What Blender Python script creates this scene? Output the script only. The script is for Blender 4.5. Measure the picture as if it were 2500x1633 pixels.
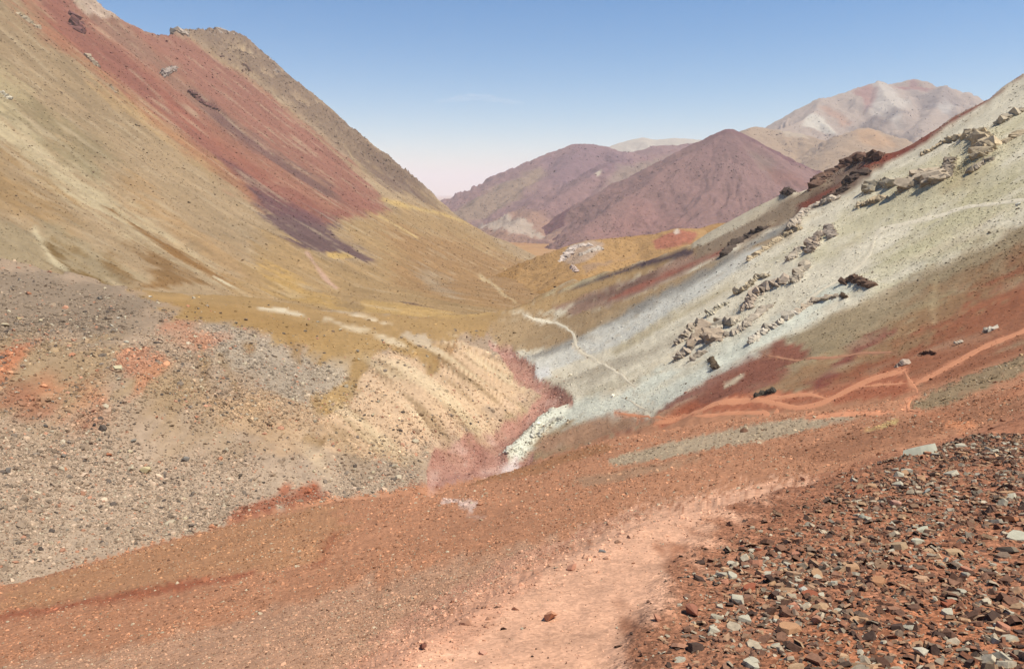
import bpy, bmesh, math, random
import numpy as np
from mathutils import Vector, Matrix

# ---------------------------------------------------------------- camera, sky, sun, exposure
scene = bpy.context.scene
for o in list(bpy.data.objects): bpy.data.objects.remove(o)
COL = scene.collection
cam_d = bpy.data.cameras.new('camera'); cam = bpy.data.objects.new('camera', cam_d); COL.objects.link(cam)
cam_d.sensor_width = 36; cam_d.lens = 26; cam_d.clip_start = 0.05; cam_d.clip_end = 200000
cam.location = (0, 0, 0); cam.rotation_euler = (math.radians(90 - 11.0), 0, 0)
scene.camera = cam
SUN_EL, SUN_AZ = math.radians(63), math.radians(106)      # azimuth clockwise from the view direction (+y)
w = bpy.data.worlds.new('World'); scene.world = w; w.use_nodes = True
nt = w.node_tree; nt.nodes.clear()
sky = nt.nodes.new('ShaderNodeTexSky'); sky.sky_type = 'NISHITA'; sky.sun_disc = False
sky.sun_elevation = SUN_EL; sky.sun_rotation = SUN_AZ; sky.altitude = 3400; sky.air_density = 1.5; sky.dust_density = 0.3; sky.ozone_density = 3.0
bg = nt.nodes.new('ShaderNodeBackground'); bg.inputs['Strength'].default_value = 0.085
wo = nt.nodes.new('ShaderNodeOutputWorld')
hs = nt.nodes.new('ShaderNodeHueSaturation'); hs.inputs['Saturation'].default_value = 1.45
nt.links.new(sky.outputs[0], hs.inputs['Color']); nt.links.new(hs.outputs[0], bg.inputs[0]); nt.links.new(bg.outputs[0], wo.inputs[0])
sd = bpy.data.lights.new('sun', 'SUN'); sd.energy = 5.0; sd.angle = math.radians(0.5); sd.color = (1.0, 0.94, 0.84)
sun = bpy.data.objects.new('sun', sd); COL.objects.link(sun)
to_sun = Vector((math.sin(SUN_AZ) * math.cos(SUN_EL), math.cos(SUN_AZ) * math.cos(SUN_EL), math.sin(SUN_EL)))
sun.rotation_euler = to_sun.to_track_quat('Z', 'Y').to_euler()
sun.location = to_sun * 200
scene.cycles.volume_bounces = 3
scene.view_settings.view_transform = 'Standard'; scene.view_settings.look = 'None'
scene.view_settings.exposure = 0.50; scene.view_settings.gamma = 1.0

# ---------------------------------------------------------------- terrain maths
EYE_PITCH = math.radians(11.0)
CP, SP = math.cos(EYE_PITCH), math.sin(EYE_PITCH)

def _hash(ix, iy, seed):
    h = (ix.astype(np.int64) * 374761393 + iy.astype(np.int64) * 668265263 + seed * 974634777) & 0xFFFFFFFF
    h = ((h ^ (h >> 13)) * 1274126177) & 0xFFFFFFFF
    h = (h ^ (h >> 16)) & 0xFFFFFFFF
    return h

def gnoise(x, y, seed=0):
    """gradient noise, about -1..1"""
    x = np.asarray(x, float); y = np.asarray(y, float)
    ix = np.floor(x); iy = np.floor(y)
    fx = x - ix; fy = y - iy
    u = fx * fx * fx * (fx * (fx * 6 - 15) + 10); v = fy * fy * fy * (fy * (fy * 6 - 15) + 10)
    def g(dx, dy):
        a = _hash(ix + dx, iy + dy, seed) * (2 * math.pi / 4294967296.0)
        return np.cos(a) * (fx - dx) + np.sin(a) * (fy - dy)
    n0 = g(0, 0) * (1 - u) + g(1, 0) * u
    n1 = g(0, 1) * (1 - u) + g(1, 1) * u
    return (n0 * (1 - v) + n1 * v) * 1.5

def fbm(x, y, seed=0, octv=4, rough=0.5):
    s = 0.0; a = 1.0; t = 0.0
    for k in range(octv):
        s = s + a * gnoise(x * 2 ** k + 17.3 * k, y * 2 ** k - 9.1 * k, seed + k)
        t += a; a *= rough
    return s / t

def ridged(x, y, seed=0, octv=4, rough=0.5):
    s = 0.0; a = 1.0; t = 0.0
    for k in range(octv):
        s = s + a * (1 - 2 * np.abs(gnoise(x * 2 ** k + 5.7 * k, y * 2 ** k + 3.3 * k, seed + k)))
        t += a; a *= rough
    return s / t

def sstep(a, b, x):
    t = np.clip((x - a) / (b - a), 0, 1)
    return t * t * (3 - 2 * t)

def smax(a, b, k):
    h = np.clip(0.5 + 0.5 * (a - b) / k, 0, 1)
    return b * (1 - h) + a * h + k * h * (1 - h)

def az_of(x, y):
    return np.arctan2(x, y)

class TPS:
    def __init__(self, pts, lam=0.0):
        P = np.array(pts, float)
        self.c = P[:, :2].mean(0); self.s = 200.0
        q = (P[:, :2] - self.c) / self.s
        n = len(q)
        K = self.U(((q[:, None] - q[None]) ** 2).sum(-1)) + lam * np.eye(n)
        A = np.zeros((n + 3, n + 3)); A[:n, :n] = K; A[:n, n] = 1; A[:n, n + 1:] = q
        A[n, :n] = 1; A[n + 1:, :n] = q.T
        b = np.zeros(n + 3); b[:n] = P[:, 2]
        self.w = np.linalg.solve(A, b); self.q = q
    @staticmethod
    def U(r2):
        return 0.5 * r2 * np.log(np.maximum(r2, 1e-12))
    def __call__(self, x, y):
        sh = np.shape(x)
        X = (np.ravel(x) - self.c[0]) / self.s; Y = (np.ravel(y) - self.c[1]) / self.s
        n = len(self.q)
        o = self.w[n] + self.w[n + 1] * X + self.w[n + 2] * Y
        for i in range(n):
            o += self.w[i] * self.U((X - self.q[i, 0]) ** 2 + (Y - self.q[i, 1]) ** 2)
        return o.reshape(sh)

def tent(x, y, spine, slope, rnd=0.0):
    """height of a ridge along a 3-D polyline, falling off at the given slope"""
    best = np.full(np.shape(x), -1e9)
    for (a, b) in zip(spine[:-1], spine[1:]):
        ax, ay, az = a; bx, by, bz = b
        dx, dy = bx - ax, by - ay
        L2 = dx * dx + dy * dy + 1e-9
        t = np.clip(((x - ax) * dx + (y - ay) * dy) / L2, 0, 1)
        d = np.hypot(x - ax - t * dx, y - ay - t * dy)
        if rnd: d = np.sqrt(d * d + rnd * rnd) - rnd
        best = np.maximum(best, az + t * (bz - az) - slope * d)
    return best

# planes: the slope under the trail (lower), and the flat bench that carries the trail
def plane_lower(x, y): return -4.5 + 0.22 * x - 0.33 * y
def plane_bench(x, y): return -1.6 + 0.05 * x - 0.229 * y
def plane_face(x, y):  return -74.2 + 0.55 * x - 0.05 * y
def plane_apron(x, y): return -27.4 + 0.406 * x - 0.246 * y

def left_profile(x, y):
    s = (x + 199) * -0.952 + (y - 595) * 0.306
    w = (x + 199) * 0.306 + (y - 595) * 0.952
    sp = np.clip(s, 0, 440)
    f = np.where(s < 0, 0.12 * s, 0.38 * sp + 0.00042 * sp * sp + 0.75 * np.maximum(s - 440, 0))
    return -85 - 0.084 * w + f

AZMAX = math.radians(43)
def clamp_az(x, y):
    r = np.hypot(x, y); a = np.clip(az_of(x, y), -AZMAX, AZMAX)
    return r * np.sin(a), r * np.cos(a)

def soft(x, k):                      # smooth max(x,0)
    return 0.5 * (x + np.sqrt(x * x + k * k))

class Near:
    def __init__(self, T):
        self.T = T
        self.tps = TPS(T['tps'], 1e-4)
        self.rail = {}
        for k in ('bench_edge', 'brow', 'crest'):
            if k in T:
                P = np.array(T[k]); a = az_of(P[:, 0], P[:, 1]); r = np.hypot(P[:, 0], P[:, 1])
                o = np.argsort(a); self.rail[k] = (a[o], r[o])
    def rr(self, k, a): return np.interp(a, *self.rail[k])
    def valley(self, x, y):
        v = self.tps(x, y)
        for sp, sl in self.T.get('spurs', []):
            v = smax(v, tent(x, y, sp, sl, 2.0), 1.5)
        return v
    def base(self, x, y, upto='crest'):
        x, y = clamp_az(np.asarray(x, float), np.asarray(y, float))
        r = np.hypot(x, y); a = az_of(x, y)
        v = self.valley(x, y)
        low = plane_lower(x, y)
        if 'brow' in self.rail:
            rb = self.rr('brow', a); low = low - 0.55 * soft(r - rb, 0.02 * rb)
        z = smax(low, v, 1.2)
        n = plane_bench(x, y)
        if 'bench_edge' in self.rail:
            re_ = self.rr('bench_edge', a); n = n - 0.75 * soft(r - re_, 0.03 * re_)
        else:
            n = n - 1e3 * (r > 40)
        z = np.where(r < 80, smax(n, z, 0.35), z)
        return z
    def height(self, x, y):
        r = np.hypot(x, y); a = np.clip(az_of(x, y), -AZMAX, AZMAX)
        rc = self.rr('crest', a)
        k = np.minimum(1.0, rc / np.maximum(r, 1e-6))
        z = self.base(x * k, y * k)
        return z - 0.5 * soft(r - rc, 0.004 * rc)

class Left:
    def __init__(self, T):
        P = np.array(T['left_crest']); self.a = az_of(P[:, 0], P[:, 1]); self.r = np.hypot(P[:, 0], P[:, 1])
        o = np.argsort(self.a); self.a = self.a[o]; self.r = self.r[o]
    def height(self, x, y):
        r = np.hypot(x, y); rc = np.interp(az_of(x, y), self.a, self.r)
        k = np.minimum(1.0, rc / r)
        return left_profile(x * k, y * k) - 0.7 * soft(r - rc, 0.004 * rc)

class Tents:
    def __init__(self, spines): self.s = spines
    def height(self, x, y):
        z = np.full(np.shape(x), -1e9)
        for sp, sl, rnd in self.s:
            z = np.maximum(z, tent(x, y, sp, sl, rnd))
        return z
    def away(self, x, y):            # distance from the first (skyline) ridges
        d = np.full(np.shape(x), 1e9)
        for sp, sl, rnd in self.s:
            flat = [(q[0], q[1], 0.0) for q in sp]
            d = np.minimum(d, -tent(x, y, flat, 1.0))
        return d

def floor_height(x, y):
    r = np.hypot(x, y)
    return -178 - 0.0028 * np.maximum(r - 1000, 0)

# ---------------------------------------------------------------- surveyed tables, all in metres on the ground
TERRAIN = {
 'tps': [[-79.62, 105.55, -59.68], [-71.03, 125.05, -64.18], [-62.31, 139.74, -67.24], [-42.87, 161.47, -70.74], [-25.34, 172.22, -73.07], [-75.54, 114.27, -61.99], [-96.92, 131.75, -55.9], [-86.82, 156.15, -61.4], [-66.24, 174.72, -65.47], [-44.09, 188.96, -70.81], [-116.31, 161.66, -48.82], [-101.55, 186.73, -50.83], [-77.76, 208.98, -56.89], [-52.73, 229.26, -67.86], [-26.92, 233.57, -71.93], [-15.06, 262.88, -73.12], [-150.92, 214.37, -39.64], [-127.33, 237.98, -44.0], [-99.25, 250.93, -50.73], [-68.79, 269.08, -62.19], [-48.52, 284.98, -64.21], [-33.46, 310.7, -68.2], [-23.66, 348.2, -74.41], [-221.54, 320.7, -27.22], [-197.72, 339.09, -37.43], [-180.33, 367.29, -49.58], [-146.22, 436.08, -62.55], [-109.33, 464.32, -74.48], [-72.0, 513.33, -84.38], [-27.69, 492.21, -88.2], [-6.38, 632.27, -101.41], [-46.52, 552.64, -91.78], [-128.77, 144.34, -43.59], [-214.62, 248.48, -31.87], [-85.85, 92.52, -48.09], [-174.18, 165.38, -40.15], [-15.3, 415.69, -88.83], [-6.09, 429.89, -94.36], [0.0, 369.87, -88.73], [8.6, 334.71, -86.18], [6.76, 294.77, -81.99], [14.85, 287.85, -80.92], [7.95, 276.46, -81.83], [0.0, 256.07, -81.94], [-6.92, 238.71, -82.16], [-12.85, 220.54, -81.29], [-2.63, 225.29, -83.04], [-20.71, 208.67, -79.47], [-21.71, 185.08, -75.07], [-11.74, 200.63, -78.89], [-23.44, 173.26, -72.97], [25.26, 217.94, -73.69], [13.07, 224.97, -79.48], [35.39, 203.94, -67.1], [6.54, 224.29, -82.95], [40.98, 177.33, -57.28], [299.63, 454.1, 67.89], [271.71, 438.26, 53.33], [247.29, 433.69, 40.12], [228.81, 423.86, 30.45], [203.31, 415.57, 16.84], [208.47, 465.88, 17.17], [185.96, 452.91, 5.43], [176.49, 485.68, -1.42], [163.56, 499.62, -9.22], [147.02, 504.71, -18.57], [115.9, 482.23, -34.57], [96.2, 526.95, -47.64], [67.85, 610.92, -67.43], [51.54, 661.75, -78.94], [30.24, 677.42, -91.44], [214.97, 321.75, 27.94], [159.88, 235.63, 1.95], [165.72, 290.77, 2.41], [137.33, 294.58, -13.4], [121.84, 315.68, -22.97], [92.14, 300.64, -38.56], [68.56, 270.5, -50.02], [82.94, 426.2, -49.89], [62.71, 373.12, -58.37], [51.16, 457.11, -68.92], [33.66, 377.41, -74.56], [23.92, 472.49, -84.67], [55.08, 242.4, -56.02], [38.96, 273.71, -66.46], [24.68, 288.1, -75.03], [125.02, 238.69, -17.37], [136.86, 237.65, -10.81], [17.31, 381.6, -83.76], [40.45, 227.7, -63.34], [28.37, 247.17, -70.95], [64.63, 228.03, -50.05], [200.3, 324.2, 19.75], [158.45, 306.33, -2.37], [18.39, 292.25, -78.7], [115.64, 166.02, -21.29], [99.31, 153.98, -24.96], [90.52, 153.06, -28.3], [79.2, 147.23, -31.46], [64.33, 150.32, -38.26], [54.85, 159.53, -44.37], [44.7, 165.25, -49.9], [40.98, 182.48, -55.65], [62.89, 129.52, -33.73], [60.52, 107.88, -29.37], [85.83, 121.92, -22.54], [51.52, 137.92, -40.41], [300.0, 200.0, 80.8], [380.0, 300.0, 119.8], [450.0, 500.0, 148.3], [420.0, 700.0, 121.8], [250.0, 80.0, 59.3], [0.0, 0.0, -26.0], [-50.0, 10.0, -35.96], [50.0, 20.0, -10.62], [-60.0, 60.0, -49.76], [20.0, 60.0, -32.64], [60.0, 60.0, -16.4], [-20.0, 90.0, -51.14], [100.0, 60.0, -0.16], [0.0, -40.0, -16.16]],
 'spurs': [([[-2.11, 226.97, -82.27], [5.58, 241.36, -78.98], [12.77, 252.02, -76.56], [22.1, 256.46, -74.69]], 0.9)],
 'bench_edge': [[-1.52, 2.5, -2.25], [-1.19, 2.92, -2.33], [-0.93, 3.35, -2.41], [-0.69, 3.74, -2.49], [-0.39, 4.23, -2.59], [0.0, 5.0, -2.75], [0.52, 5.77, -2.9], [1.24, 6.78, -3.09], [2.21, 7.51, -3.21], [3.43, 8.23, -3.31], [4.49, 9.06, -3.45], [6.11, 10.41, -3.68], [7.49, 11.55, -3.87], [10.57, 14.69, -4.43], [18.19, 21.97, -5.72]],
 'brow': [[-52.6, 55.72, -34.46], [-46.77, 61.97, -35.24], [-44.4, 67.16, -36.43], [-41.88, 76.18, -38.85], [-37.82, 84.81, -40.81], [-33.56, 94.5, -43.07], [-24.05, 90.57, -39.68], [-10.91, 74.15, -31.37], [-3.57, 76.16, -30.42], [2.51, 85.94, -32.31], [14.61, 109.54, -37.43], [21.74, 101.61, -33.25], [26.69, 92.52, -29.16], [30.34, 81.08, -24.58], [30.8, 66.97, -19.82], [34.54, 63.42, -17.83], [41.3, 68.82, -18.13], [70.25, 99.14, -21.76], [167.63, 192.84, -31.26]],
 'crest': [[-288.56, 304.1, 4.13], [-253.12, 317.94, -16.19], [-221.6, 320.79, -27.23], [-208.5, 321.86, -30.52], [-193.92, 317.66, -34.0], [-204.56, 341.54, -35.23], [-176.01, 319.4, -39.17], [-169.4, 330.34, -42.92], [-161.7, 329.34, -44.46], [-179.23, 396.55, -53.75], [-172.7, 412.57, -56.39], [-157.46, 420.79, -59.17], [-146.27, 436.23, -62.57], [-126.06, 441.57, -67.32], [-109.34, 464.35, -74.48], [-95.34, 485.65, -79.28], [-72.01, 513.4, -84.39], [-45.75, 543.45, -90.26], [-26.28, 669.26, -109.25], [-5.63, 557.7, -89.45], [30.23, 677.38, -91.44], [51.54, 661.79, -78.95], [67.85, 610.94, -67.43], [96.21, 526.97, -47.64], [108.15, 502.29, -39.87], [115.91, 482.25, -34.57], [133.11, 494.65, -25.72], [147.01, 504.68, -18.57], [163.55, 499.6, -9.22], [176.5, 485.71, -1.42], [178.75, 474.51, 0.39], [176.8, 444.41, 0.84], [185.97, 452.92, 5.43], [204.15, 469.88, 14.59], [208.46, 465.85, 17.16], [205.28, 440.26, 16.68], [200.9, 415.44, 15.52], [203.31, 415.58, 16.84], [228.82, 423.87, 30.45], [247.31, 433.72, 40.13], [271.7, 438.24, 53.33], [286.48, 445.91, 61.05], [299.64, 454.11, 67.89], [351.63, 464.81, 96.54]],
 'left_crest': [[-841.46, 905.66, 355.2], [-854.87, 1090.81, 392.8], [-837.77, 1219.07, 399.33], [-789.73, 1293.54, 374.93], [-735.6, 1295.17, 335.14], [-700.09, 1316.96, 312.12], [-687.0, 1316.12, 302.32], [-667.72, 1295.98, 285.05], [-668.36, 1330.44, 290.67], [-652.24, 1316.63, 276.68], [-640.26, 1332.6, 270.21], [-633.44, 1392.49, 274.12], [-637.16, 1450.7, 285.58], [-641.49, 1487.42, 294.27], [-653.45, 1544.44, 311.65], [-659.38, 1598.22, 324.07], [-648.97, 1601.83, 316.91], [-647.81, 1651.61, 323.49], [-662.39, 1736.43, 346.96], [-673.95, 1817.41, 367.62], [-666.66, 1835.28, 364.9], [-668.85, 1868.2, 371.45], [-655.66, 1898.44, 366.21], [-630.73, 1909.39, 349.41], [-598.26, 1896.9, 323.52], [-578.53, 1868.96, 304.75], [-534.29, 1838.8, 267.51], [-496.19, 1854.24, 241.64], [-451.9, 1847.36, 207.85], [-402.94, 1818.4, 167.3], [-381.05, 1780.49, 145.45], [-332.52, 1768.46, 107.75], [-293.02, 1782.76, 80.67], [-281.97, 1771.91, 70.87], [-256.94, 1727.53, 46.35], [-224.5, 1725.14, 23.45], [-175.18, 1693.33, -13.09], [-125.38, 1637.59, -49.64], [-88.92, 1621.51, -71.98], [-44.59, 1621.59, -95.82], [0.0, 1636.27, -117.29], [45.17, 1634.82, -138.76], [80.32, 1611.31, -155.47], [123.7, 1568.8, -172.27], [133.51, 1332.48, -163.43], [138.59, 990.6, -149.35]],
 'knoll': [([[75.16, 1151.29, -104.08], [80.25, 1152.75, -96.57], [97.2, 1175.27, -85.53], [126.28, 1207.06, -79.24], [200.77, 1258.8, -75.07], [242.31, 1259.33, -72.35], [267.84, 1250.7, -64.36], [278.14, 1251.22, -61.66], [319.02, 1291.59, -63.65], [367.2, 1313.41, -56.16], [432.0, 1314.1, -52.63]], 0.4, 10), ([[126.28, 1207.06, -79.24], [107.67, 1080.3, -102.44], [88.62, 996.05, -116.6]], 0.4, 12)],
 'purple': [([[851.26, 3000.41, 237.34], [726.26, 2904.23, 161.8], [609.23, 2819.94, 94.99], [432.0, 2644.69, -20.45], [239.26, 2420.96, -123.26]], 0.62, 8), ([[851.26, 3000.41, 237.34], [937.99, 3011.85, 191.35], [1029.32, 3031.88, 137.18], [1209.05, 3009.43, 21.71], [1356.09, 2991.35, -71.31]], 0.62, 8), ([[851.26, 3000.41, 237.34], [785.08, 2769.23, 96.2], [678.46, 2542.97, -19.66], [573.23, 2320.09, -118.12]], 0.55, 25), ([[851.26, 3000.41, 237.34], [897.23, 2757.82, 37.48], [889.75, 2583.05, -75.51]], 0.55, 25)],
 'mauve': [([[-410.4, 3942.3, -157.89], [-317.91, 4162.67, -72.36], [-162.83, 4282.4, 19.49], [-123.29, 4284.17, 28.62], [170.58, 4519.8, 192.65], [286.62, 4631.56, 243.52], [361.38, 4637.27, 272.87], [448.62, 4638.69, 280.21], [548.31, 4636.32, 267.98], [648.0, 4631.56, 243.52], [772.62, 4625.85, 214.16]], 0.5, 25), ([[770.51, 4834.92, 241.56], [918.89, 4842.37, 279.89], [1041.23, 4842.87, 282.45], [1223.45, 4847.84, 308.0], [1431.69, 4845.35, 295.22]], 0.5, 25), ([[448.62, 4638.69, 280.21], [216.0, 3983.52, 54.14], [0.0, 3440.47, -119.16], [-124.06, 3227.95, -164.34]], 0.42, 30), ([[286.62, 4631.56, 243.52], [22.15, 4081.43, 33.78], [-179.45, 3640.95, -135.96]], 0.4, 30), ([[886.15, 4117.36, 218.63], [652.43, 3903.46, 166.38], [490.49, 3693.83, 136.1], [357.78, 3475.69, 61.99], [171.69, 3150.01, -41.23], [0.0, 2825.93, -136.19]], 0.45, 15), ([[490.49, 3693.83, 136.1], [389.91, 3258.38, -7.77], [224.31, 2723.58, -138.67]], 0.45, 20)],
 'pale_range': [([[947.08, 9254.56, 442.99], [1246.15, 9276.43, 555.53], [1445.54, 9285.95, 604.46], [1595.08, 9291.65, 633.82], [1744.62, 9285.95, 604.46], [1944.0, 9290.7, 628.93], [2143.38, 9289.75, 624.04], [2342.77, 9285.95, 604.46], [2542.15, 9278.34, 565.32]], 0.6, 10), ([[5233.85, 9362.03, 995.91], [5408.31, 9379.15, 1083.98], [5537.91, 9392.47, 1152.48], [5612.68, 9390.57, 1142.7], [5697.42, 9394.37, 1162.27], [5836.98, 9396.27, 1172.06], [6081.23, 9392.47, 1152.48], [6430.15, 9406.74, 1225.88]], 0.6, 8)],
 'striped': [([[1766.77, 5973.24, 332.78], [2113.48, 6212.82, 517.15], [2229.78, 6226.14, 585.65], [2362.71, 6241.99, 667.2], [2505.6, 6255.94, 738.96], [2573.39, 6306.79, 738.54], [2796.45, 6422.74, 810.94], [3053.08, 6592.04, 895.79], [3115.88, 6596.03, 916.34], [3228.54, 6644.36, 902.9], [3331.94, 6691.26, 882.17], [3600.89, 6585.38, 861.54], [3619.27, 6484.13, 864.72], [3677.65, 6476.27, 824.27], [3824.2, 6569.4, 779.34], [4082.4, 6553.42, 697.13]], 0.62, 10), ([[3508.17, 7218.39, 973.6], [3630.46, 7222.77, 996.11], [3741.29, 7227.14, 1018.62], [3848.29, 7224.23, 1003.61], [4012.62, 7212.56, 943.59]], 0.6, 10), ([[4545.97, 7923.39, 931.89], [4676.46, 7931.42, 973.21], [4811.15, 7932.22, 977.34], [4929.01, 7933.83, 985.6], [5345.72, 7939.45, 1014.53]], 0.6, 10), ([[2505.6, 6255.94, 738.96], [2389.96, 6031.47, 632.35], [2276.53, 5816.39, 574.01], [2074.15, 5543.73, 481.48], [1836.0, 5276.05, 414.62]], 0.62, 8), ([[2276.53, 5816.39, 574.01], [2281.57, 5538.07, 452.4], [2287.94, 5260.42, 334.21]], 0.6, 8), ([[3115.88, 6596.03, 916.34], [2989.94, 6151.05, 723.44], [2946.46, 5817.57, 580.1]], 0.6, 10), ([[3619.27, 6484.13, 864.72], [3283.2, 5930.49, 636.94], [2880.0, 5382.8, 439.71]], 0.55, 15)],
 'tan_hills': [([[1379.63, 4845.35, 295.22], [1510.01, 4962.14, 371.96], [1642.15, 5176.82, 428.24], [1741.85, 5174.18, 414.65], [1926.83, 5063.97, 371.72], [2056.43, 4844.36, 290.11]], 0.5, 10), ([[1642.15, 5176.82, 428.24], [1620.0, 4624.9, 209.26], [1612.25, 4192.14, 79.21]], 0.45, 20), ([[2201.21, 4760.73, 383.97], [2093.54, 4652.48, 351.16], [1837.66, 4323.23, 229.56], [1598.4, 3989.7, 85.95]], 0.55, 60), ([[2201.21, 4760.73, 383.97], [2268.0, 4648.68, 331.59], [2262.46, 4428.44, 246.72], [2104.62, 4094.12, 99.03]], 0.55, 60)],
}
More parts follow.
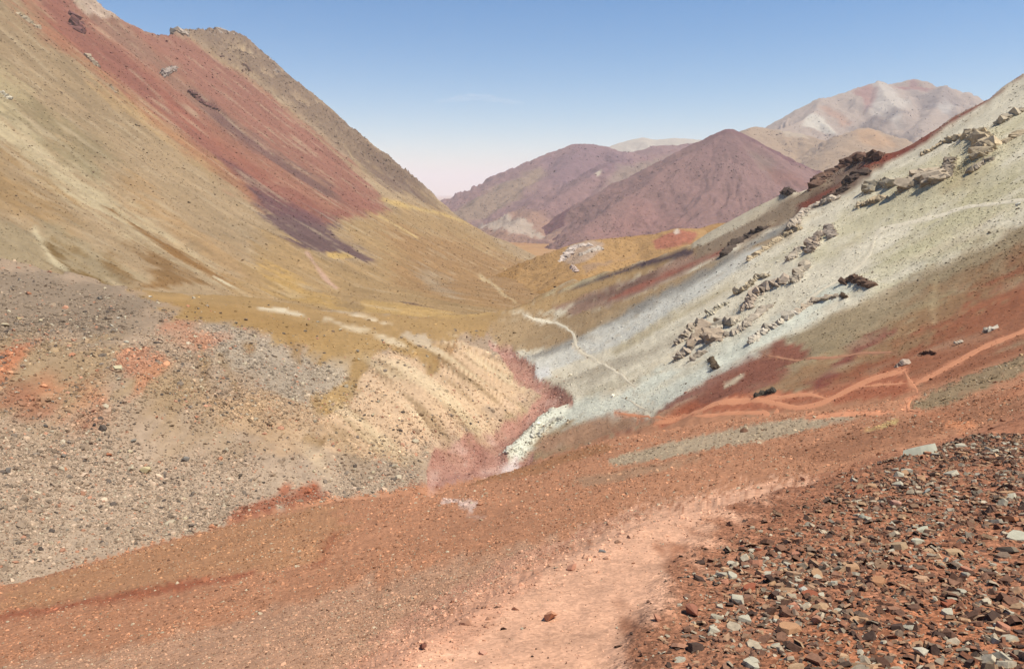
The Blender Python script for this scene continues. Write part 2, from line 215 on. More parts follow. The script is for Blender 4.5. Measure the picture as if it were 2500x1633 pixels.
PAINT = {
 'left': [
  {'t': 'p', 'c': (164, 138, 104), 'pts': [[-852.8, 1026.1], [-692.0, 1123.4], [-612.0, 1036.1], [-556.3, 1035.0], [-507.6, 1006.8], [-446.8, 927.0], [-466.62, 831.44], [-529.7, 855.7], [-551.02, 634.37]], 's': 38, 'o': 0.8, 'w': 51, 'k': 1},
  {'t': 'p', 'c': (206, 186, 148), 'pts': [[-506.4, 733.27], [-470.96, 740.45], [-429.04, 717.99], [-385.81, 697.56], [-335.93, 667.83], [-292.05, 638.86], [-244.03, 619.43], [-200.69, 598.87], [-210.0, 578.44], [-253.5, 593.33], [-299.67, 611.33], [-343.9, 628.98], [-393.39, 642.03], [-445.5, 663.39], [-462.95, 659.83]], 's': 24, 'o': 0.85, 'w': 37, 'k': 1},
  {'t': 'p', 'c': (146, 130, 94), 'pts': [[-514.75, 795.43], [-493.26, 805.76], [-461.42, 805.99], [-417.25, 774.28], [-390.73, 710.68], [-420.35, 708.76], [-456.36, 727.9], [-491.74, 744.59]], 's': 33, 'o': 0.7, 'w': 37, 'k': 1},
  {'t': 'p', 'c': (196, 176, 134), 'pts': [[-575.52, 812.24], [-547.8, 844.3], [-511.62, 810.11], [-494.7, 743.47], [-528.93, 740.51]], 's': 27, 'o': 0.7, 'w': 34, 'k': 1},
  {'t': 'p', 'c': (164, 128, 78), 'pts': [[-462.5, 556.55], [-440.27, 654.94], [-406.92, 631.94], [-362.74, 598.94], [-333.78, 557.73], [-350.69, 537.86], [-396.47, 469.78]], 's': 38, 'o': 0.7, 'w': 42, 'k': 1},
  {'t': 'p', 'c': (170, 150, 116), 'pts': [[-388.37, 459.23], [-342.1, 523.6], [-335.53, 550.56], [-299.39, 541.86], [-262.51, 512.61], [-283.46, 476.43], [-350.41, 410.02]], 's': 27, 'o': 0.8, 'w': 34, 'k': 1},
  {'t': 'p', 'c': (186, 146, 96), 'pts': [[-372.11, 745.15], [-311.8, 711.35], [-242.03, 672.48], [-206.74, 628.84], [-221.82, 613.1], [-295.3, 654.52], [-369.49, 715.8]], 's': 30, 'o': 0.6, 'w': 34, 'k': 1},
  {'t': 'p', 'c': (192, 156, 104), 'pts': [[-556.3, 1035.0], [-510.7, 1024.2], [-441.2, 1004.5], [-363.4, 973.2], [-362.73, 917.31], [-430.7, 944.1], [-495.1, 959.8]], 's': 21, 'o': 0.8, 'w': 24, 'k': 1},
  {'t': 'p', 'c': (128, 96, 40), 'pts': [[-322.18, 508.12], [-322.91, 516.27], [-300.17, 499.65], [-277.32, 498.95], [-270.72, 492.27], [-289.46, 480.41], [-303.57, 489.52]], 's': 8, 'o': 0.9, 'w': 14, 'k': 1},
  {'t': 'p', 'c': (138, 104, 48), 'pts': [[-324.11, 534.28], [-315.31, 531.98], [-299.56, 520.76], [-306.13, 520.24]], 's': 9, 'o': 0.7, 'w': 14, 'k': 1},
  {'t': 'p', 'c': (140, 104, 52), 'pts': [[-294.27, 532.99], [-275.7, 522.75], [-254.42, 507.04], [-260.58, 497.38], [-272.34, 504.94]], 's': 9, 'o': 0.85, 'w': 14, 'k': 1},
  {'t': 'p', 'c': (146, 106, 54), 'pts': [[-297.27, 582.57], [-282.99, 583.04], [-262.0, 576.03], [-241.72, 563.98], [-223.7, 560.58], [-253.17, 498.65], [-251.61, 522.02], [-268.93, 550.77]], 's': 10, 'o': 0.85, 'w': 17, 'k': 1},
  {'t': 'p', 'c': (150, 106, 50), 'pts': [[-351.98, 649.51], [-348.83, 655.38], [-326.73, 641.84], [-292.79, 633.53], [-257.85, 620.79], [-204.18, 602.63], [-213.94, 580.74], [-248.01, 595.6], [-288.46, 610.09], [-329.97, 636.75]], 's': 6, 'o': 0.95, 'w': 8, 'k': 1},
  {'t': 'p', 'c': (214, 196, 160), 'pts': [[-339.82, 529.53], [-316.74, 501.77], [-300.24, 484.52], [-290.17, 480.95], [-291.76, 485.27], [-302.1, 490.63], [-317.77, 506.67], [-340.58, 533.29]], 's': 6, 'o': 1, 'w': 3, 'k': 1},
  {'t': 'p', 'c': (216, 198, 164), 'pts': [[-241.67, 594.51], [-225.81, 585.54], [-211.21, 580.27], [-213.1, 589.27], [-228.06, 595.59], [-243.26, 601.19]], 's': 5, 'o': 1, 'w': 3, 'k': 1},
  {'t': 'p', 'c': (220, 200, 170), 'pts': [[-221.14, 610.09], [-206.64, 605.55], [-192.51, 597.08], [-196.15, 612.9], [-208.68, 615.32], [-222.51, 616.12]], 's': 5, 'o': 1, 'w': 3, 'k': 1},
  {'t': 'p', 'c': (166, 108, 88), 'pts': [[-691.0, 1116.3], [-730.8, 1286.1], [-651.6, 1316.1], [-640.8, 1486.5], [-572.2, 1522.4], [-451.9, 1531.5], [-323.4, 1499.0], [-213.1, 1278.5], [-225.0, 1142.0], [-246.13, 914.86], [-303.47, 911.79], [-379.0, 982.9], [-441.2, 1003.4], [-510.8, 1021.1], [-592.1, 1055.4]], 's': 14, 'o': 0.9, 'w': 20, 'k': 1},
  {'t': 'p', 'c': (176, 118, 84), 'pts': [[-681.7, 1100.1], [-625.7, 1033.8], [-594.5, 1059.9], [-560.6, 1042.6], [-513.4, 1026.9], [-487.4, 1025.7], [-445.2, 1013.0], [-375.8, 1008.6], [-313.0, 958.0], [-269.97, 895.89], [-292.5, 877.0], [-360.61, 932.39], [-443.4, 974.1], [-501.3, 983.0], [-549.1, 991.3], [-596.2, 998.5], [-669.5, 1058.1]], 's': 21, 'o': 0.8, 'w': 24, 'k': 1},
  {'t': 'p', 'c': (156, 98, 82), 'pts': [[-704.2, 1159.1], [-724.6, 1274.6], [-654.4, 1197.0], [-612.3, 1158.6], [-565.5, 1156.4], [-499.8, 1122.0], [-450.3, 1094.2], [-391.8, 1054.2], [-322.1, 1040.5], [-257.1, 1044.8], [-223.4, 1149.5], [-243.8, 988.1], [-277.36, 904.9], [-338.1, 968.7], [-402.2, 996.2], [-447.8, 1019.4], [-488.8, 1028.7], [-522.4, 1038.4], [-563.6, 1048.5], [-621.6, 1072.2]], 's': 12, 'o': 0.95, 'w': 20, 'k': 1},
  {'t': 'p', 'c': (168, 102, 82), 'pts': [[-526.6, 1131.0], [-458.0, 1099.6], [-398.3, 1072.9], [-335.0, 1047.2], [-338.6, 1023.6], [-406.4, 1035.2], [-468.4, 1058.1]], 's': 18, 'o': 0.7, 'w': 24, 'k': 1},
  {'t': 'p', 'c': (158, 118, 98), 'pts': [[-662.8, 1202.1], [-657.6, 1275.1], [-645.5, 1302.0], [-594.6, 1302.2], [-546.1, 1277.4], [-495.0, 1243.1], [-449.4, 1219.9], [-376.6, 1227.3], [-304.0, 1246.1], [-235.1, 1230.2], [-251.0, 1179.4], [-304.8, 1145.6], [-371.8, 1149.4], [-425.1, 1149.7], [-474.5, 1156.9], [-517.5, 1191.6], [-550.1, 1198.6], [-598.8, 1202.1], [-638.8, 1200.4]], 's': 10, 'o': 0.9, 'w': 17, 'k': 1},
  {'t': 'p', 'c': (118, 84, 82), 'pts': [[-512.2, 1239.2], [-482.2, 1242.2], [-423.5, 1216.6], [-359.4, 1211.4], [-294.8, 1206.1], [-259.7, 1191.3], [-290.9, 1137.8], [-345.1, 1139.3], [-402.9, 1153.9], [-453.6, 1163.6]], 's': 14, 'o': 0.75, 'w': 20, 'k': 1},
  {'t': 'p', 'c': (164, 110, 92), 'pts': [[-645.5, 1302.0], [-638.5, 1343.0], [-640.8, 1485.9], [-607.4, 1503.8], [-567.9, 1510.3], [-520.4, 1529.5], [-446.7, 1513.0], [-384.9, 1489.1], [-320.0, 1482.7], [-266.8, 1404.6], [-213.1, 1278.5], [-246.9, 1258.1], [-304.0, 1246.1], [-341.2, 1238.1], [-403.4, 1238.3], [-467.6, 1229.2], [-524.4, 1270.7], [-567.9, 1285.8], [-611.9, 1298.0]], 's': 12, 'o': 0.95, 'w': 20, 'k': 1},
  {'t': 'p', 'c': (158, 102, 86), 'pts': [[-304.0, 1246.1], [-243.4, 1275.9], [-210.0, 1259.0], [-225.0, 1142.0], [-254.2, 1135.8]], 's': 12, 'o': 0.9, 'w': 17, 'k': 1},
  {'t': 'p', 'c': (172, 104, 78), 'pts': [[-720.4, 1117.8], [-701.6, 1140.2], [-622.4, 1083.4], [-570.0, 1022.5], [-596.7, 1008.2]], 's': 15, 'o': 0.5, 'w': 20, 'k': 1},
  {'t': 'p', 'c': (172, 146, 120), 'pts': [[-640.8, 1486.2], [-650.6, 1598.8], [-672.4, 1815.3], [-645.4, 1898.4], [-533.2, 1835.9], [-380.5, 1778.1], [-273.8, 1748.2], [-174.8, 1689.4], [-213.1, 1566.9], [-277.9, 1556.0], [-325.4, 1508.8], [-390.0, 1510.1], [-454.5, 1540.9], [-528.5, 1554.6], [-576.6, 1534.7], [-615.5, 1524.8]], 's': 10, 'o': 0.95, 'w': 17, 'k': 1},
  {'t': 'p', 'c': (188, 160, 124), 'pts': [[-584.8, 1611.5], [-626.4, 1810.1], [-575.2, 1680.8], [-508.9, 1575.1], [-427.0, 1509.0], [-334.9, 1479.6], [-255.5, 1471.0], [-197.5, 1510.1], [-220.4, 1394.2], [-289.6, 1406.8], [-366.6, 1483.6], [-447.0, 1525.1], [-530.5, 1568.1]], 's': 14, 'o': 0.7, 'w': 20, 'k': 1},
  {'t': 'p', 'c': (120, 94, 80), 'pts': [[-332.5, 1671.1], [-286.5, 1658.2], [-224.1, 1651.8], [-149.5, 1609.6], [-97.1, 1610.6], [-161.2, 1553.7], [-222.6, 1515.6], [-291.8, 1542.5]], 's': 15, 'o': 0.6, 'w': 20, 'k': 1},
  {'t': 'p', 'c': (112, 86, 84), 'pts': [[-315.5, 1539.3], [-248.9, 1582.7], [-197.6, 1578.2], [-231.5, 1467.5], [-289.1, 1483.9]], 's': 15, 'o': 0.55, 'w': 20, 'k': 1},
  {'t': 'p', 'c': (222, 196, 176), 'pts': [[-722.5, 1287.9], [-699.0, 1315.6], [-667.3, 1298.3], [-651.6, 1316.1], [-639.7, 1331.7], [-653.7, 1279.9], [-656.3, 1217.9], [-676.3, 1217.0]], 's': 4, 'o': 0.9, 'w': 6, 'k': 0},
  {'t': 'p', 'c': (178, 144, 96), 'pts': [[-271.69, 811.2], [-231.44, 823.07], [-199.24, 799.65], [-162.35, 882.45], [-207.74, 942.95], [-228.2, 1004.5], [-227.2, 1121.9], [-208.4, 1249.4], [-198.3, 1453.8], [-146.9, 1580.9], [-88.7, 1617.0], [135.1, 1277.0], [56.69, 671.0], [-16.85, 598.35], [-165.35, 451.66], [-225.05, 585.32], [-238.37, 683.35]], 's': 18, 'o': 0.9, 'w': 27, 'k': 1},
  {'t': 'p', 'c': (168, 124, 76), 'pts': [[-188.8, 1146.1], [-110.9, 1344.0], [40.3, 1454.9], [91.0, 1257.9], [0.0, 733.04], [-61.32, 730.49], [-137.13, 850.42]], 's': 45, 'o': 0.6, 'w': 51, 'k': 1},
  {'t': 'p', 'c': (106, 78, 84), 'pts': [[-314.81, 947.83], [-281.9, 973.7], [-242.2, 981.5], [-230.4, 999.9], [-236.08, 955.51], [-226.01, 934.06], [-192.83, 919.38], [-164.81, 901.97], [-186.36, 863.73], [-206.94, 832.11], [-227.99, 802.09], [-256.79, 834.3], [-285.27, 868.68], [-333.3, 943.7]], 's': 9, 'o': 0.9, 'w': 17, 'k': 1},
  {'t': 'p', 'c': (126, 84, 84), 'pts': [[-375.8, 1008.6], [-307.3, 990.0], [-254.3, 1009.9], [-236.5, 1042.4], [-248.9, 966.05], [-282.08, 904.63], [-333.3, 943.7]], 's': 15, 'o': 0.7, 'w': 24, 'k': 1},
  {'t': 'p', 'c': (214, 176, 98), 'pts': [[-208.69, 839.53], [-196.25, 866.14], [-182.62, 868.52], [-191.16, 842.58], [-203.47, 817.5]], 's': 6, 'o': 0.8, 'w': 8, 'k': 0},
  {'t': 'p', 'c': (214, 178, 106), 'pts': [[-229.7, 1334.8], [-211.1, 1351.2], [-178.8, 1415.3], [-142.1, 1518.4], [-88.9, 1606.3], [-87.8, 1617.1], [-144.1, 1559.5], [-182.4, 1459.2], [-214.7, 1387.1], [-231.3, 1350.1]], 's': 8, 'o': 0.8, 'w': 6, 'k': 0},
  {'t': 'p', 'c': (208, 172, 104), 'pts': [[-212.2, 1188.1], [-176.4, 1182.9], [-148.8, 1168.4], [-149.4, 1186.8], [-177.5, 1204.5], [-213.6, 1205.3]], 's': 6, 'o': 0.7, 'w': 6, 'k': 0},
  {'t': 'p', 'c': (206, 164, 88), 'pts': [[-230.37, 681.36], [-206.21, 674.27], [-163.18, 649.03], [-135.07, 602.77], [-158.77, 603.65], [-200.9, 632.18]], 's': 21, 'o': 0.7, 'w': 31, 'k': 1},
  {'t': 'p', 'c': (204, 164, 140), 'pts': [[-219.4, 786.2], [-196.99, 743.03], [-181.06, 719.31], [-169.46, 707.72], [-170.08, 715.69], [-181.85, 730.38], [-197.48, 753.74], [-219.86, 797.21]], 's': 4, 'o': 1, 'w': 3, 'k': 0},
  {'t': 'p', 'c': (176, 152, 122), 'pts': [[-129.15, 970.85], [-104.05, 986.43], [-65.23, 834.87], [-55.15, 758.46], [-75.52, 795.51], [-108.99, 890.04]], 's': 21, 'o': 0.7, 'w': 27, 'k': 1},
  {'t': 'p', 'c': (180, 156, 126), 'pts': [[-98.9, 989.42], [-80.2, 1031.6], [-70.42, 973.2], [-82.18, 952.48]], 's': 15, 'o': 0.6, 'w': 20, 'k': 1},
  {'t': 'p', 'c': (214, 186, 140), 'pts': [[-49.5, 1095.9], [-29.7, 1027.9], [-13.48, 899.56], [5.01, 818.13], [6.09, 834.47], [-11.99, 927.88], [-28.5, 1064.8], [-48.8, 1115.2]], 's': 5, 'o': 0.8, 'w': 5, 'k': 0},
  {'t': 'p', 'c': (222, 196, 156), 'pts': [[41.3, 1321.1], [45.4, 1206.5], [51.0, 1139.8], [54.8, 1176.7], [50.8, 1263.3], [45.2, 1360.4]], 's': 4, 'o': 1, 'w': 3, 'k': 0},
  {'t': 'p', 'c': (218, 186, 130), 'pts': [[-14.9, 1262.7], [24.4, 1122.1], [54.8, 1097.4], [57.4, 1137.9], [26.5, 1163.0], [-13.4, 1287.7]], 's': 6, 'o': 0.6, 'w': 3, 'k': 0},
  {'t': 'p', 'c': (106, 76, 70), 'pts': [[-104.56, 692.4], [-93.45, 695.98], [-77.08, 681.29], [-80.28, 650.95], [-95.8, 657.9]], 's': 9, 'o': 0.8, 'w': 14, 'k': 1},
  {'t': 'p', 'c': (212, 172, 102), 'pts': [[-132.16, 638.29], [-93.85, 670.5], [-56.11, 666.97], [-52.74, 626.0], [-112.6, 573.05]], 's': 10, 'o': 0.7, 'w': 10, 'k': 0},
 ],
 'near': [
  {'t': 'p', 'c': (178, 152, 128), 'pts': [[-81.98, 71.91], [-292.26, 292.56], [-220.49, 319.92], [-162.7, 343.88], [-108.76, 462.75], [-5.59, 555.08], [0.0, 359.15], [-6.62, 227.49], [-6.72, 45.35], [-18.59, 24.14]], 's': 20, 'o': 1, 'w': 5, 'k': 0},
  {'t': 'p', 'c': (150, 130, 110), 'pts': [[-264.72, 309.75], [-209.77, 303.08], [-181.9, 311.56], [-157.16, 318.18], [-123.35, 252.01], [-121.12, 214.14], [-133.61, 209.27], [-164.32, 187.21]], 's': 20, 'o': 0.85, 'w': 30, 'k': 0},
  {'t': 'p', 'c': (172, 142, 104), 'pts': [[-164.32, 187.21], [-131.44, 205.63], [-120.33, 214.89], [-102.53, 188.74], [-97.72, 206.79], [-80.14, 202.67], [-62.62, 196.93], [-68.03, 180.04], [-96.64, 176.55], [-132.19, 148.5]], 's': 30, 'o': 0.7, 'w': 40, 'k': 0},
  {'t': 'p', 'c': (188, 164, 142), 'pts': [[-118.84, 132.03], [-107.03, 147.28], [-94.46, 171.99], [-68.63, 181.84], [-40.07, 196.49], [-24.39, 209.11], [-8.37, 67.73], [-27.39, 84.16], [-40.5, 71.22], [-75.24, 79.7]], 's': 30, 'o': 0.7, 'w': 40, 'k': 0},
  {'t': 'p', 'c': (176, 160, 142), 'pts': [[-112.19, 273.18], [-86.92, 279.69], [-64.83, 271.7], [-53.55, 246.43], [-56.18, 216.68], [-65.53, 207.01], [-80.0, 215.47], [-97.91, 236.86]], 's': 16, 'o': 0.8, 'w': 25, 'k': 0},
  {'t': 'p', 'c': (224, 188, 152), 'pts': [[-53.41, 238.98], [-54.9, 276.09], [-41.35, 291.48], [-33.47, 310.73], [-36.5, 462.1], [-20.5, 402.21], [-3.18, 373.05], [1.45, 317.43], [7.57, 293.58], [-5.72, 247.04], [-23.82, 215.44], [-39.16, 191.74], [-51.11, 186.66], [-55.39, 213.36]], 's': 10, 'o': 0.95, 'w': 22, 'k': 1},
  {'t': 'p', 'c': (200, 164, 126), 'pts': [[-83.48, 193.81], [-72.99, 212.27], [-55.39, 213.36], [-48.07, 192.09], [-63.79, 182.88]], 's': 20, 'o': 0.7, 'w': 25, 'k': 1},
  {'t': 'p', 'c': (212, 178, 150), 'pts': [[-36.63, 196.24], [-23.94, 216.62], [-7.15, 247.37], [6.43, 279.81], [12.52, 291.31], [7.74, 300.51], [-7.38, 256.06], [-24.67, 224.11], [-37.29, 206.94]], 's': 12, 'o': 0.7, 'w': 18, 'k': 0},
  {'t': 'p', 'c': (176, 140, 86), 'pts': [[-167.33, 328.13], [-171.97, 411.15], [-145.37, 433.89], [-108.76, 462.25], [-45.31, 538.61], [-4.69, 557.84], [11.53, 513.77], [-16.25, 480.54], [-13.65, 446.63], [-26.1, 462.34], [-37.04, 469.31], [-32.13, 324.2], [-29.51, 265.05], [-42.22, 297.9], [-48.98, 298.24], [-55.1, 281.43], [-50.92, 240.15], [-57.02, 220.13], [-62.81, 230.76], [-58.41, 252.75], [-69.99, 267.82], [-86.12, 276.97], [-108.4, 279.17], [-123.17, 270.72], [-136.44, 281.57]], 's': 8, 'o': 0.95, 'w': 22, 'k': 0},
  {'t': 'p', 'c': (206, 166, 96), 'pts': [[-58.94, 525.36], [-28.29, 561.03], [-4.7, 558.78], [-26.4, 522.33], [-53.77, 503.9]], 's': 5, 'o': 0.8, 'w': 6, 'k': 0},
  {'t': 'p', 'c': (164, 126, 70), 'pts': [[-142.26, 299.25], [-129.11, 334.2], [-97.47, 315.35], [-74.47, 292.88], [-89.45, 288.3], [-113.5, 292.85], [-128.48, 282.84]], 's': 12, 'o': 0.6, 'w': 18, 'k': 0},
  {'t': 'p', 'c': (222, 204, 176), 'pts': [[-115.16, 336.53], [-105.13, 340.06], [-95.15, 331.24], [-90.2, 326.91], [-91.96, 334.73], [-100.75, 353.04], [-119.19, 387.49], [-126.81, 371.46]], 's': 6, 'o': 1, 'w': 8, 'k': 0},
  {'t': 'p', 'c': (220, 198, 168), 'pts': [[-122.03, 444.45], [-105.11, 445.25], [-84.48, 428.05], [-68.86, 420.32], [-72.22, 444.02], [-88.96, 453.98], [-108.74, 462.9], [-121.81, 444.64]], 's': 5, 'o': 1, 'w': 8, 'k': 0},
  {'t': 'p', 'c': (216, 192, 158), 'pts': [[-86.5, 333.99], [-72.03, 318.83], [-61.08, 317.31], [-50.44, 305.93], [-40.74, 298.01], [-40.8, 301.36], [-50.7, 311.02], [-62.12, 325.39], [-73.61, 327.78], [-88.89, 344.6]], 's': 5, 'o': 1, 'w': 8, 'k': 0},
  {'t': 'p', 'c': (204, 184, 160), 'pts': [[-49.6, 325.45], [-51.64, 435.9], [-34.8, 323.64], [-29.1, 310.74], [-35.34, 311.85], [-44.65, 315.93]], 's': 6, 'o': 0.8, 'w': 8, 'k': 0},
  {'t': 'p', 'c': (200, 180, 156), 'pts': [[-69.88, 273.66], [-62.05, 273.08], [-53.68, 250.63], [-58.89, 245.35], [-68.36, 255.45]], 's': 10, 'o': 0.6, 'w': 12, 'k': 0},
  {'t': 'p', 'c': (160, 112, 52), 'pts': [[-32.06, 297.0], [-29.23, 344.52], [-35.27, 463.13], [-25.16, 341.85], [-26.48, 290.72]], 's': 7, 'o': 0.7, 'w': 10, 'k': 0},
  {'t': 'p', 'c': (150, 112, 54), 'pts': [[-88.58, 285.34], [-79.55, 275.44], [-74.31, 253.7], [-81.23, 265.36]], 's': 7, 'o': 0.7, 'w': 8, 'k': 0},
  {'t': 'p', 'c': (150, 110, 54), 'pts': [[-95.38, 255.63], [-92.26, 261.03], [-87.64, 250.17], [-89.69, 245.31]], 's': 6, 'o': 0.8, 'w': 6, 'k': 0},
  {'t': 'p', 'c': (140, 104, 50), 'pts': [[-56.85, 194.12], [-52.39, 196.24], [-47.93, 193.89], [-52.33, 191.52]], 's': 6, 'o': 0.7, 'w': 8, 'k': 0},
  {'t': 'p', 'c': (150, 116, 64), 'pts': [[-102.27, 236.66], [-93.1, 217.11], [-87.05, 202.31], [-86.64, 202.71], [-92.61, 218.3], [-101.94, 238.39]], 's': 7, 'o': 0.6, 'w': 3, 'k': 0},
  {'t': 'p', 'c': (150, 116, 64), 'pts': [[-95.0, 233.18], [-85.58, 216.42], [-78.6, 204.0], [-78.38, 204.87], [-85.48, 218.55], [-95.06, 235.76]], 's': 7, 'o': 0.6, 'w': 3, 'k': 0},
  {'t': 'p', 'c': (208, 130, 92), 'pts': [[-114.2, 215.0], [-109.34, 214.31], [-98.81, 194.81], [-96.84, 186.61], [-99.3, 185.92], [-106.37, 198.75]], 's': 10, 'o': 0.55, 'w': 26, 'k': 0},
  {'t': 'p', 'c': (208, 130, 92), 'pts': [[-121.26, 255.06], [-116.05, 264.44], [-100.04, 249.36], [-99.47, 234.21], [-108.98, 235.21]], 's': 14, 'o': 0.5, 'w': 20, 'k': 0},
  {'t': 'p', 'c': (208, 120, 78), 'pts': [[-134.96, 190.25], [-134.17, 199.11], [-129.56, 193.48], [-126.64, 180.64], [-123.64, 172.97]], 's': 10, 'o': 0.65, 'w': 14, 'k': 0},
  {'t': 'p', 'c': (208, 124, 80), 'pts': [[-121.03, 181.3], [-117.39, 185.45], [-112.55, 178.73], [-114.18, 174.78]], 's': 12, 'o': 0.55, 'w': 16, 'k': 0},
  {'t': 'p', 'c': (206, 124, 84), 'pts': [[-110.04, 183.27], [-107.22, 186.67], [-102.19, 177.83], [-104.22, 175.14]], 's': 12, 'o': 0.5, 'w': 14, 'k': 0},
  {'t': 'p', 'c': (160, 88, 60), 'pts': [[-125.03, 175.11], [-119.82, 174.53], [-112.61, 172.09], [-109.83, 168.12], [-112.04, 163.4], [-117.44, 163.41]], 's': 14, 'o': 0.6, 'w': 16, 'k': 0},
  {'t': 'p', 'c': (176, 110, 76), 'pts': [[-110.13, 167.84], [-100.17, 173.84], [-95.18, 173.48], [-100.32, 165.08], [-106.98, 160.9]], 's': 16, 'o': 0.5, 'w': 20, 'k': 0},
  {'t': 'p', 'c': (166, 94, 64), 'pts': [[-59.44, 145.23], [-56.55, 157.14], [-52.63, 162.52], [-47.35, 167.78], [-43.31, 163.26], [-23.92, 86.15], [-51.67, 153.26], [-30.91, 80.13], [-34.9, 76.11]], 's': 6, 'o': 0.85, 'w': 12, 'k': 0},
  {'t': 'p', 'c': (172, 96, 62), 'pts': [[-54.42, 165.31], [-50.58, 168.86], [-46.14, 168.8], [-47.75, 165.6], [-52.95, 163.58]], 's': 5, 'o': 0.8, 'w': 8, 'k': 0},
  {'t': 'p', 'c': (168, 98, 66), 'pts': [[-16.27, 78.84], [-26.06, 177.42], [-21.14, 180.02], [-7.81, 66.33], [-11.28, 63.7]], 's': 6, 'o': 0.8, 'w': 8, 'k': 0},
  {'t': 'p', 'c': (236, 224, 200), 'pts': [[-13.74, 441.12], [0.0, 524.88], [30.07, 674.15], [120.13, 484.68], [178.19, 468.74], [297.72, 452.44], [349.32, 463.6], [168.84, 189.5], [139.03, 202.57], [108.7, 205.34], [73.95, 200.9], [43.17, 187.71], [21.91, 254.09], [-1.31, 224.79], [-3.31, 227.37], [10.81, 268.18], [22.32, 268.3], [14.44, 316.02], [2.21, 389.97]], 's': 6, 'o': 1, 'w': 8, 'k': 0},
  {'t': 'p', 'c': (176, 136, 76), 'pts': [[-7.85, 559.99], [30.07, 674.15], [67.58, 608.85], [92.4, 538.78], [117.01, 482.63], [120.62, 446.93], [106.22, 426.97], [80.97, 470.15], [41.75, 497.33], [14.17, 504.73]], 's': 6, 'o': 0.9, 'w': 10, 'k': 1},
  {'t': 'p', 'c': (166, 128, 108), 'pts': [[102.95, 443.18], [80.1, 464.92], [50.08, 498.0], [28.49, 508.39], [38.38, 455.66], [57.92, 413.82], [83.51, 384.69], [111.1, 379.38], [126.2, 382.3]], 's': 8, 'o': 0.95, 'w': 10, 'k': 1},
  {'t': 'p', 'c': (178, 146, 104), 'pts': [[-4.45, 528.91], [22.73, 506.74], [44.99, 445.61], [68.98, 398.41], [94.21, 377.09], [122.81, 371.61], [144.99, 373.12], [134.19, 344.24], [112.51, 339.2], [85.86, 342.24], [60.6, 347.84], [35.24, 366.76], [17.38, 383.3], [-8.74, 440.97], [-16.39, 484.98]], 's': 8, 'o': 0.95, 'w': 12, 'k': 1},
  {'t': 'p', 'c': (92, 72, 76), 'pts': [[112.56, 466.04], [97.41, 505.97], [76.41, 554.33], [54.08, 574.79], [38.48, 577.17], [38.01, 564.89], [52.88, 555.02], [73.56, 526.1], [92.55, 474.44], [106.99, 437.79]], 's': 5, 'o': 1, 'w': 6, 'k': 1},
  {'t': 'p', 'c': (110, 74, 64), 'pts': [[86.93, 451.76], [65.49, 476.5], [41.36, 497.96], [41.07, 483.75], [62.6, 442.31], [83.15, 423.19]], 's': 10, 'o': 0.6, 'w': 8, 'k': 1},
  {'t': 'p', 'c': (172, 100, 80), 'pts': [[140.25, 395.08], [111.32, 397.17], [85.69, 418.85], [57.14, 446.86], [56.6, 437.38], [83.44, 403.34], [108.11, 381.43], [136.71, 382.0]], 's': 6, 'o': 0.9, 'w': 6, 'k': 1},
  {'t': 'p', 'c': (214, 200, 160), 'pts': [[17.88, 624.91], [47.75, 567.05], [70.01, 545.37], [71.56, 562.63], [49.38, 595.31], [17.38, 636.56]], 's': 6, 'o': 0.6, 'w': 6, 'k': 0},
  {'t': 'p', 'c': (150, 126, 102), 'pts': [[114.42, 471.54], [136.23, 451.35], [171.42, 463.07], [177.87, 425.35], [171.48, 389.54], [145.94, 381.0], [118.22, 389.84], [101.29, 406.53]], 's': 6, 'o': 0.95, 'w': 8, 'k': 1},
  {'t': 'p', 'c': (206, 192, 168), 'pts': [[114.79, 484.17], [132.81, 493.65], [146.68, 503.75], [163.24, 498.86], [177.72, 477.39], [163.32, 457.23], [138.45, 450.78], [116.26, 443.91]], 's': 6, 'o': 0.95, 'w': 8, 'k': 1},
  {'t': 'p', 'c': (104, 68, 54), 'pts': [[172.37, 432.92], [185.52, 451.96], [203.5, 468.64], [208.1, 464.78], [200.82, 415.47], [195.53, 393.57], [172.55, 373.8], [159.54, 370.51], [148.76, 375.27], [139.46, 374.11], [158.06, 408.02]], 's': 5, 'o': 0.9, 'w': 8, 'k': 1},
  {'t': 'p', 'c': (142, 72, 52), 'pts': [[308.41, 455.87], [284.28, 444.15], [269.92, 436.87], [245.34, 431.88], [227.33, 422.83], [201.96, 414.68], [176.81, 403.84], [155.01, 401.46], [150.15, 385.36], [170.29, 385.07], [194.24, 394.62], [218.44, 402.35], [235.75, 411.24], [258.79, 415.3], [274.29, 424.84], [297.51, 435.74]], 's': 4, 'o': 1, 'w': 6, 'k': 1},
  {'t': 'p', 'c': (206, 196, 176), 'pts': [[269.89, 408.28], [245.57, 401.51], [221.41, 394.16], [195.0, 381.21], [172.87, 375.41], [149.33, 365.03], [147.3, 358.36], [169.48, 366.02], [190.56, 370.4], [216.13, 382.71], [239.49, 389.67], [263.72, 397.35]], 's': 6, 'o': 0.7, 'w': 8, 'k': 1},
  {'t': 'p', 'c': (210, 198, 158), 'pts': [[182.82, 355.63], [194.41, 343.57], [225.21, 337.78], [167.98, 248.35], [143.74, 250.38], [133.91, 270.98], [112.3, 270.43], [104.93, 290.94], [140.71, 321.02]], 's': 20, 'o': 0.7, 'w': 22, 'k': 1},
  {'t': 'p', 'c': (180, 160, 112), 'pts': [[176.92, 311.39], [187.21, 302.09], [170.97, 270.05], [157.34, 265.38], [155.68, 274.93]], 's': 12, 'o': 0.6, 'w': 12, 'k': 1},
